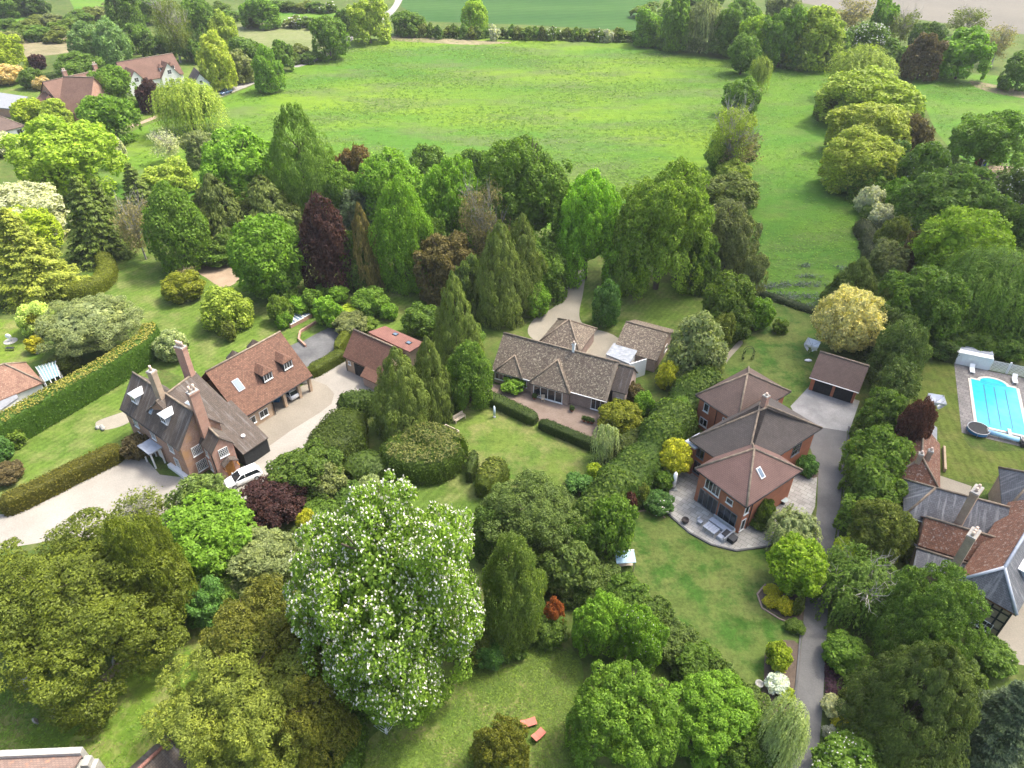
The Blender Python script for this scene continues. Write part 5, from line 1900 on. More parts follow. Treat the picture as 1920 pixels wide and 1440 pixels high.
TREES = """
X broad 550 893 918 1338 ches chestnut_tree|tree|huge horse chestnut covered in white flower candles, largest tree in view||fl=8000,.0122 cl=.05
X yew -60 952 345 1310 yew yew_tree|tree|massive olive green yew filling the lower left churchyard||cl=.03
X yew 215 945 345 1190 yew yew_tree|tree|narrower olive yew tucked behind the massive churchyard yew||cl=.03
X yew 305 1140 640 1470 yewy yew_tree|tree|feathery yellow green yew over the church porch||cl=.03
L yew 380 1080 610 1330 yewo yew_tree|tree|bronzed yew behind the feathery yellow yew||cl=.03
L yew 505 1250 665 1450 yewo yew_tree|tree|orange tinted yew beside the narrow hedges at the bottom||cl=.02
L broad 300 920 478 1075 bright ash_tree|tree|bright green tree with bare twigs beside the churchyard yew
M yew 318 885 425 985 holm yew_tree|tree|dark evergreen standing against the manor front
L round 450 893 572 978 purple plum_tree|tree|dark purple leaved tree next to the white car
L broad 418 1000 565 1098 sage willow_tree|tree|grey green tree with bare pale twigs left of the flowering chestnut
M broad 345 1083 425 1172 teal sapling|tree|small emerald green tree at the edge of the churchyard
M sparse 205 928 320 985 olive thin_tree|tree|thin pale twiggy tree on the edge of the gravel drive
L broad 505 830 640 945 hedgd shrub_clump|shrub|spreading dark shrub clump right of the white car||cl=0
M bush 575 865 650 940 grey shrub|shrub|grey green shrub between the purple tree and the tall hedge||cl=0
S bush 560 955 592 1000 gold shrub|shrub|yellow shrub squeezed beside the flowering chestnut||cl=0
X oval 903 1000 1020 1205 feath birch_tree|tree|feathery soft green birch right of the flowering chestnut
X yew 895 882 1088 1060 holm yew_tree|tree|dark yew below the bungalow lawn||cl=.02
M yew 880 940 960 1040 dark holly_tree|tree|dark tree half hidden behind the flowering chestnut||cl=.02
S bush 980 1068 1026 1125 ygreen shrub|shrub|yellow green shrub beside the feathery birch||cl=0
S bush 1020 1122 1058 1182 orange azalea|shrub|orange red azalea in the shade of dark shrubs||cl=0
S bush 893 1198 946 1256 teal shrub|shrub|small round blue green bush at the lawn edge||cl=0
M bush 858 1160 935 1238 olive shrub|shrub|olive shrub with yellow flowers below the flowering chestnut||cl=0
L yew 888 1338 992 1460 yewdk yew_tree|tree|round dark yew beside the pink loungers||cl=.02
M broad 1020 1012 1125 1120 holm holly_tree|tree|dark evergreen between birch and glass cold frame||cl=.02
L broad 1105 930 1190 1038 green laburnum_tree|tree|fresh green drooping tree at the corner of the patchy lawn
M broad 1045 960 1130 1050 mid shrub_clump|shrub|mid green shrubs at the foot of the long hedge||cl=0
L broad 1075 1108 1180 1230 bright cherry_tree|tree|bright green broad leaved tree right of the bottom lawn
M broad 1150 1130 1245 1255 bright cherry_tree|tree|bright green tree dotted with white blossom by the hedge||fl=160,.022
X broad 1065 1225 1275 1470 green hazel_tree|tree|big mid green tree at the bottom edge right of the loungers||cl=.03
X broad 1245 1258 1430 1430 bright maple_tree|tree|big vivid green maple near the foot of the lane||cl=.05
L broad 1330 1340 1450 1480 hedgd shrub_clump|shrub|dark shrub mass under the vivid green maple||cl=0
L weep 1420 1295 1512 1470 silver willow_tree|tree|silvery grey leaved willow hanging over the lane||cl=.0
L round 1442 1005 1552 1120 lime maple_tree|tree|lime green maple standing on the lane edge
M weep 1440 948 1538 1035 silver pear_tree|tree|silvery weeping pear beside the slab patio
S bush 1434 1095 1464 1122 ygold box_ball|shrub|upper golden ball bush in the curved lawn bed|golden balls|cl=0
S bush 1433 1110 1466 1140 ygold box_ball|shrub|left golden ball bush in the curved lawn bed|golden balls|cl=0
S bush 1458 1121 1489 1153 ygold box_ball|shrub|front golden ball bush in the curved lawn bed|golden balls|cl=0
S bush 1486 1120 1506 1155 olive shrub|shrub|small olive bush between golden balls and lane||cl=0
M bush 1438 1203 1483 1258 ygreen shrub|shrub|yellow green dome shrub on the left side of the lane||cl=0
S bush 1438 1264 1480 1302 snow snowball_shrub|shrub|pure white flowering dome left of the lane||cl=0
S bush 1462 1290 1488 1318 ygreen shrub|shrub|yellow shrub just below the white flowering dome left of the lane||cl=0
L bush 1548 1188 1628 1265 green rhododendron|shrub|broad green rhododendron right of the lane||cl=0
S bush 1544 1302 1588 1348 snowy snowball_shrub|shrub|white and yellow dome on the right side of the lane||cl=0
S bush 1574 1292 1612 1336 olive shrub|shrub|olive green shrub behind the white and yellow dome||cl=0
S bush 1560 1340 1592 1374 ygold shrub|shrub|small golden shrub between two white domes right of the lane||cl=0
S bush 1544 1358 1570 1388 whitegrey snowball_shrub|shrub|smallest greyish white dome right of the lane||cl=0
M bush 1565 1362 1640 1435 hedgd shrub|shrub|dark green shrub below the small white dome||cl=0
M bush 1530 1408 1645 1470 green dogwood|shrub|variegated white and green shrub at the bottom of the lane||cl=0 fl=300,.03
X weep 1535 1025 1705 1175 mid birch_tree|tree|weeping birch with white limbs beside the lane||cl=.04 tr=bare
M bush 1568 1003 1632 1062 ygreen shrub|shrub|yellow green bush above the weeping birch||cl=0
L broad 1598 930 1712 1050 olive oak_tree|tree|olive green tree at the end of the tall evergreen row
X yew 1655 1045 1830 1270 mid oak_tree|tree|big dense dark green oak beside the timbered house||cl=.03
X thuja 1628 1180 1852 1490 conz cypress_tree|tree|large dark conifer filling the lower right corner||cl=.02
X spruce 1810 1235 2010 1500 blue cedar_tree|tree|blue grey cedar at the right bottom corner||cl=.03
L broad 1740 1215 1840 1330 holm holly_tree|tree|dark evergreen below the timbered house||cl=.02
L broad 1700 1000 1790 1070 olive thin_tree|tree|olive shrubby tree against the west wing of the timbered house||cl=0
L yew 1620 565 1705 672 holm holm_oak|tree|dark evergreen right of the golden tree||cl=.02
L yew 1640 595 1735 720 holm holm_oak|tree|dark grey green evergreen behind the double garage||cl=.02
L yew 1642 675 1722 775 holm holm_oak|tree|dark evergreen below the garage gable beside the pool lawn||cl=.02
L broad 1612 730 1700 832 hedg2 laurel|tree|first mid green tree of the tall screen right of the lane||cl=.0
L broad 1592 795 1695 905 hedg2 laurel|tree|bright topped tree of the tall screen level with the apron||cl=.0
L broad 1582 855 1698 968 hedg2 laurel|tree|widest tree of the tall screen opposite the modern house||cl=.0
L broad 1578 925 1690 1025 hedg2 laurel|tree|last tree of the tall screen above the yellow bush||cl=.0
L round 1685 742 1745 860 maroon plum_tree|tree|dark red leaved tree by the felt shed
M cypress 1558 478 1655 600 con yew_tree|tree|dark pointed conifer behind the golden tree||cl=.02
L round 1534 535 1654 660 cream golden_maple|tree|pale golden maple beside the double garage
M yew 1640 540 1720 640 olive holm_oak|tree|olive brown evergreen touching the golden maple||cl=.02
L broad 1655 490 1800 640 green maple_tree|tree|spreading bright green tree above the pool lawn
X weep 1770 455 1960 628 green willow_tree|tree|large soft green willow beyond the pool house||cl=.05
L broad 1700 560 1815 648 mid laurel|tree|mid green shrubby tree beside the pool house||cl=.0
L broad 1835 555 1960 648 dark holm_oak|tree|very dark evergreen behind the white trellis||cl=.0
L round 1720 385 1885 540 lime hornbeam_tree|tree|large yellow green feathery tree in the right wood
L broad 1868 370 1960 490 mid oak_tree|tree|mid green tree at the right edge behind the feathery one
L broad 1705 308 1872 450 mid oak_tree|tree|dark green oak at the near end of the paddock
M broad 1868 312 1960 405 holm chestnut_tree|tree|dark chestnut with white flower spikes at the right edge||fl=260,.03
L broad 1788 203 1925 318 green oak_tree|tree|wide spreading oak standing alone in the paddock
S bush 1608 352 1654 402 white hawthorn|shrub|upper white flowering hawthorn beside the green strip|white hawthorns|cl=0
S bush 1630 382 1678 428 white hawthorn|shrub|lower white flowering hawthorn beside the green strip|white hawthorns|cl=0
M broad 1650 400 1700 480 olive shrub_clump|shrub|olive bushes below the white hawthorns||cl=0
M broad 1625 450 1700 540 grey shrub_clump|shrub|grey leafless looking scrub beside the green strip||cl=0
M broad 1690 430 1740 520 brown shrub_clump|shrub|brown shrub by the dark shed roof in the wood||cl=0
M broad 1655 330 1715 402 bright shrub_clump|shrub|bright green shrub mass above the white hawthorns||cl=0
L round 1690 270 1775 378 mid chestnut_tree|tree|round dark green tree at the end of the willow row||fl=80,.03
M broad 1580 300 1672 372 green maple_tree|tree|fresh green bush under the yellow willows||cl=0
L broad 1545 240 1682 352 wyel willow_tree|tree|nearest and brightest of the yellow willows
L broad 1560 185 1708 290 wyel willow_tree|tree|yellow willow second from the near end of the row
L broad 1540 125 1712 232 willow willow_tree|tree|yellow green willow in the middle of the row
L weep 1555 82 1680 180 willow willow_tree|tree|farthest yellow green willow under the white chestnut
M broad 1530 180 1600 225 olive willow_tree|tree|low brownish willow leaning over the green strip||cl=0
M broad 1670 165 1735 225 mid oak_tree|tree|mid green tree between willow row and paddock
M broad 1675 210 1745 300 brown dead_hedge|shrub|bare brown scrub bordering the paddock||cl=0
M broad 1628 265 1705 340 dark holly_tree|tree|dark tree among the yellow willows
M broad 1700 62 1768 142 bronze beech_tree|tree|dull bronze tree at the head of the paddock
M broad 1712 38 1775 105 dark pine_tree|tree|dark conifer behind the bronze tree
M broad 1762 55 1855 142 bright lime_tree|tree|bright green round tree at the head of the paddock
S sparse 1780 10 1855 65 olive ash_tree|tree|thin green tree in front of the ploughed field
S sparse 1845 48 1902 118 twig ash_tree|tree|thin reddish bare tree near the right edge
M broad 1888 98 1950 165 mid shrub_clump|tree|green bushy tree at the right edge of the paddock head
M round 1590 42 1666 108 mid chestnut_tree|tree|chestnut full of white blossom at the far end of the willows||fl=420,.045
S sparse 1560 -5 1640 65 twig ash_tree|tree|bare brown twiggy tree before the ploughed field
M broad 1632 -5 1684 75 bright ash_tree|tree|bright green tree right of the bare twiggy one
M sparse 1665 15 1725 85 olive ash_tree|tree|pale thin tree left of the dark conifer
M broad 1648 80 1700 128 mid shrub_clump|shrub|mid green bushes between chestnut and bronze tree||cl=0
M broad 1185 15 1245 80 bright field_maple|tree|bright tree at the right end of the far hedgerow
M broad 1240 -10 1300 88 green row_tree|tree|first green tree of the dense row at the meadow corner
M weep 1288 -5 1352 92 sage row_tree|tree|greyish willow in the dense row at the meadow corner
M broad 1335 15 1395 98 green row_tree|tree|bushy green tree right of the greyish willow
M broad 1360 -5 1425 60 green row_tree|tree|tree at the very top above the dense row
M broad 1385 25 1462 112 lime row_tree|tree|yellowish tree in the middle of the dense row
M broad 1430 10 1510 118 green row_tree|tree|tall green tree at the corner of the green strip
M broad 1490 12 1585 120 willow row_tree|tree|wide pale green tree closing off the green strip
M broad 1440 -20 1500 45 sage row_tree|tree|grey green tree top before the ploughed field
M broad 1540 60 1600 122 mid shrub_clump|shrub|dark low growth at the end of the green strip||cl=0
M round 1366 64 1424 134 green oak_tree|tree|round green tree standing out from the dense row
S weep 1406 103 1448 168 willow willow_tree|tree|small pale willow at the start of the line of shrubs
M bush 1358 148 1424 218 green thorn_tree|tree|dark topped thorn tree in the line of shrubs||cl=0
M sparse 1328 185 1418 318 willow dead_tree|tree|half bare thorn tree with pale branches in the line of shrubs
M bush 1325 260 1375 322 green thorn_tree|shrub|green bush at the foot of the half bare thorn||cl=0
M bush 1318 325 1420 394 olv thorn_tree|shrub|rounded olive bush at the near end of the line of shrubs||cl=0
M sparse 1345 235 1425 320 twig dead_tree|tree|grey leafless bush beside the half bare thorn
X broad 1150 298 1340 548 olg2 beech_tree|tree|huge drooping green tree behind the back lawn||cl=.03
L broad 1318 378 1420 520 grey thorn_tree|tree|dull olive tree beside the huge drooping tree||cl=.0
M broad 1285 440 1350 545 green shrub_clump|shrub|fresh green skirt below the huge drooping tree||cl=0
X broad 1040 320 1168 525 lbr2 maple_tree|tree|vivid green maple over the bungalow drive||cl=.03
X broad 888 250 1080 480 green oak_tree|tree|tall dark green oak in the middle of the tree belt
L broad 790 292 905 470 bright beech_tree|tree|mid green tree left of the tall dark oak
M broad 765 268 835 350 mid ash_tree|tree|dark leaved tree top at the meadow edge
M broad 855 275 930 350 green ash_tree|tree|green tree top left behind the tall dark oak
L broad 665 280 795 430 bright birch_tree|tree|pale stemmed green tree behind the bright lime tree
X oval 697 332 812 540 lbright lime_tree|tree|bright upright lime tree in the centre of the belt||cl=.02
M broad 628 272 702 385 rust pine_tree|tree|brown tinged pine at the meadow edge
M broad 632 355 702 440 blue pine_tree|tree|bluish pine between purple beech and bright lime
L sparse 855 345 958 515 twig bare_tree|tree|leafless tree with pale branches left of the tall dark oak
L broad 778 430 890 552 redg photinia|tree|red flushed round tree behind the thujas
X thuja 884 415 990 616 concy thuja_tree|tree|left and taller thuja behind the bungalow||cl=.02
L thuja 930 402 1025 596 concy thuja_tree|tree|right hand thuja with browner tips behind the bungalow||cl=.02
M bush 972 528 1032 592 bright shrub|shrub|fresh green bush beside the curved drive||cl=0
M oval 1112 524 1165 604 teal birch_tree|tree|slim green birch alone on the back lawn
L oval 1255 592 1362 705 sage pear_tree|tree|pale twiggy green tree beside the bungalow garage
S bush 1233 681 1270 730 gold shrub|shrub|bright yellow shrub beside the bungalow end wall||cl=0
S round 1402 562 1452 615 bright apple_tree|tree|small bright apple tree on the back lawn of the brick house
M bush 1125 750 1203 812 yewgold box_bush|shrub|large round golden olive bush at the bungalow corner||cl=0
S bush 1186 737 1224 780 bright shrub|shrub|bright green bush behind the golden olive bush||cl=0
S bush 1168 716 1205 762 bronze shrub|shrub|brownish shrub against the bungalow end wall||cl=0
M weep 1108 792 1160 862 silver olive_tree|tree|silver leaved olive tree at the lawn corner
S bush 1140 815 1170 860 sage shrub|shrub|grey low shrub beside the silver olive tree||cl=0
M round 1234 822 1297 890 gold robinia|tree|brilliant yellow tree against the modern house
S bush 1225 880 1262 918 green shrub|shrub|green bush under the brilliant yellow tree||cl=0
S bush 1205 918 1262 965 teal shrub|shrub|low green planting with white flowers beside the patio||cl=0 fl=30,.06
S bush 1188 905 1216 950 olive shrub|shrub|small olive bush between hedge and patio bed||cl=0
S bush 1160 920 1192 968 maroon shrub|shrub|dark purple bush at the top of the patchy lawn||cl=0
S bush 1063 888 1112 925 teal shrub|shrub|leafy green plants at the bottom corner of the bungalow lawn||cl=0
S bush 1100 868 1130 898 ygreen shrub|shrub|small yellow green bush at the lawn corner||cl=0
S bush 940 705 986 735 bright wisteria|shrub|bright green climber on the bungalow wall||cl=0
X cypress 804 512 902 716 concy cypress_tree|tree|tall grey green conifer at the bungalow's left end||cl=.01
X thuja 690 648 806 838 concy cypress_tree|tree|drooping cypress at the courtyard corner||cl=.0
X thuja 765 632 845 800 concy cypress_tree|tree|drooping cypress just right of its twin by the courtyard||cl=.0
L oval 834 640 926 762 mid holly_tree|tree|rounded mid green tree touching the bungalow roof||cl=.0
M bush 832 600 905 665 mid shrub_clump|shrub|green growth between conifer and bungalow ridge||cl=0
X poplar 505 200 624 440 mid poplar_tree|tree|tall leaning poplar at the meadow edge||cl=.0
X broad 378 238 528 400 lbright oak_tree|tree|broad sunlit green tree left of the poplar
L cypress 345 322 468 478 rustg cypress_tree|tree|brownish drooping cypress left of the poplar's foot||cl=.0
L cypress 430 325 565 470 rustg cypress_tree|tree|brownish drooping cypress below the poplar||cl=.0
X oval 270 345 384 495 green alder_tree|tree|green egg shaped tree on the manor lawn
L sparse 215 365 290 480 twig bare_tree|tree|grey leafless tree behind the egg shaped tree
X spruce 95 322 228 500 con spruce_tree|tree|tall sunlit spruce beside the manor lawn||cl=.0
L spruce 150 330 240 478 con spruce_tree|tree|second spruce right behind the tall sunlit one||cl=.0
M spruce 210 300 292 400 con spruce_tree|tree|small dark spruce further back by the meadow||cl=.0
X broad 35 218 212 362 llime lime_tree|tree|large sunlit pale green tree at the left
L broad 68 310 170 378 ygreen hedge_tree|tree|bright yellow green bank below the large pale tree||cl=0
X spruce -60 378 128 580 concy2 cedar_tree|tree|huge golden green cedar at the left edge||cl=.0
L broad -40 338 112 440 white hawthorn|tree|white blossoming tree behind the golden cedar
L broad -30 380 100 470 ygreen beech_tree|tree|acid yellow tree between white blossom and golden cedar
M sparse 282 242 340 302 white cherry_tree|tree|small white blossoming tree at the meadow edge
M broad 345 242 405 305 sage whitebeam|tree|pale silvery tree left of the broad sunlit tree
M broad 265 298 362 365 willow maple_tree|tree|yellowish tree behind the egg shaped tree
M broad 200 255 232 310 white hawthorn|tree|narrow white blossom beside the large pale tree
L broad 158 172 252 258 bright maple_tree|tree|bright green tree in front of the far brick house
X weep 286 143 415 246 willow willow_tree|tree|big weeping willow at the corner of the meadow
M oval 258 150 300 205 purple plum_tree|tree|dark purple tree left of the big willow
M broad 178 118 250 200 green ash_tree|tree|green tree between the two far brick roofs
M broad 108 100 190 150 mid cedar_tree|tree|dark green tree behind the far brick house
M oval 128 42 192 112 sagegreen poplar_tree|tree|left silvery poplar behind the far houses
M oval 178 40 238 116 sagegreen poplar_tree|tree|right silvery poplar behind the far houses
M sparse 280 -10 362 108 olive ash_tree|tree|tall thin ash with a long bare stem
M oval 372 62 436 162 wyel birch_tree|tree|pale yellow birch by the parked blue car
M oval 392 26 446 95 willow birch_tree|tree|pale birch top behind the yellow birch
M broad 425 68 500 128 mid oak_tree|tree|mid green tree right of the yellow birch
S oval 428 95 472 150 grey willow_tree|tree|greyish tree beside the lane bend
M oval 473 92 528 166 bright ash_tree|tree|bright slim tree standing on the meadow edge
M broad 452 -5 522 48 bright oak_tree|tree|green tree in the top hedge left of the lane
M broad 505 78 545 130 mid thorn_tree|tree|dark small tree where the lane bends
M broad 582 26 648 105 green oak_tree|tree|tall green tree beside the climbing lane
M broad 652 -8 728 74 willow ash_tree|tree|pale pair of trees where the lane meets the track
S broad 630 20 662 70 mid thorn_tree|tree|dark small tree left of the pale pair
M broad 738 18 796 62 green field_maple|tree|green tree at the left end of the far hedgerow
M oval 866 -4 914 54 lime field_maple|tree|bright lone tree rising from the far hedgerow
M broad 200 -30 262 60 mid oak_tree|tree|mid green tree left of the tall thin ash
M broad 345 -10 402 75 mid oak_tree|tree|green tree right of the tall thin ash
M broad 240 -15 300 40 green oak_tree|tree|fresh green crown at the top edge near the ash
M broad -40 60 38 128 ygreen willow_tree|tree|yellow green tree at the upper left edge
S bush -20 120 40 158 pink hawthorn|shrub|pale pinkish blossom bush at the left edge||cl=0
S bush 38 130 78 166 hedgd shrub|shrub|dark round bush behind the far brick house||cl=0
S bush 62 142 92 168 pink shrub|shrub|small salmon pink bush by the far brick house||cl=0
S bush 56 102 82 130 purple plum_tree|shrub|small purple bush in the far gardens||cl=0
M bush 25 188 78 228 ygreen shrub|shrub|yellow green bush below the far flat roofs||cl=0
M broad 75 185 132 240 willow shrub_clump|shrub|light green shrubs in front of the far brick house||cl=0
M bush -30 250 32 292 white hawthorn|shrub|dense white blossom at the left edge below the white bungalow||cl=0
X flat 72 545 258 668 sage pine_tree|tree|flat topped grey green pine behind the long hedge||cl=.12
M bush 36 567 96 628 variegated holly_ball|shrub|pale variegated dome in the cottage garden||cl=0
S bush 52 585 86 632 yewgold box_ball|shrub|tall clipped olive column beside the pale dome||cl=0
S bush 50 632 78 660 ygold box_ball|shrub|golden capped ball bush in the cottage garden||cl=0
S bush 90 660 150 700 olive shrub|shrub|loose bush beside the glass conservatory||cl=0
M round 293 618 354 676 silver whitebeam|shrub|round silver leaved bush at the end of the long hedge||cl=0
M bush 306 508 380 564 yewgold box_bush|shrub|round clipped bush alone on the manor lawn||cl=0
M oval 376 536 468 616 willow acer_tree|tree|soft lime green tree on the lawn behind the manor||cl=.02
X round 430 402 574 560 bright chestnut_tree|tree|perfectly round vivid green tree on the manor lawn||cl=.01
X oval 556 370 660 545 purple beech_tree|tree|dark purple copper beech in the tree belt||cl=.02
L cypress 650 383 714 552 rust2 dawn_redwood|tree|narrow brown green conifer beside the copper beech||cl=.0
M sparse 330 500 372 530 twig thorn_tree|shrub|grey twiggy bush behind the round clipped bush
S bush 0 800 46 838 hedge shrub|shrub|pale bush at the left end of the long hedge||cl=0
S bush -30 820 18 870 teal shrub|shrub|dark green ball at the left edge of the side lawn||cl=0
S bush -20 870 40 905 bronze shrub|shrub|loose bronze shrub at the left edge||cl=0
M bush 232 815 282 862 bronze shrub|shrub|brown shrub bed at the manor's front corner||cl=0
S bush 415 600 440 640 olive shrub|shrub|hidden bush behind the tall manor chimney||cl=0
S bush 505 556 548 605 hedge shrub|shrub|olive green bush left of the raised cold frames||cl=0
S bush 518 585 546 615 bright shrub|shrub|small fresh green bush touching the cold frames||cl=0
S bush 540 555 576 592 bright shrub|shrub|bright dome behind the raised cold frames||cl=0
S bush 525 535 562 570 mid shrub|shrub|mid green bush left rear in the shrub border||cl=0
S bush 565 545 605 588 green shrub|shrub|green bush in the middle of the shrub border||cl=0
S bush 592 530 630 560 green shrub|shrub|rear bush of the shrub border under the copper beech||cl=0
S bush 615 535 652 568 bright shrub|shrub|fresh green bush at the back of the shrub border||cl=0
S bush 592 558 640 612 bright shrub|shrub|taller fresh green shrub beside the slab terrace||cl=0
S bush 636 570 678 600 ygreen shrub|shrub|bright yellow green shrub above the garage roof||cl=0
S bush 625 590 690 622 grey shrub|shrub|grey green shrub behind the black boarded fence||cl=0
S bush 660 538 728 592 green shrub|shrub|wide pale green bush at the right of the shrub border||cl=0
S bush 712 568 745 598 bright apple_tree|tree|little round apple tree alone on the grass||cl=.06
M bush 755 570 828 632 mid shrub|shrub|netted fruit bushes on the lawn left of the tall conifer||cl=0
S bush 668 596 708 620 hedge shrub|shrub|low clipped bush behind the garage ridge||cl=0
M bush 676 890 712 930 silver shrub|shrub|blue grey eucalyptus shrub above the flowering chestnut||cl=0
S bush 1495 855 1532 892 teal shrub|shrub|leafy plants in the bed by the modern house wall||cl=0
S bush 1505 868 1524 890 ygreen shrub|shrub|yellow green plant in the bed by the modern house wall||cl=0
S bush 1418 935 1452 985 hedge climber|shrub|green climber on the modern house side wall||cl=0
S bush 1408 970 1440 992 hedgd shrub|shrub|dark plants at the foot of the wall climber||cl=0
S bush 1590 825 1610 845 ygold shrub|shrub|small yellow flowering plant at the lane kerb||cl=0
S bush 1690 630 1722 668 teal shrub|shrub|green bush at the top corner of the pool lawn||cl=0
S bush 1662 715 1705 752 bright shrub|shrub|fresh green bush on the left edge of the pool lawn||cl=0
M bush 1690 868 1715 900 mid shrub|shrub|green bush against the tiled outbuilding||cl=0
S bush 1474 1160 1506 1188 hedgd shrub|shrub|low dark plants left of the lane below the curved bed||cl=0
L bush 1322 515 1414 615 hedge yew_mound|shrub|tall rounded clipped evergreen at the end of the back lawn||cl=0
M bush 1352 575 1408 640 hedgd yew_mound|shrub|smaller rounded clipped bush in front of the tall rounded evergreen||cl=0
M bush 1330 590 1375 660 olive shrub|shrub|olive bush between the rounded evergreen and bungalow garage lawn||cl=0
L broad 930 440 1065 560 mid ash_tree|tree|dark leafy tree filling between the oak and the thujas||cl=0
L broad 1130 430 1215 545 bright maple_tree|tree|bright green tree squeezed between maple and drooping tree||cl=0
L broad 590 300 680 430 green ash_tree|tree|green tree behind the copper beech||cl=0
L broad 735 380 830 520 mid beech_tree|tree|mid green tree between bright lime and leafless tree||cl=0
L broad 840 480 905 585 holm holly_tree|tree|dark evergreen between red flushed tree and thujas||cl=0
M broad 470 395 560 475 mid shrub_clump|tree|mid green growth behind the round vivid tree||cl=0
M broad 1035 470 1085 528 bright maple_tree|tree|low bright limb of foliage beside the drive mouth||cl=0
M broad 375 430 450 492 hedgd shrub_clump|shrub|dark shrubs between egg shaped and round vivid trees||cl=0
M broad 635 430 705 540 hedgd shrub_clump|tree|dark growth behind the narrow brown conifer||cl=0
M broad 1395 470 1440 550 grey shrub_clump|shrub|greyish bush at the corner of the green strip||cl=0
S bush 1450 600 1475 625 hedge shrub|shrub|little green bush on the back lawn edge||cl=0
M bush 1352 205 1412 262 willow thorn_tree|shrub|pale green bush below the dark topped thorn in the line of shrubs||cl=0
M bush 1372 250 1420 300 grey thorn_tree|shrub|grey green bush right of the half bare thorn||cl=0
M bush 1345 300 1408 345 willow thorn_tree|shrub|light green bush between half bare thorn and rounded olive bush||cl=0
M bush 1335 375 1400 430 grey thorn_tree|shrub|greyish bush just above the dull olive tree||cl=0
S bush 1395 160 1428 198 sage thorn_tree|shrub|small greyish bush under the small pale willow||cl=0
"""
K.update(conz=(.058, .085, .028), lbr2=(.15, .285, .035), olg2=(.125, .195, .035))
K.update(ches=(.118, .195, .038), feath=(.092, .135, .042), olg=(.098, .158, .03), olv=(.11, .145, .045), hedg2=(.088, .15, .03))
K.update(yewdk=(.085, .095, .016), ygold=(.30, .29, .03), snow=(.42, .46, .72), snowy=(.40, .41, .38), whitegrey=(.3, .31, .42), lbright=(.12, .225, .03), rustg=(.085, .115, .04),
         llime=(.20, .29, .045), concy2=(.19, .225, .055), yewgold=(.13, .15, .02), sagegreen=(.12, .20, .10), variegated=(.30, .37, .16), rust2=(.14, .12, .055))

for ln in TREES.strip().split('\n'):
    hd_, *rest = ln.split('|')
    _, kind, x0, y0, x1, y1, cn, nm = hd_.split()
    cat, lab = rest[0], rest[1]
    grp = rest[2] if len(rest) > 2 and rest[2] else None
    kw = dict(clear=.10)
    if len(rest) > 3:
        for w_ in rest[3].split():
            if w_.startswith('cl='):
                kw['clear'] = float(w_[3:])
            if w_.startswith('tr='):
                kw['limbs'] = w_[3:]
            if w_.startswith('fl='):
                a_, b_ = w_[3:].split(',')
                kw['flower'] = (int(a_), float(b_))
    kw['trunk'] = not (kind == 'bush')
    place_tree(kind, tuple(float(q) for q in (x0, y0, x1, y1)), K[cn], nm, cat, lab, grp, **kw)


def G(*px):
    return [P(x, y, 0) for x, y in px]


# far hedgerow beyond the meadow: one bush after another
for i, x in enumerate(range(778, 1200, 15)):
    w_ = rnd.uniform(15, 24)
    y_ = 58 + (x - 778) * .022 + rnd.uniform(-2, 2)
    hh_ = rnd.uniform(18, 26)
    white_ = i in (10, 17, 18, 23, 24)
    place_tree('broad', (x - w_ / 2, y_ - hh_ / 2, x + w_ / 2, y_ + hh_ / 2), K['white'] if i in (10, 24) else K[('mid', 'olive', 'hedge')[i % 3]], 'hedgerow_bush', 'shrub',
               'bush in the long hedgerow along the far edge of the meadow', 'far hedgerow bushes', clear=0, trunk=False, flower=(40, .12) if white_ else None)
# woods, scrub and hedges of the upper left
for i, (x, y, w_, h_, c_) in enumerate([(-20, 10, 60, 40, 'dark'), (25, 8, 60, 44, 'mid'), (65, 12, 46, 36, 'dark')]):
    place_tree('broad', (x - w_ / 2, y - h_ / 2, x + w_ / 2, y + h_ / 2), K[c_], 'wood_tree', 'tree', 'dark tree of the small wood in the top left corner', 'far corner wood', clear=.02)
for i, (x, y) in enumerate([(20, 48), (55, 45), (90, 40), (118, 50), (145, 35), (165, 28), (190, 22), (40, 60), (75, 62), (105, 66), (15, 72)]):
    place_tree('broad', (x - 24, y - 13, x + 24, y + 13), K[('mid', 'olive', 'grey', 'hedge')[i % 4]], 'scrub_bush', 'shrub', 'scrub bush in the overgrown belt before the far left wood', 'far left scrub', clear=0, trunk=False)
for i, (x, y, w_, h_, c_) in enumerate([(255, 72, 44, 50, 'mid'), (285, 85, 40, 44, 'dark'), (315, 88, 36, 40, 'mid'), (345, 92, 40, 46, 'dark'), (370, 98, 30, 40, 'green'), (230, 88, 36, 40, 'green')]):
    place_tree('broad', (x - w_ / 2, y - h_ / 2, x + w_ / 2, y + h_ / 2), K[c_], 'garden_tree', 'tree', 'dark tree of the screen behind the white gabled house', 'screen behind the far house', clear=.02)
for i, (x, y) in enumerate([(520, 12), (545, 12), (568, 13), (592, 14), (615, 14), (548, 42), (570, 42), (592, 45), (560, 95), (580, 108), (545, 110), (470, 42), (430, 30), (410, 15), (625, 85)]):
    place_tree('broad', (x - 17, y - 10, x + 17, y + 10), K[('mid', 'hedge', 'olive')[i % 3]], 'lane_bush', 'shrub', 'bush in the hedges between the far lane and the pale pasture', 'bushes by the far lane', clear=0, trunk=False, flower=(30, .12) if i in (4, 5, 6) else None)
for i, (x, y) in enumerate([(1215, 70), (1255, 78), (1300, 85), (1345, 92), (1465, 110), (1510, 116), (1560, 118), (1255, 30), (1210, 20), (1330, 5), (1300, -8)]):
    place_tree('broad', (x - 26, y - 14, x + 26, y + 14), K[('mid', 'green', 'hedge')[i % 3]], 'row_bush', 'shrub', 'bush filling the foot of the dense row at the meadow corner', 'bushes under the dense row', clear=0, trunk=False)
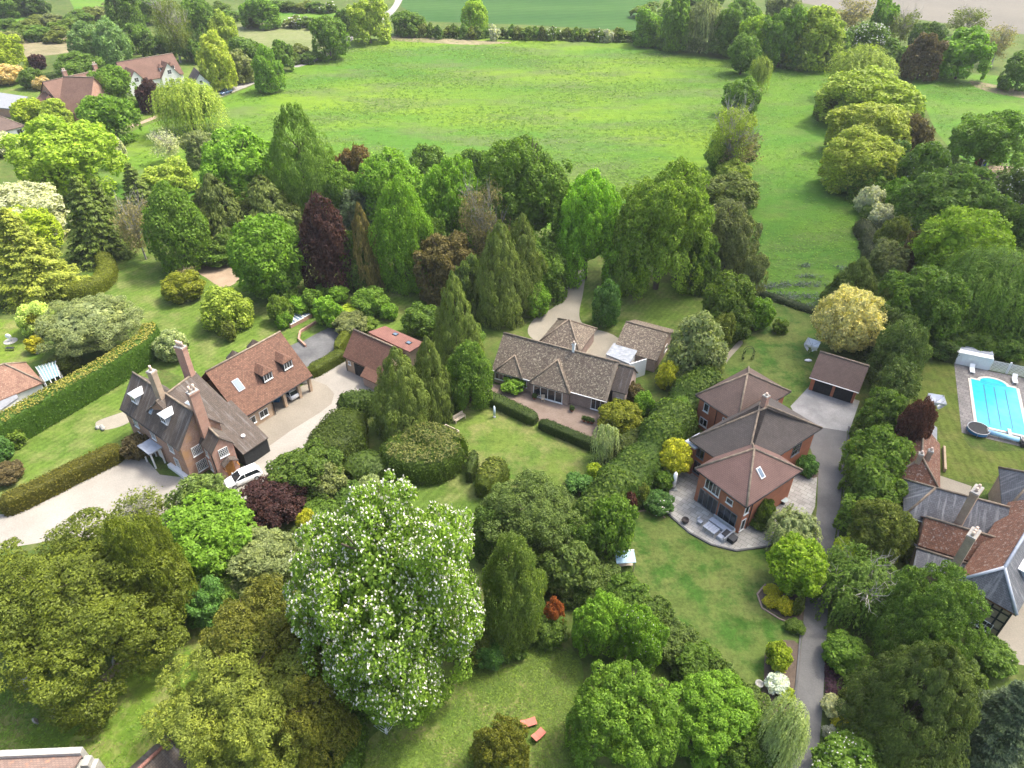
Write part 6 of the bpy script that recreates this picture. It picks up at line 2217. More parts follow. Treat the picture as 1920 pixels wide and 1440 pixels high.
for i, (x, y, s_) in enumerate([(585, 300, 40), (640, 420, 40), (705, 430, 40), (870, 480, 45), (1030, 500, 40), (850, 520, 40), (470, 460, 45), (400, 475, 40), (520, 475, 34), (1300, 520, 34)]):
    place_tree('bush', (x - s_, y - s_ * .6, x + s_, y + s_ * .6), K[('hedgd', 'mid', 'dark')[i % 3]], 'understorey_shrub', 'shrub', 'dark shrub under the tall trees of the central belt', 'belt understorey', clear=0, trunk=False)
for i, (x, y, s_) in enumerate([(980, 1060, 40), (1060, 1075, 42), (1090, 1100, 36), (1030, 1180, 34), (1000, 1150, 30), (960, 1215, 26), (640, 985, 34), (600, 960, 34), (660, 930, 34), (290, 1180, 34), (420, 1110, 40), (480, 1095, 40)]):
    place_tree('bush', (x - s_, y - s_ * .7, x + s_, y + s_ * .7), K[('hedgd', 'mid', 'dark')[i % 3]], 'understorey_shrub', 'shrub', 'dark low shrub filling gaps between the churchyard and lane trees', 'lower understorey', clear=0, trunk=False)
for i, (x, y, s_) in enumerate([(1800, 1330, 60), (1860, 1230, 40), (1620, 1280, 34), (1640, 1400, 50), (1700, 560, 44), (1760, 640, 40), (1820, 640, 40), (1890, 640, 44), (1680, 600, 36), (1650, 520, 36), (1690, 480, 34), (1740, 470, 40), (1640, 400, 24)]):
    place_tree('bush', (x - s_, y - s_ * .7, x + s_, y + s_ * .7), K[('hedgd', 'mid', 'dark')[i % 3]], 'understorey_shrub', 'shrub', 'dark low shrub among the trees on the right side', 'right hand understorey', clear=0, trunk=False)

# ------------------------------------------------------------------ hedges
hedge(G((-90, 885), (-10, 848), (100, 786), (200, 727), (253, 693), (286, 670), (294, 645)), 2.6, 4.4, (.085, .17, .022), 'long_hedge', 'long tall clipped hedge with yellow leaves along its top', .2, 30, 1, None, (.36, .34, .08))
hedge(G((8, 962), (60, 940), (150, 895), (232, 855)), 2.4, 2.3, (.15, .145, .022), 'drive_hedge', 'clipped olive brown hedge between side lawn and gravel drive', .2, 34, 2)
hedge(G((582, 707), (646, 670)), 2.0, 1.7, (.10, .135, .018), 'court_hedge', 'short clipped hedge joining the tiled wing and garage', .18, 40, 3)
hedge(G((633, 663), (646, 645), (655, 632)), 1.6, 1.8, (.14, .175, .02), 'court_hedge', 'narrow pale hedge behind the garage corner', .18, 40, 4)
hedge(G((118, 560), (170, 552), (196, 535), (205, 512), (196, 495)), 3.2, 2.6, (.20, .235, .03), 'topiary_hedge', 'curved acid green clipped hedge on the manor lawn', .22, 34, 5, None, None, 'hedge', .08, .6)
hedge(G((605, 880), (640, 850), (668, 832), (690, 828)), 7.5, 5.0, (.085, .125, .02), 'rounded_hedge', 'big rounded dark hedge beside the courtyard gravel', .24, 30, 6, None, None, 'hedge', .12, .6)
hedge(G((640, 785), (670, 775), (700, 760)), 4, 3.2, (.07, .12, .02), 'loose_hedge', 'loose leafy hedge along the courtyard corner', .3, 26, 7, None, None, 'hedge', .15, .6)
hedge(G((655, 905), (690, 885), (720, 900)), 5, 2.6, (.065, .11, .02), 'low_hedge', 'low dark hedge below the big rounded one', .24, 30, 8, None, None, 'hedge', .1, .6)
for i, (x, y, s_) in enumerate([(1296, 722, 34), (1262, 775, 36), (1236, 828, 32), (1192, 884, 34), (1150, 935, 36), (1112, 985, 36)]):
    place_tree('broad', (x - s_, y - s_ * .95, x + s_, y + s_ * .75), K[('hedge', 'green', 'hedgd')[i % 3]], 'hedge_shrub', 'shrub', 'unclipped shrub bulging out of the thick wavy boundary hedge', 'shrubs in the boundary hedge', clear=0, trunk=False)
# hollow topiary ring
cxy = P(797, 868, 0)
ring = [cxy[:2] + np.array([math.cos(a) * 3.3, math.sin(a) * 1.9]) for a in np.linspace(0, 2 * math.pi, 14, endpoint=False)]
hedge(ring, 4.5, 3.7, (.105, .17, .025), 'round_hedge', 'big round clipped hedge with a patchy sunken top', .22, 30, 9, None, (.20, .22, .07), 'hedge', .14, .5, 0, True)
hedge(G((905, 935), (925, 905), (935, 885)), 3.4, 3.2, (.10, .14, .02), 'clipped_mound', 'clipped hedge mound beside the lower edge of the bungalow lawn', .22, 32, 10, None, (.20, .24, .04), 'hedge', .1, .55)
hedge(G((880, 905), (888, 880), (888, 865)), 1.2, 2.4, (.06, .095, .02), 'hedge_gate', 'thin dark hedge stub between the round hedge and the mound', .2, 34, 11)
hedge(G((905, 748), (950, 768), (1005, 795)), 1.9, 1.5, (.055, .09, .02), 'patio_hedge', 'left clipped box hedge before the bungalow patio', .16, 44, 12, None, None, 'hedge', 0, .2)
hedge(G((1012, 800), (1065, 822), (1122, 846)), 1.5, 1.4, (.055, .09, .02), 'patio_hedge', 'right clipped box hedge before the bungalow patio', .16, 44, 13, None, None, 'hedge', 0, .2)
hedge(G((1330, 735), (1290, 765), (1255, 815), (1215, 870), (1165, 925), (1125, 975), (1085, 1010)), 5.4, 4.3, (.095, .168, .03), 'boundary_hedge', 'thick wavy clipped hedge between the bungalow and modern house', .27, 26, 14, None, (.14, .22, .035), 'hedge', .26, .65)
hedge(G((1340, 650), (1300, 700), (1262, 740)), 4.2, 3.6, (.11, .145, .04), 'garden_hedge', 'loose green hedge running down beside the bungalow garage', .3, 26, 17, None, None, 'hedge', .15, .6)
hedge(G((1150, 865), (1180, 845), (1210, 832)), 3.4, 2.6, (.10, .14, .025), 'garden_hedge', 'clipped hedge spur below the round golden bush', .24, 30, 18, None, None, 'hedge', .08, .6)
for i, (x0, y0, x1, y1) in enumerate([(1098, 1052, 1170, 1112), (1135, 1075, 1215, 1150), (1175, 1120, 1262, 1195), (1222, 1160, 1310, 1240), (1265, 1205, 1352, 1285), (1310, 1245, 1400, 1330), (1368, 1288, 1440, 1352)]):
    place_tree('broad', (x0, y0, x1, y1), K[('holm', 'mid', 'hedgd')[i % 3]], 'dark_shrub', 'shrub', 'dark shrub in the overgrown line below the patchy lawn', 'dark shrubs below the patchy lawn', clear=0, trunk=False)
hedge(G((590, 1480), (600, 1420), (625, 1375)), 2.4, 2.4, (.085, .15, .022), 'narrow_hedge', 'left one of two narrow hedges at the bottom edge', .22, 32, 20, None, None, 'hedge', .12, .5)
hedge(G((650, 1480), (658, 1400), (672, 1345)), 2.6, 2.6, (.10, .18, .025), 'narrow_hedge', 'right one of two narrow hedges at the bottom edge', .22, 32, 21, None, None, 'hedge', .12, .5)
hedge(G((1690, 640), (1740, 662), (1790, 680)), 2.0, 2.6, (.07, .10, .03), 'pool_hedge', 'clipped dull hedge left of the white pool house', .2, 34, 22, None, None, 'hedge', 0, .3)
hedge(G((232, 216), (262, 206), (296, 196)), 3, 2.6, (.10, .20, .025), 'far_hedge', 'neat green hedge between the far brick house and the willow', .3, 20, 23)
hedge(G((1612, 430), (1632, 470), (1640, 520)), 3.6, 2.6, (.085, .11, .045), 'strip_hedge', 'ragged hedge along the right edge of the green strip', .35, 20, 24, None, None, 'hedge', .25, .7)
hedge(G((1392, 330), (1405, 250), (1415, 180)), .6, .5, (.16, .15, .09), 'field_boundary', 'thin dry grass line between meadow and green strip', .25, 20, 25)
hedge(G((1415, 552), (1470, 568), (1535, 590)), 1.6, .9, (.07, .105, .045), 'garden_boundary', 'low weedy bank between the green strip and the back lawn', .25, 26, 26, None, None, 'hedge', .2, .7)
hedge(G((75, 152), (130, 140), (160, 132)), 2.4, 1.8, (.07, .12, .025), 'far_hedge', 'dark hedge behind the far brick house', .35, 16, 27)

# blue grey weeds at the foot of the green strip: one patchy mass
rg = np.random.default_rng(3)
c_ = []
for (x, y, n_, sx, sy) in [(1430, 540, 260, 1.9, .5), (1495, 535, 300, 2.6, .6), (1460, 555, 260, 3.2, .5), (1510, 500, 60, .7, .35), (1515, 520, 80, 1.2, .3), (1580, 505, 50, .8, .4), (1540, 575, 220, 2.6, .45), (1500, 560, 180, 3, .5)]:
    q = P(x, y, 0)
    c_.append(np.stack([q[0] + rg.normal(0, sx, n_), q[1] + rg.normal(0, sy, n_), rg.uniform(.05, .55, n_)], 1))
c_ = np.concatenate(c_)
v_ = leaf_quads(c_, norm(rg.normal(0, .5, c_.shape) + np.array([0, 0, 1.0])), .22, .12, rg)
wo = bpy.data.objects.new('weeds', mesh_from_quads('weeds', v_, [M['leaf']]))
wo.color = (.15, .19, .19, 1)
COL.objects.link(wo)
tag(wo, 'blue grey weeds scattered over the end of the green strip', 'weeds', None, 'stuff')
# purple heather bed by the lane
q0 = [P(x, y, 0) for x, y in ((1546, 1240), (1575, 1248), (1604, 1262), (1606, 1290), (1590, 1308), (1546, 1312))]
ctr_ = sum(q0) / 6
N_ = 2600
a_ = rg.random((N_, 1)) ** .5
k_ = rg.integers(0, 6, N_)
f_ = rg.random((N_, 1))
A0 = np.array(q0)[k_] * (1 - f_) + np.array(q0)[(k_ + 1) % 6] * f_
c_ = ctr_ + (A0 - ctr_) * a_
c_[:, 2] = .15 + .3 * (1 - a_[:, 0] ** 6) + rg.normal(0, .03, N_)
v_ = leaf_quads(c_, norm(rg.normal(0, .35, c_.shape) + np.array([0, 0, 1.0])), .12, .08, rg)
wo = bpy.data.objects.new('heather_bed', mesh_from_quads('heather_bed', v_, [M['leaf']]))
wo.color = (.075, .034, .06, 1)
COL.objects.link(wo)
tag(wo, 'low mat of dark purple heather beside the lane', 'ground cover', None, 'stuff')


# rough tufts standing in the meadow and the strip: too many to count
def in_poly(x, y, poly):
    ins = np.zeros(len(x), bool)
    n = len(poly)
    for i in range(n):
        (x0, y0), (x1, y1) = poly[i - 1], poly[i]
        c = (y0 > y) != (y1 > y)
        with np.errstate(divide='ignore', invalid='ignore'):
            ins ^= c & (x < (x1 - x0) * (y - y0) / (y1 - y0) + x0)
    return ins


def tufts(px, n, size, col, seed, label, name='grass_tufts'):
    poly = [tuple(P(x, y, 0)[:2]) for x, y in px]
    rg = np.random.default_rng(seed)
    xs, ys = [p[0] for p in poly], [p[1] for p in poly]
    x, y = rg.uniform(min(xs), max(xs), n * 3), rg.uniform(min(ys), max(ys), n * 3)
    dn = np.sin(x * .11 + 2 * np.sin(y * .07)) + np.sin(y * .16 + 1.5 * np.sin(x * .05)) + rg.normal(0, 1.1, n * 3)
    k = in_poly(x, y, poly) & (dn > .1)
    x, y = x[k][:n], y[k][:n]
    s = size * rg.uniform(.5, 1.5, len(x))
    v = []
    for q in range(3):
        c = np.stack([x + rg.normal(0, size, len(x)), y + rg.normal(0, size, len(x)), s * .12 + .02], 1)
        nn = norm(rg.normal(0, .16, c.shape) + np.array([0, 0, 1.0]))
        v.append(leaf_quads(c, nn, s, s * .5, rg))
    o = bpy.data.objects.new(name, mesh_from_quads(name, np.concatenate(v), [M['leaf']]))
    o.color = (*col, 1)
    COL.objects.link(o)
    tag(o, label, 'grass', None, 'stuff')


tufts([(420, 190), (560, 126), (700, 72), (1000, 78), (1360, 112), (1400, 160), (1370, 300), (1330, 420), (620, 420), (230, 300)], 18000, .30, (.165, .285, .04), 1, 'rough grass tufts scattered through the big meadow')
tufts([(1420, 130), (1560, 125), (1575, 300), (1605, 420), (1612, 500), (1580, 580), (1420, 545), (1385, 440), (1410, 250)], 7000, .24, (.15, .28, .036), 2, 'rough grass tufts in the narrow green strip')
tufts([(1720, 145), (1830, 140), (1960, 165), (2000, 300), (1880, 330), (1770, 260)], 2500, .26, (.15, .28, .036), 3, 'rough grass tufts in the paddock')
tufts([(-60, 1300), (60, 1295), (200, 1200), (330, 1120), (370, 1250), (330, 1380), (240, 1460), (-60, 1470)], 5000, .12, (.16, .27, .038), 4, 'short grass tufts in the churchyard')
tufts([(690, 1400), (880, 1265), (940, 1190), (1010, 1175), (1085, 1240), (1085, 1350), (1140, 1470), (690, 1470)], 5000, .11, (.165, .25, .045), 5, 'short grass tufts on the bottom lawn')

# ------------------------------------------------------------------ cars
def car(px, py, head, body_col, label, name='parked_car', L=4.4, W=1.8, Hh=1.5, estate=False):
    """head: ground direction (unit 2d) of the bonnet"""
    c = P(px, py, 0)
    r = thing(name, c, label, 'car')
    u = np.array([head[0], head[1], 0.0])
    u /= np.linalg.norm(u)
    v = np.array([-u[1], u[0], 0])
    paint, nt, b = newmat(name + '_paint')
    b.inputs['Base Color'].default_value = c4(body_col)
    b.inputs['Roughness'].default_value = .25
    b.inputs['Coat Weight'].default_value = .6
    # side profile stations: x along car, lower z, shoulder z, half width
    st = [(-L / 2, .45, .78, .70), (-L / 2 + .12, .28, .95, .80), (-L * .30, .22, .98, .88), (0, .22, .96, .90), (L * .22, .22, .93, .89), (L * .38, .24, .84, .86), (L / 2 - .14, .30, .70, .78), (L / 2, .42, .62, .66)]
    vv, fs = [], []
    for x, z0, z1, hw in st:
        hw *= W / 1.8
        for y, z in ((-hw * .94, z0), (-hw, z0 + .22), (-hw * .95, z1 - .05), (-hw * .86, z1), (hw * .86, z1), (hw * .95, z1 - .05), (hw, z0 + .22), (hw * .94, z0)):
            vv.append(c + u * x + v * y + Z * z)
    for i in range(len(st) - 1):
        for j in range(8):
            a, b_ = i * 8 + j, i * 8 + (j + 1) % 8
            fs.append((a, b_, b_ + 8, a + 8))
    fs += [tuple(range(8)), tuple(reversed(range(len(vv) - 8, len(vv))))]
    mb = MB()
    mb.mesh(vv, fs, 0, True)
    mb.build('body', paint, r)
    # greenhouse and roof
    rear = -L / 2 + .18
    top = [(rear + .32, Hh - .02), (L * .06, Hh)]
    base = [(rear, .93), (L * .27, .90)]
    hwb, hwt = W * .43, W * .35
    mb = MB()
    q = [c + u * base[0][0] - v * hwb + Z * base[0][1], c + u * base[1][0] - v * hwb + Z * base[1][1], c + u * base[1][0] + v * hwb + Z * base[1][1], c + u * base[0][0] + v * hwb + Z * base[0][1],
         c + u * top[0][0] - v * hwt + Z * top[0][1], c + u * top[1][0] - v * hwt + Z * top[1][1], c + u * top[1][0] + v * hwt + Z * top[1][1], c + u * top[0][0] + v * hwt + Z * top[0][1]]
    mb.mesh(q, [(0, 1, 5, 4), (1, 2, 6, 5), (2, 3, 7, 6), (3, 0, 4, 7), (3, 2, 1, 0)])
    mb.build('windows', M['glass'], r)
    mb = MB()
    rp = [c + u * (top[0][0] - .1) - v * (hwt + .02), c + u * (top[1][0] + .06) - v * (hwt + .02), c + u * (top[1][0] + .06) + v * (hwt + .02), c + u * (top[0][0] - .1) + v * (hwt + .02)]
    mb.extrude([p + Z * (Hh - .03) for p in rp], (0, 0, .06))
    for sg in (-1, 1):
        for (xb, zb_), (xt, zt_) in zip(base, top):
            mb.tube(c + u * xb + v * sg * hwb + Z * zb_, c + u * xt + v * sg * hwt + Z * zt_, .045, None, 5)
        mb.tube(c + u * (-.1) + v * sg * (hwb + .005) + Z * .93, c + u * (-.12) + v * sg * (hwt + .005) + Z * Hh, .04, None, 5)
    mb.build('roof', paint, r)
    for x in (-L * .30, L * .31):
        for sg in (-1, 1):
            w = MB()
            w.tube(c + u * x + v * sg * (W * .5 - .19) + Z * .32, c + u * x + v * sg * (W * .5 + .01) + Z * .32, .32, None, 14)
            wh_ = w.build('wheel', M['blackpipe'], r)
            w = MB()
            w.tube(c + u * x + v * sg * (W * .5 + .005) + Z * .32, c + u * x + v * sg * (W * .5 + .025) + Z * .32, .2, None, 10)
            w.build('rim', M['metal'], wh_)
    for sg in (-1, 1):
        w = MB()
        w.box(c + u * (L / 2 - .22) + v * (sg * W * .36 - .14) + Z * .58, u * .2, v * .28, Z * .13)
        w.build('headlight', M['white'], r)
        w = MB()
        w.box(c + u * (L * .2) + v * (sg * W * .52 - .09) + Z * .93, u * .12, v * .18, Z * .12)
        w.build('mirror', paint, r)
    return r


cd = unit2(P(490, 886, 0), P(428, 912, 0))
car(458, 901, cd, (.80, .80, .80), 'white hatchback parked beside the manor entrance')
cd = unit2(P(436, 171, 0), P(412, 180, 0))
car(424, 176, cd, (.05, .09, .16), 'dark blue car parked on the pale lane', L=4.6, W=1.9)
car(148, 222, (1, .1), (.03, .05, .12), 'dark blue car half hidden before the far brick house', L=4.6, W=1.9)
car(150, 217, (1, .1), (.72, .74, .75), 'white car behind the dark blue one at the far brick house', L=4.4, W=1.8)
cd = unit2(P(560, 752, 0), P(535, 735, 0))
car(541, 740, cd, (.70, .71, .72), 'white car nosing out of the open cart bay', L=4.0, W=1.7)

# ------------------------------------------------------------------ swimming pool
r = thing('swimming_pool', P(1870, 765), 'turquoise swimming pool with dark lane lines and a rounded end', 'swimming pool')
c_tl, c_tr, c_br, c_bl = P(1820, 711), P(1905, 729), P(1925, 824), P(1831, 797)
pu = unit2(c_tl, c_tr)
pv = np.array([-pu[1], pu[0], 0])
PW = float(np.linalg.norm((c_tr - c_tl)[:2]))
PL = float(abs((c_bl - c_tl) @ pv))
A0 = c_tl


def pp_(x, y, z=0):
    q = A0 + pu * x - pv * y
    return np.array([q[0], q[1], z])


arc = [pp_(PW / 2 + math.cos(t) * PW * .30, -math.sin(t) * PW * .22) for t in np.linspace(math.pi, 0, 14)]
outl = [pp_(0, 0)] + arc + [pp_(PW, 0), pp_(PW, PL), pp_(0, PL)]
wat, nt, b = newmat('pool_water')
col = ramp(nt, noise(nt, coords(nt), .6, 3, .6), [(.3, (.03, .42, .46)), (.7, (.06, .50, .54))])
nt.links.new(col, b.inputs['Base Color'])
b.inputs['Roughness'].default_value = .12
b.inputs['Specular IOR Level'].default_value = .35
bump(nt, b, noise(nt, coords(nt), 2.2, 3, .6), .08, .05)
mb = MB()
mb.extrude([p + Z * .055 for p in outl], (0, 0, .02))
mb.build('water', wat, r)
mb = MB()
cen = sum(outl) / len(outl)
cop = plain('pool_coping', (.55, .50, .43), .8, .2, .2, 2)
n_ = len(outl)
for i in range(n_):
    a, b_ = outl[i], outl[(i + 1) % n_]
    d0 = unit2(a, b_)
    mb.box(a + Z * .03 - d0 * .05, d0 * (np.linalg.norm(b_ - a) + .1), np.array([-d0[1], d0[0], 0]) * (.38 if (np.cross(d0, (cen - a))[2]) < 0 else -.38), Z * (.075 + .0015 * (i % 3)))
mb.build('coping', cop, r)
mb = MB()
lane_m = plain('lane_tile', (.02, .20, .30), .4)
for x in (.27, .5, .74):
    mb.box(pp_(PW * x - .09, .9, .0752), pu * .18, -pv * (PL - 1.4), Z * .004)
mb.build('lane_line', lane_m, r)
mb = MB()
for k in (.18, .55):
    mb.box(pp_(PW * .22, k - .2, .0752), pu * PW * .56, -pv * .08, Z * .004)
mb.build('step_line', lane_m, r)
deck = [pp_(-2.0, -3.4), pp_(PW + 4, -3.4), pp_(PW + 4, PL + 2.6), pp_(-2.0, PL + 2.6)]
mb = MB()
mb.poly([p + Z * .045 for p in deck])
o = mb.build('pool_terrace', M['pooldeck'])
tag(o, 'dark mottled slab terrace around the swimming pool', 'ground', None, 'structure')
r = thing('pool_house', pp_(0, -4), 'long low white pool house with a grey lean-to roof', 'pool house')
hw = PW * .78
x0_ = -2.1
mb = MB()
mb.box(pp_(x0_, -3.5), pu * hw, pv * 2.2, Z * 2.05)
mb.build('wall', M['white'], r)
mb = MB()
mb.box(pp_(x0_ - .2, -4.2, 2.25), pu * (hw + .3), pv * 1.9 - Z * .25, Z * .09)
mb.box(pp_(x0_ - .15, -3.3, 2.06), pu * (hw + .2), pv * .95 + Z * .14, Z * .07, 1)
mb.build('roof', [M['lead'], M['white']], r)
mb = MB()
for k in range(7):
    mb.box(pp_(x0_ + hw * k / 6 - .03, -3.47), pu * .06, -pv * .05, Z * 2.0)
mb.build('wall_batten', M['white'], r)
r = thing('trellis_screen', pp_(hw + 1, -3.6), 'white trellis screen running on from the pool house', 'trellis')
mb = MB()
x1_ = x0_ + hw + .1
for k in range(4):
    mb.box(pp_(x1_ + k * 2.4 - .11, -3.6), pu * .22, pv * .22, Z * 1.95)
mb.build('post', M['white'], r)
mb = MB()
for k in range(46):
    mb.box(pp_(x1_ + k * .158, -3.66), pu * .045, pv * .04, Z * 1.75)
for k in range(8):
    mb.box(pp_(x1_, -3.60, .1 + k * .22), pu * 7.2, pv * .035, Z * .04)
mb.build('lattice', M['white'], r)
for i, (x, y) in enumerate([(.2, -2.6), (PW * .98, -2.2)]):
    r = thing('sun_lounger', pp_(x, y), ('white lounger at the pool house end of the terrace', 'white lounger beside the trellis at the pool corner')[i], 'lounger', 'white poolside loungers')
    mb = MB()
    mb.box(pp_(x - .3, y, .32), pu * .65, -pv * 1.2, Z * .08)
    mb.build('seat', M['white'], r)
    mb = MB()
    mb.box(pp_(x - .3, y, .32), pu * .65, pv * .5 + Z * .45, Z * .08)
    mb.build('backrest', M['white'], r)
    for dx in (-.25, .27):
        for dy in (.1, 1.1):
            mb = MB()
            mb.box(pp_(x + dx, y + dy, .05), pu * .06, -pv * .06, Z * .28)
            mb.build('leg', M['white'], r)
q = P(1831, 811, 0)
r = thing('trampoline', q, 'round black trampoline with blue skirt beside the pool', 'trampoline')
blue = plain('blue_skirt', (.03, .16, .36), .6)
mb = MB()
mb.tube(q + Z * .72, q + Z * .74, 1.25, None, 28)
mb.build('mat', M['black'], r)
mb = MB()
ringp = [q + np.array([math.cos(t) * 1.32, math.sin(t) * 1.32, .76]) for t in np.linspace(0, 2 * math.pi, 29)]
for a, b_ in zip(ringp[:-1], ringp[1:]):
    mb.tube(a, b_, .06, None, 6, 0, False)
mb.build('rim', M['metal'], r)
mb = MB()
for a, b_ in zip(ringp[:-1], ringp[1:]):
    mb.mesh([a - Z * .42, b_ - Z * .42, b_ - Z * .06, a - Z * .06], [(0, 1, 2, 3)])
mb.build('skirt', blue, r)
for k in range(6):
    t = k * math.pi / 3
    mb = MB()
    mb.tube(q + np.array([math.cos(t) * 1.3, math.sin(t) * 1.3, 0.05]), q + np.array([math.cos(t) * 1.3, math.sin(t) * 1.3, .72]), .04, None, 6)
    mb.build('leg', M['metal'], r)
r = thing('cover_roller', pp_(PW * .5, PL + 1.2), 'rolled blue and white pool cover on its reel', 'pool cover')
mb = MB()
mb.tube(pp_(.9, PL + 1.75, .55), pp_(PW * .78, PL + 1.95, .55), .32, None, 14)
mb.build('cover', [plain('cover_blue', (.35, .62, .80), .5, .3, .25, .7)], r)
for x in (.8, PW * .8):
    mb = MB()
    mb.box(pp_(x, PL + 1.4, .05), pu * .08, -pv * .8, Z * .9)
    mb.build('reel_stand', M['metal'], r)
r = thing('pool_ladder', pp_(PW * .62, PL), 'small pale board fixed over the pool edge', 'diving board')
mb = MB()
mb.box(pp_(PW * .60, PL - .3, .34), pu * .42, -pv * 1.9, Z * .07)
mb.build('board', M['lead'], r)
mb = MB()
mb.box(pp_(PW * .60 + .02, PL + .9, .05), pu * .38, -pv * .5, Z * .288)
mb.build('base', M['metal'], r)
q = pp_(PW * .82, PL + 2.0)
r = thing('machine', q, 'black wheeled garden tractor parked by the pool cover', 'mower')
mb = MB()
mb.box(q + Z * .25, pu * 1.5, -pv * .7, Z * .35)
mb.box(q + Z * .6 + pu * .9, pu * .55, -pv * .6, Z * .25)
mb.box(q + Z * .6 + pu * .1 - pv * .1, pu * .4, -pv * .4, Z * .12)
mb.build('body', M['black'], r)
for x in (.15, 1.25):
    for y in (-.02, .72):
        mb = MB()
        mb.tube(q + pu * x - pv * (y - .08) + Z * .27, q + pu * x - pv * (y + .08) + Z * .27, .22, None, 12)
        mb.build('wheel', M['blackpipe'], r)


# ------------------------------------------------------------------ washing lines with sheets, loungers, small things
cloth = plain('white_cloth', (.80, .81, .84), .9, .1, .06, 2)


def washing(px, py, label, turn, n=4, sizes=None):
    c = P(px, py, 0)
    r = thing('rotary_dryer', c, label, 'washing line')
    mb = MB()
    mb.tube(c, c + Z * 1.9, .03, None, 6)
    mb.build('pole', M['metal'], r)
    for k in range(4):
        t = turn + k * math.pi / 2
        e = c + np.array([math.cos(t) * 1.5, math.sin(t) * 1.5, 2.0])
        mb = MB()
        mb.tube(c + Z * 1.3, e, .02, None, 5)
        mb.build('arm', M['metal'], r)
    rr = random.Random(int(px))
    for k in range(n):
        t0 = turn + k * math.pi / 2
        for f0, f1 in ((.05, .55), (.55, .98)):
            e0 = c + np.array([math.cos(t0) * 1.45, math.sin(t0) * 1.45, 1.95])
            e1 = c + np.array([math.cos(t0 + math.pi / 2) * 1.45, math.sin(t0 + math.pi / 2) * 1.45, 1.95])
            dr = rr.uniform(.7, 1.3)
            nsg = 6
            vv = []
            for i in range(nsg + 1):
                f = f0 + (f1 - f0) * i / nsg
                p = e0 * (1 - f) + e1 * f
                w = unit2(e0, e1)
                nrm_ = np.array([-w[1], w[0], 0])
                for j in range(5):
                    s_ = j / 4
                    vv.append(p - Z * dr * s_ + nrm_ * (.75 * s_ * s_ + .06 * math.sin(i * 1.9 + j) * s_))
            m_ = MB()
            m_.mesh(vv, [(i * 5 + j, i * 5 + j + 1, i * 5 + j + 6, i * 5 + j + 5) for i in range(nsg) for j in range(4)], 0, True)
            m_.build('sheet', cloth, r, False)
    return r


washing(1748, 768, 'rotary dryer hung with white washing on the pool lawn', .5)
washing(1518, 662, 'rotary dryer hung with white washing behind the double garage', .2)
cl_ = MB()
q = P(1515, 677, 0)
cl_.ball(q + Z * .15, .55, .3, .18, 10, 0, .3)
tag(cl_.build('laundry_basket', cloth), 'white laundry bundle on the grass below the washing', 'laundry')
# bare rotary dryer
c = P(727, 1378, 0)
r = thing('rotary_dryer', c, 'bare metal rotary dryer on the bottom lawn', 'washing line')
mb = MB()
mb.tube(c, c + Z * 1.9, .04, None, 6)
mb.build('pole', M['metal'], r)
for k in range(4):
    t = .25 + k * math.pi / 2
    mb = MB()
    mb.tube(c + Z * 1.85, c + np.array([math.cos(t) * 1.0, math.sin(t) * 1.0, 2.0]), .035, None, 5)
    mb.build('arm', M['metal'], r)
mb = MB()
for rad_ in (.45, .7, .95):
    ps = [c + np.array([math.cos(.25 + k * math.pi / 2) * rad_, math.sin(.25 + k * math.pi / 2) * rad_, 1.85 + .15 * rad_]) for k in range(5)]
    for a, b_ in zip(ps[:-1], ps[1:]):
        mb.tube(a, b_, .012, None, 4)
mb.build('line', M['white'], r)
mb = MB()
mb.tube(c + np.array([.1, -.5, 1.5]), c + np.array([.1, -.5, 1.95]), .13, .1, 8)
mb.build('peg_bag', cloth, r)
pinkm = plain('pink_cushion', (.50, .17, .125), .8, .2, .06, 2)
for (xa, ya, xb, yb), lab in zip([(978, 1360, 1005, 1351), (1001, 1387, 1019, 1369)], ['pink lounger lying across, nearer the round yew', 'pink lounger pointing up the lawn, nearer the foot of the picture']):
    a, b_ = P(xa, ya, .3), P(xb, yb, .3)
    u_ = unit2(a, b_)
    v_ = np.array([-u_[1], u_[0], 0])
    r = thing('pink_lounger', np.array([*((a + b_) / 2)[:2], 0]), lab, 'lounger', 'pink loungers')
    a = np.array([a[0], a[1], 0])
    ll = float(np.linalg.norm((b_ - a)[:2]))
    mb = MB()
    mb.box(a - v_ * .34 + Z * .3 + u_ * .45, u_ * (ll - .45), v_ * .68, Z * .1)
    mb.build('seat', pinkm, r)
    mb = MB()
    mb.box(a - v_ * .34 + Z * .301 + u_ * .44, -u_ * .5 + Z * .22, v_ * .68, Z * .1)
    mb.build('backrest', pinkm, r)
    for fx in (.15, .9):
        for sy in (-.3, .26):
            mb = MB()
            mb.box(a + u_ * ll * fx + v_ * sy, u_ * .05, v_ * .05, Z * .3)
            mb.build('leg', M['metal'], r)
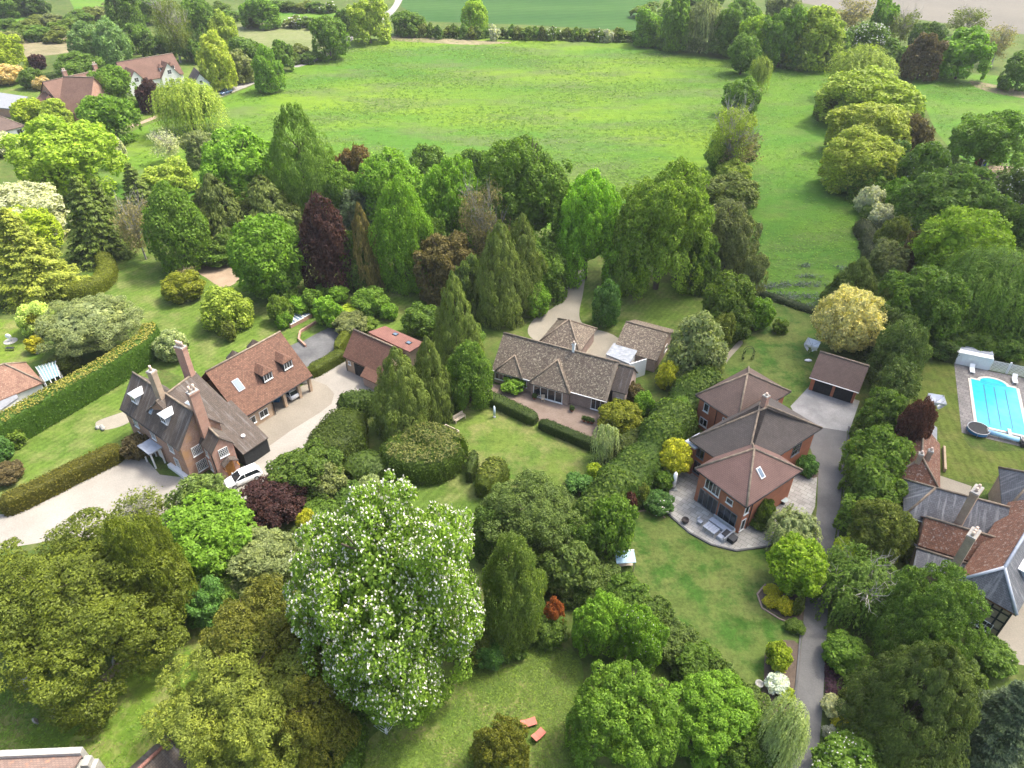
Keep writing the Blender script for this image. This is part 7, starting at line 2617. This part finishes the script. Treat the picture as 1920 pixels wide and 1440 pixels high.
# garden bench
a, b_ = P(850, 792, 0), P(868, 781, 0)
u_ = unit2(a, b_)
v_ = np.array([-u_[1], u_[0], 0])
bl_ = float(np.linalg.norm(b_ - a))
r = thing('garden_bench', (a + b_) / 2, 'weathered pale wooden bench beside the big round hedge', 'bench')
mb = MB()
for k in range(4):
    mb.box(a + v_ * (-.05 - k * .13) + Z * .43, u_ * bl_, -v_ * .1, Z * .04)
mb.build('seat', M['teak'], r)
mb = MB()
for k in range(4):
    mb.box(a + v_ * .0 + Z * (.52 + k * .13), u_ * bl_, v_ * .04, Z * .09)
mb.box(a + Z * .4 + v_ * .05, u_ * bl_, v_ * .05, Z * .62)
mb.build('backrest', M['teak'], r)
for fx in (0, bl_ - .08):
    mb = MB()
    mb.box(a + u_ * fx - v_ * .55 + Z * .62, u_ * .08, v_ * .6, Z * .05)
    mb.build('armrest', M['teak'], r)
    for sy in (-.55, 0):
        mb = MB()
        mb.box(a + u_ * fx + v_ * sy, u_ * .08, v_ * .08, Z * (.62 if sy < 0 else .43))
        mb.build('leg', M['teak'], r)
# timber bin behind the round hedge
a, b_, d_ = P(812, 815, 1.2), P(833, 797, 1.2), P(858, 806, 1.2)
u_ = unit2(a, b_)
r = thing('timber_bin', P(835, 812), 'open timber compost bin at the back of the big round hedge', 'compost bin')
v_ = np.array([u_[1], -u_[0], 0])
mb = MB()
for o0, e0, ln in ((a, u_, 2.6), (a + v_ * 2.2, u_, 2.6)):
    mb.box(np.array([o0[0], o0[1], 0]), e0 * ln, v_ * .1, Z * 1.2)
mb.build('side_panel', M['teak'], r)
mb = MB()
for t in (.0, 2.5):
    q = a + u_ * t + v_ * .1
    mb.box(np.array([q[0], q[1], 0]), u_ * .1, v_ * 2.1, Z * 1.21)
mb.build('end_panel', M['teak'], r)
# blue grey post on the bungalow lawn, and covered parasol on the patio
q = P(927, 782, 0)
r = thing('covered_parasol', q, 'closed pale blue parasol standing on the bungalow lawn', 'parasol')
mb = MB()
pb_ = plain('pale_blue_cover', (.50, .60, .66), .7, .2, .1)
mb.tube(q + Z * .35, q + Z * 1.7, .17, .15, 10)
mb.tube(q + Z * 1.7, q + Z * 1.95, .15, .04, 10)
mb.build('cover', pb_, r)
mb = MB()
mb.tube(q, q + Z * .4, .04, None, 6)
mb.tube(q, q + Z * .06, .22, None, 10)
mb.build('pole', M['metal'], r)
q = P(1262, 916, 0)
r = thing('covered_parasol', q, 'tall closed white parasol on the corner of the slab patio', 'parasol')
mb = MB()
mb.tube(q + Z * .45, q + Z * 2.5, .26, .24, 10)
mb.tube(q + Z * 2.5, q + Z * 2.75, .24, .08, 10)
mb.build('cover', M['white'], r)
mb = MB()
mb.tube(q + Z * .02, q + Z * .5, .05, None, 6)
mb.box(q - np.array([.45, .45, -.025]), (.9, 0, 0), (0, .9, 0), Z * .1)
mb.build('base', M['metal'], r)
# patio furniture
q = P(1333, 985, 0)
gx = np.array([.80, .60, 0])
gx /= np.linalg.norm(gx)
u_ = unit2(P(1318, 985, 0), P(1338, 972, 0))
v_ = np.array([-u_[1], u_[0], 0])
gm_ = plain('grey_rattan', (.33, .35, .37), .8, .2, .2, 8)
gc_ = plain('grey_cushion', (.42, .45, .50), .9, .1, .1, 3)
r = thing('corner_sofa', q, 'grey corner sofa on the slab patio', 'sofa')
s0 = P(1336, 973, 0)
w0_ = unit2(s0, P(1366, 994, 0))
x0_ = np.array([-w0_[1], w0_[0], 0])
mb = MB()
mb.box(s0 + Z * .03, w0_ * 2.9, -x0_ * .85, Z * .35)
mb.box(s0 + w0_ * 2.05 - x0_ * .851 + Z * .03, w0_ * .85, -x0_ * 1.3, Z * .35)
mb.build('seat_frame', gm_, r)
mb = MB()
mb.box(s0 + Z * .38 - x0_ * .2, w0_ * 2.7, -x0_ * .62, Z * .12)
mb.box(s0 + w0_ * 2.08 - x0_ * .85 + Z * .381, w0_ * .6, -x0_ * 1.25, Z * .12)
mb.build('cushion', gc_, r)
mb = MB()
mb.box(s0 + Z * .03, w0_ * 2.9, x0_ * .14, Z * .75)
mb.box(s0 + w0_ * 2.901 + Z * .03, w0_ * .14, -x0_ * 2.1, Z * .75)
mb.build('backrest', gm_, r)
t0 = P(1327, 985, 0)
r = thing('patio_table', t0, 'low grey slatted table in front of the corner sofa', 'table')
mb = MB()
for k in range(5):
    mb.box(t0 + w0_ * (k * .32) + Z * .66, w0_ * .29, -x0_ * 1.1, Z * .05)
mb.build('table_top', gc_, r)
for fx in (.05, 1.45):
    for fy in (.05, 1.0):
        mb = MB()
        mb.box(t0 + w0_ * fx - x0_ * fy + Z * .03, w0_ * .07, -x0_ * .07, Z * .63)
        mb.build('leg', gm_, r)
t1_ = P(1311, 978, 0)
r = thing('patio_chair', t1_, 'pale grey chair at the end of the patio table', 'chair')
mb = MB()
mb.box(t1_ + Z * .42, w0_ * .5, -x0_ * .5, Z * .06)
mb.build('seat', gc_, r)
mb = MB()
mb.box(t1_ + Z * .48 - w0_ * .06, w0_ * .06, -x0_ * .5, Z * .4)
mb.build('backrest', gc_, r)
for fx in (0, .44):
    for fy in (0, .44):
        mb = MB()
        mb.box(t1_ + w0_ * fx - x0_ * fy + Z * .03, w0_ * .05, -x0_ * .05, Z * .39)
        mb.build('leg', gm_, r)
q = P(1352, 1007, 0)
r = thing('storage_box', q, 'black storage box beside the corner sofa', 'storage box')
mb = MB()
mb.box(q + Z * .03, w0_ * 1.5, x0_ * .9, Z * .55)
mb.build('box', M['black'], r)
mb = MB()
mb.box(q + Z * .581 - w0_ * .04 - x0_ * .04, w0_ * 1.58, x0_ * .98, Z * .07)
mb.build('lid', plain('dark_grey_lid', (.05, .052, .055), .5, .3, .1), r)
q = P(1284, 980, 0)
r = thing('fire_pit', q, 'round dark fire pit on the edge of the slab patio', 'fire pit')
mb = MB()
prof_ = [(.18, .12), (.36, .2), (.44, .42), (.40, .62), (.34, .6), (.30, .38), (.0, .34)]
n_ = 16
vv = [q + np.array([math.cos(2 * math.pi * j / n_) * rr_, math.sin(2 * math.pi * j / n_) * rr_, zz_]) for rr_, zz_ in prof_ for j in range(n_)]
mb.mesh(vv, [(i * n_ + j, i * n_ + (j + 1) % n_, (i + 1) * n_ + (j + 1) % n_, (i + 1) * n_ + j) for i in range(len(prof_) - 1) for j in range(n_)], 0, True)
mb.build('bowl', plain('rusty_iron', (.06, .05, .045), .8, .2, .3, 6), r)
for k in range(3):
    t = k * 2.094
    mb = MB()
    mb.tube(q + np.array([math.cos(t) * .36, math.sin(t) * .36, .03]), q + np.array([math.cos(t) * .3, math.sin(t) * .3, .22]), .03, None, 6)
    mb.build('leg', M['blackpipe'], r)
q = P(1467, 944, 0)
r = thing('bistro_set', q, 'small round glass table on the east side of the patio', 'table')
mb = MB()
mb.tube(q + Z * .70, q + Z * .73, .5, None, 20)
mb.build('table_top', plain('frosted_top', (.35, .42, .42), .3), r)
mb = MB()
mb.tube(q + Z * .03, q + Z * .7, .05, None, 8)
mb.tube(q + Z * .03, q + Z * .06, .28, None, 12)
mb.build('pedestal', M['blackpipe'], r)
for i, (dx, dy) in enumerate(((-.95, .1), (.35, .9))):
    c = q + np.array([dx, dy, 0])
    r = thing('bistro_chair', c, ('black chair left of the small round glass table', 'black chair behind the small round glass table')[i], 'chair', 'black bistro chairs')
    mb = MB()
    mb.box(c + Z * .42 - np.array([.22, .22, 0]), (.44, 0, 0), (0, .44, 0), Z * .05)
    mb.build('seat', M['black'], r)
    mb = MB()
    mb.box(c + Z * .47 + np.array([-.22, .19, 0]), (.44, 0, 0), (0, .04, 0), Z * .42)
    mb.build('backrest', M['black'], r)
    for fx in (-.2, .16):
        for fy in (-.2, .16):
            mb = MB()
            mb.box(c + np.array([fx, fy, .03]), (.04, 0, 0), (0, .04, 0), Z * .39)
            mb.build('leg', M['black'], r)
# glass cold frame / greenhouse near the hedge
a, b_ = P(1158, 1057, 1.5), P(1191, 1055, 1.5)
u_ = unit2(a, b_)
v_ = np.array([-u_[1], u_[0], 0])
ll = float(np.linalg.norm(b_ - a))
a = np.array([a[0], a[1], 0])
r = thing('lean_to_shelter', a, 'small shelter with a pale blue sheet roof beside the patchy lawn', 'shelter')
mb = MB()
mb.box(a + Z * 1.5 - u_ * .1, u_ * (ll + .2), v_ * 1.35 + Z * .4, Z * .05)
mb.build('roof', plain('pale_blue_sheet', (.26, .40, .48), .3, .5, .12, 2), r)
mb = MB()
mb.box(a + Z * 1.87 + v_ * 1.3 - u_ * .12, u_ * (ll + .24), v_ * .1, Z * .12)
mb.build('roof_batten', M['white'], r)
for fx in (0, ll - .08):
    for fy in (.05, 1.2):
        mb = MB()
        mb.box(a + u_ * fx + v_ * fy, u_ * .08, v_ * .08, Z * (1.5 + fy * .28))
        mb.build('post', M['teak'], r)
mb = MB()
mb.box(a + v_ * 1.29, u_ * ll, v_ * .05, Z * 1.84)
mb.build('back_panel', M['teak'], r)
mb = MB()
mb.box(a + v_ * .5 + Z * .4, u_ * ll, v_ * .6, Z * .06)
mb.build('shelf', M['teak'], r)
# wheelie bin
q = P(526, 893, 0)
r = thing('wheelie_bin', q, 'dark wheelie bin with green lid at the corner of the boarded lean-to', 'bin')
mb = MB()
vv = [q + np.array([x * s_, y * s_, z]) for z, s_ in ((.08, .8), (1.0, 1.0)) for x, y in ((-.3, -.37), (.3, -.37), (.3, .37), (-.3, .37))]
mb.mesh(vv, [(3, 2, 1, 0), (4, 5, 6, 7), (0, 1, 5, 4), (1, 2, 6, 5), (2, 3, 7, 6), (3, 0, 4, 7)])
mb.build('body', M['black'], r)
mb = MB()
mb.box(q + np.array([-.33, -.42, 1.001]), (.66, 0, 0), (0, .82, .06), Z * .06)
mb.build('lid', plain('green_lid', (.06, .22, .14), .5), r)
for sx in (-.26, .2):
    mb = MB()
    mb.tube(q + np.array([sx, .33, .1]), q + np.array([sx + .06, .33, .1]), .1, None, 10)
    mb.build('wheel', M['blackpipe'], r)
# raised cold frames in the shrub border
a, b_ = P(541, 616, 0), P(557, 622, 0)
q = P(563, 608, 0)
r = thing('cold_frame', q, 'raised brick cold frame with white glazed lids', 'cold frame')
u_ = unit2(P(546, 612, 0), P(578, 595, 0))
v_ = np.array([-u_[1], u_[0], 0])
s0 = P(546, 616, 0)
mb = MB()
mb.box(s0 + Z * .03, u_ * 4.4, v_ * .25, Z * .6)
mb.box(s0 + v_ * 1.9 + Z * .03, u_ * 4.4, v_ * .25, Z * .8)
mb.box(s0 + v_ * .251 + Z * .03, u_ * .25, v_ * 1.64, Z * .7)
mb.box(s0 + u_ * 4.15 + v_ * .251 + Z * .03, u_ * .25, v_ * 1.64, Z * .7)
mb.build('wall', B['porch'], r)
for k in range(3):
    mb = MB()
    o0 = s0 + u_ * (.1 + k * 1.42) + Z * (.64 if k != 2 else .70)
    sl_ = v_ * 2.1 + Z * .2
    mb.box(o0, u_ * 1.3, sl_ * .06, Z * .06)
    mb.box(o0 + sl_ * .94, u_ * 1.3, sl_ * .06, Z * .06)
    mb.box(o0 + sl_ * .061, u_ * .1, sl_ * .878, Z * .058)
    mb.box(o0 + u_ * 1.2 + sl_ * .061, u_ * .1, sl_ * .878, Z * .058)
    mb.box(o0 + u_ * .6 + sl_ * .061, u_ * .06, sl_ * .878, Z * .056)
    f_ = mb.build('lid', M['white'], r)
    mb = MB()
    mb.box(o0 + u_ * .05 + sl_ * .03 + Z * .01, u_ * 1.2, sl_ * .94, Z * .02)
    mb.build('pane', M['skyglass'], f_)
# low brick edging of the grass plot, black fence by the terrace
def low_wall(name, px, h, w, mat, label, cat, z0=0.0):
    mb = MB()
    pts = [P(x, y, 0) for x, y in px]
    for i, (a, b_) in enumerate(zip(pts[:-1], pts[1:])):
        d0 = unit2(a, b_)
        mb.box(a + Z * z0 - d0 * .02, d0 * (np.linalg.norm(b_ - a) + .04), np.array([-d0[1], d0[0], 0]) * w, Z * (h + .003 * (i % 2)))
    return tag(mb.build(name, mat), label, cat)


low_wall('brick_edging', [(575, 650), (562, 638), (565, 624), (598, 604)], .45, .25, B['porch'], 'low curved brick wall around the raised grass plot', 'wall')
low_wall('boarded_fence', [(617, 607), (654, 627)], 1.1, .1, M['black'], 'black boarded fence at the back of the slab terrace', 'fence')
low_wall('lane_kerb', [(1500, 1175), (1494, 1250), (1486, 1330), (1482, 1420)], .12, .2, M['slab'], 'stone kerb on the left side of the lane', 'kerb')
low_wall('lane_kerb', [(1590, 800), (1586, 870), (1578, 950), (1566, 1020)], .12, .2, M['slab'], 'stone kerb on the right side of the lane', 'kerb')
low_wall('bed_edging', [(1500, 1174), (1462, 1160), (1430, 1140), (1421, 1115), (1436, 1097)], .12, .15, B['bung'], 'brick edging of the curved lawn bed', 'edging')
low_wall('lawn_edging', [(1183, 968), (1195, 961), (1215, 958), (1232, 962), (1246, 972)], .1, .18, M['dirt'], 'curved stone edging at the top of the patchy lawn', 'edging')
low_wall('step_wall', [(1252, 966), (1292, 1001), (1332, 1023), (1380, 1035), (1440, 1027), (1480, 1012)], .18, .2, M['slab'], 'low dark step edge along the curved patio', 'edging')
low_wall('garden_wall', [(1766, 842), (1768, 885)], .6, .25, B['pale'], 'pale garden wall along the tiled outbuilding', 'wall')
low_wall('lane_fence', [(404, 168), (446, 152)], 1.7, .12, M['teak'], 'grey boarded fence beside the pale lane', 'fence')
low_wall('far_wall', [(1262, 760), (1270, 770)], .3, .3, M['stone'], 'short stone kerb by the hedge', 'wall') if False else None
# dark boarded shed roof in the right hand wood
r = thing('wood_shed', P(1700, 440), 'dark low shed half hidden in the right hand wood', 'shed')
ws = Block(r, (1672, 435), (1722, 440), 1.9, 4.2, 25, 'gg', .15, T['shed'], M['black'], ridge=False)
door(r, *ws.side['f'][:3], ws.L * .4, .05, .9, 1.7, M['black'], 3)
# parapet skip of paddock things
q = P(1835, 312, 0)
r = thing('paddock_jump', q, 'red and blue horse jump stand under the spreading oak', 'horse jump')
for i, (cc_, dx) in enumerate((((.45, .06, .05), 0), ((.06, .12, .5), 1.1), ((.7, .7, .7), .55))):
    mb = MB()
    mb.box(q + np.array([dx, 0, .05]), (.5, 0, 0), (0, 2.2, 0), Z * (1.1 + .15 * i))
    mb.build('block', plain('jump_paint', cc_, .6), r)
r = thing('rail_fence', P(1870, 316), 'pale timber rail fence around the sandy pen', 'fence')
a, b_ = P(1852, 314, 0), P(1900, 317, 0)
d0 = unit2(a, b_)
mb = MB()
for k in range(7):
    p_ = a + (b_ - a) * k / 6
    mb.box(p_, d0 * .12, np.array([-d0[1], d0[0], 0]) * .12, Z * 1.2)
mb.build('post', M['teak'], r)
mb = MB()
for zz in (.5, 1.0):
    mb.box(a + Z * zz, b_ - a, np.array([-d0[1], d0[0], 0]) * .06, Z * .12)
mb.build('rail', M['teak'], r)
# statue, sundial and bench frame in the cottage garden
q = P(71, 662, 0)
r = thing('obelisk', q, 'white stone obelisk in the cottage garden', 'statue')
mb = MB()
mb.box(q - np.array([.3, .3, 0]), (.6, 0, 0), (0, .6, 0), Z * .5)
mb.build('plinth', M['stone'], r)
mb = MB()
mb.tube(q + Z * .5, q + Z * 1.9, .24, .08, 4)
mb.tube(q + Z * 1.9, q + Z * 2.1, .09, .01, 4)
mb.build('shaft', M['white'], r)
q = P(20, 640, 0)
r = thing('stone_urn', q, 'round pale stone ornament on the cottage lawn', 'ornament')
mb = MB()
mb.tube(q, q + Z * .08, 1.0, None, 18)
mb.build('base', M['stone'], r)
mb = MB()
mb.tube(q + Z * .08, q + Z * .6, .18, .12, 8)
mb.ball(q + Z * .95, .48, .2, .45, 14)
mb.build('disc', M['white'], r)
q = P(14, 655, 0)
r = thing('iron_seat', q, 'thin iron garden seat on the cottage lawn', 'bench')
mb = MB()
for k in range(6):
    mb.tube(q + np.array([k * .25, 0, .0]), q + np.array([k * .25, 0, .9]), .02, None, 5)
mb.build('backrest', M['blackpipe'], r)
mb = MB()
mb.box(q + np.array([0, -.45, .42]), (1.3, 0, 0), (0, .45, 0), Z * .04)
mb.build('seat', M['blackpipe'], r)
for x in (0, 1.25):
    mb = MB()
    mb.tube(q + np.array([x, -.42, 0]), q + np.array([x, -.42, .42]), .025, None, 5)
    mb.build('leg', M['blackpipe'], r)
# gravestones
for i, (x, y, lab, hh_, lean) in enumerate([(104, 1343, 'upright weathered gravestone on the open churchyard grass', 1.0, .06), (72, 1352, 'leaning low gravestone beside a patch of bare earth', .55, .35), (309, 1172, 'slim pale gravestone in the shade between the two yews', .95, .05), (213, 1243, 'small gravestone at the edge of the massive yew', .7, .12), (38, 1292, 'grey table tomb slab half under the massive yew', .6, .0), (579, 1384, 'pale stone marker below the orange tinted yew', .9, .1)]):
    q = P(x, y, 0)
    mb = MB()
    w_ = .6 if i != 4 else 1.8
    pts = [q + np.array([px_ * w_ * .5, -lean * hh_ * 0, 0]) for px_ in (-1, 1)]
    pf = [(-.5, 0), (.5, 0), (.5, .72), (.36, .9), (.15, .99), (-.15, .99), (-.36, .9), (-.5, .72)]
    tilt = np.array([math.cos(i * 1.3 + 1), math.sin(i * 1.3 + 1), 0])
    face = np.array([-tilt[1], tilt[0], 0])
    mb.extrude([q + tilt * (px_ * w_) + Z * (pz_ * hh_) + face * (pz_ * hh_ * lean) for px_, pz_ in pf], face * (.14 if i != 4 else 1.0))
    tag(mb.build('gravestone', M['stone']), lab, 'gravestone')
# stone seat at the manor path, lawn urn by the bed
q = P(192, 803, 0)
mb = MB()
for k in range(5):
    mb.ball(q + np.array([rnd.uniform(-.7, .7), rnd.uniform(-.4, .4), .2]), rnd.uniform(.25, .4), rnd.uniform(.2, .35), .28, 8, 0, .35)
tag(mb.build('rockery_stones', M['stone']), 'little heap of pale rockery stones at the end of the path', 'rockery')
q = P(1422, 1287, 0)
r = thing('stone_planter', q, 'round stone planter at the lower corner of the patchy lawn', 'planter')
mb = MB()
n_ = 16
prof_ = [(.25, 0), (.34, .25), (.40, .5), (.30, .5), (.22, .3), (0, .28)]
vv = [q + np.array([math.cos(2 * math.pi * j / n_) * rr_, math.sin(2 * math.pi * j / n_) * rr_, zz_ + .02]) for rr_, zz_ in prof_ for j in range(n_)]
mb.mesh(vv, [(i * n_ + j, i * n_ + (j + 1) % n_, (i + 1) * n_ + (j + 1) % n_, (i + 1) * n_ + j) for i in range(len(prof_) - 1) for j in range(n_)], 0, True)
mb.build('bowl', M['stone'], r)
# metal garden arch on the back lawn
q = P(1402, 676, 0)
r = thing('rose_arch', q, 'dark metal rose arch standing on the back lawn', 'arch')
for dy in (0, .5):
    mb = MB()
    pr_ = None
    for k in range(13):
        t = math.pi * k / 12
        p_ = q + np.array([-.75 * math.cos(t), dy, 1.5 + .75 * math.sin(t)])
        if pr_ is not None:
            mb.tube(pr_, p_, .035, None, 5, 0, False)
        pr_ = p_
    mb.tube(q + np.array([-.75, dy, 0]), q + np.array([-.75, dy, 1.5]), .035, None, 5)
    mb.tube(q + np.array([.75, dy, 0]), q + np.array([.75, dy, 1.5]), .035, None, 5)
    mb.build('hoop', M['blackpipe'], r)
rg = np.random.default_rng(8)
c_ = np.concatenate([np.stack([rg.choice([-.75, .75], 60) + rg.normal(0, .12, 60), rg.normal(.25, .2, 60), rg.uniform(0, 1.6, 60)], 1)])
mb_ = mesh_from_quads('climber', leaf_quads(c_, norm(rg.normal(0, 1, c_.shape)), .13, .09, rg), [M['leaf']])
o = bpy.data.objects.new('climber', mb_)
o.color = (.05, .09, .03, 1)
COL.objects.link(o)
o.parent = r
# white bags inside and before the cart bays
for i, (x, y, lab, cc_) in enumerate([(575, 722, 'white builders bag in the end cart bay', M['white']), (558, 731, 'dark barrel in the middle cart bay', M['black']), (521, 757, 'blue crate in the first cart bay', blue)]):
    q = P(x, y, .0)
    q = q + np.array([-.3, .7, 0])
    mb = MB()
    if i == 1:
        mb.tube(q, q + Z * .9, .3, .3, 12)
        mb.tube(q + Z * .3, q + Z * .36, .33, .33, 12)
    else:
        vv = [q + np.array([sx * s_, sy * s_, z]) for z, s_ in ((0, .42), (.5, .5), (.85, .45), (.86, .36), (.6, .36)) for sx, sy in ((-1, -1), (1, -1), (1, 1), (-1, 1))]
        mb.mesh(vv, [(3, 2, 1, 0)] + [(k * 4 + j, k * 4 + (j + 1) % 4, (k + 1) * 4 + (j + 1) % 4, (k + 1) * 4 + j) for k in range(4) for j in range(4)] + [(16, 17, 18, 19)])
    tag(mb.build(('builders_bag', 'barrel', 'crate')[i], cc_), lab, ('bag', 'barrel', 'crate')[i])
# sundial table on the brown apron, pots and chair by the bungalow
for i, (x, y) in enumerate([(1012, 745), (1018, 752)]):
    q = P(x, y, 0)
    r = thing('wooden_chair', q, ('left wooden chair on the bungalow patio', 'right wooden chair on the bungalow patio')[i], 'chair', 'bungalow patio chairs')
    mb = MB()
    mb.box(q + Z * .42 - np.array([.25, .25, 0]), (.5, 0, 0), (0, .5, 0), Z * .05)
    mb.build('seat', M['teak'], r)
    mb = MB()
    mb.box(q + Z * .47 + np.array([-.25, .21, 0]), (.5, 0, 0), (0, .05, 0), Z * .5)
    mb.build('backrest', M['teak'], r)
    for fx in (-.23, .18):
        for fy in (-.23, .18):
            mb = MB()
            mb.box(q + np.array([fx, fy, .02]), (.05, 0, 0), (0, .05, 0), Z * .40)
            mb.build('leg', M['teak'], r)
pot_l = ['terracotta pot under the wide patio windows', 'terracotta pot beside the right patio window', 'second terracotta pot from the patio corner', 'terracotta pot nearest the round golden bush', 'terracotta pot beside the wooden chairs']
for i, (x, y) in enumerate([(1072, 771), (1095, 790), (1103, 792), (1110, 794), (1002, 748)]):
    q = P(x, y, 0)
    r = thing('plant_pot', q, pot_l[i], 'plant pot', 'terracotta pots on the patio')
    mb = MB()
    mb.tube(q + Z * .02, q + Z * .4, .17, .25, 12)
    mb.tube(q + Z * .36, q + Z * .44, .28, .28, 12)
    mb.build('pot', plain('terracotta', (.36, .13, .08), .8), r)
    cr = bpy.data.objects.new('plant', proto('bush', 'T', i % 2))
    cr.location = (0, 0, .6)
    cr.scale = (.32, .32, .3)
    cr.color = (.07, .12, .03, 1)
    COL.objects.link(cr)
    cr.parent = r

# ------------------------------------------------------------------ broken cloud overhead and thin haze
cm, nt, b = newmat('cloud')
nt.nodes.remove(b)
tb = nd(nt, 'ShaderNodeBsdfTransparent')
df = nd(nt, 'ShaderNodeBsdfTranslucent')
df.inputs[0].default_value = (.9, .92, .95, 1)
mx = nd(nt, 'ShaderNodeMixShader')
mx.inputs[0].default_value = .075
nt.links.new(tb.outputs[0], mx.inputs[1])
nt.links.new(df.outputs[0], mx.inputs[2])
nt.links.new(mx.outputs[0], nt.nodes['Material Output'].inputs[0])
CH = 300.0
off = np.array([SUN_TO.x, SUN_TO.y, SUN_TO.z]) * (CH / SUN_TO.z)
for i, spots in enumerate([
        [(55, 95, 75, 60), (70, 60, 80, 50), (30, 45, 38, 32), (95, 140, 95, 70), (60, 150, 60, 55)],
        [(40, 250, 120, 45), (150, 260, 100, 70)]]):
    mb = MB()
    for (x, y, rx, ry) in spots:
        mb.ball(off + np.array([x, y, 0]), rx, ry, 14 + .08 * rx, 20, 0, .10)
    o = mb.build('cloud', cm, None, False, False)
    tag(o, ('thin cloud over the right hand gardens', 'thin cloud over the meadow')[i], 'cloud', None, 'structure')

hm, nt, b = newmat('haze')
nt.nodes.remove(b)
pv_ = nd(nt, 'ShaderNodeVolumePrincipled')
pv_.inputs['Color'].default_value = (.92, .95, 1.0, 1)
pv_.inputs['Density'].default_value = .00013
pv_.inputs['Anisotropy'].default_value = .2
nt.links.new(pv_.outputs[0], nt.nodes['Material Output'].inputs['Volume'])
mb = MB()
mb.box((-1700, -140, -1.0), (3400, 0, 0), (0, 2850, 0), (0, 0, 66.0))
o = mb.build('haze', hm, None, True, False)
tag(o, 'thin pale haze over the whole countryside', 'haze', None, 'stuff')
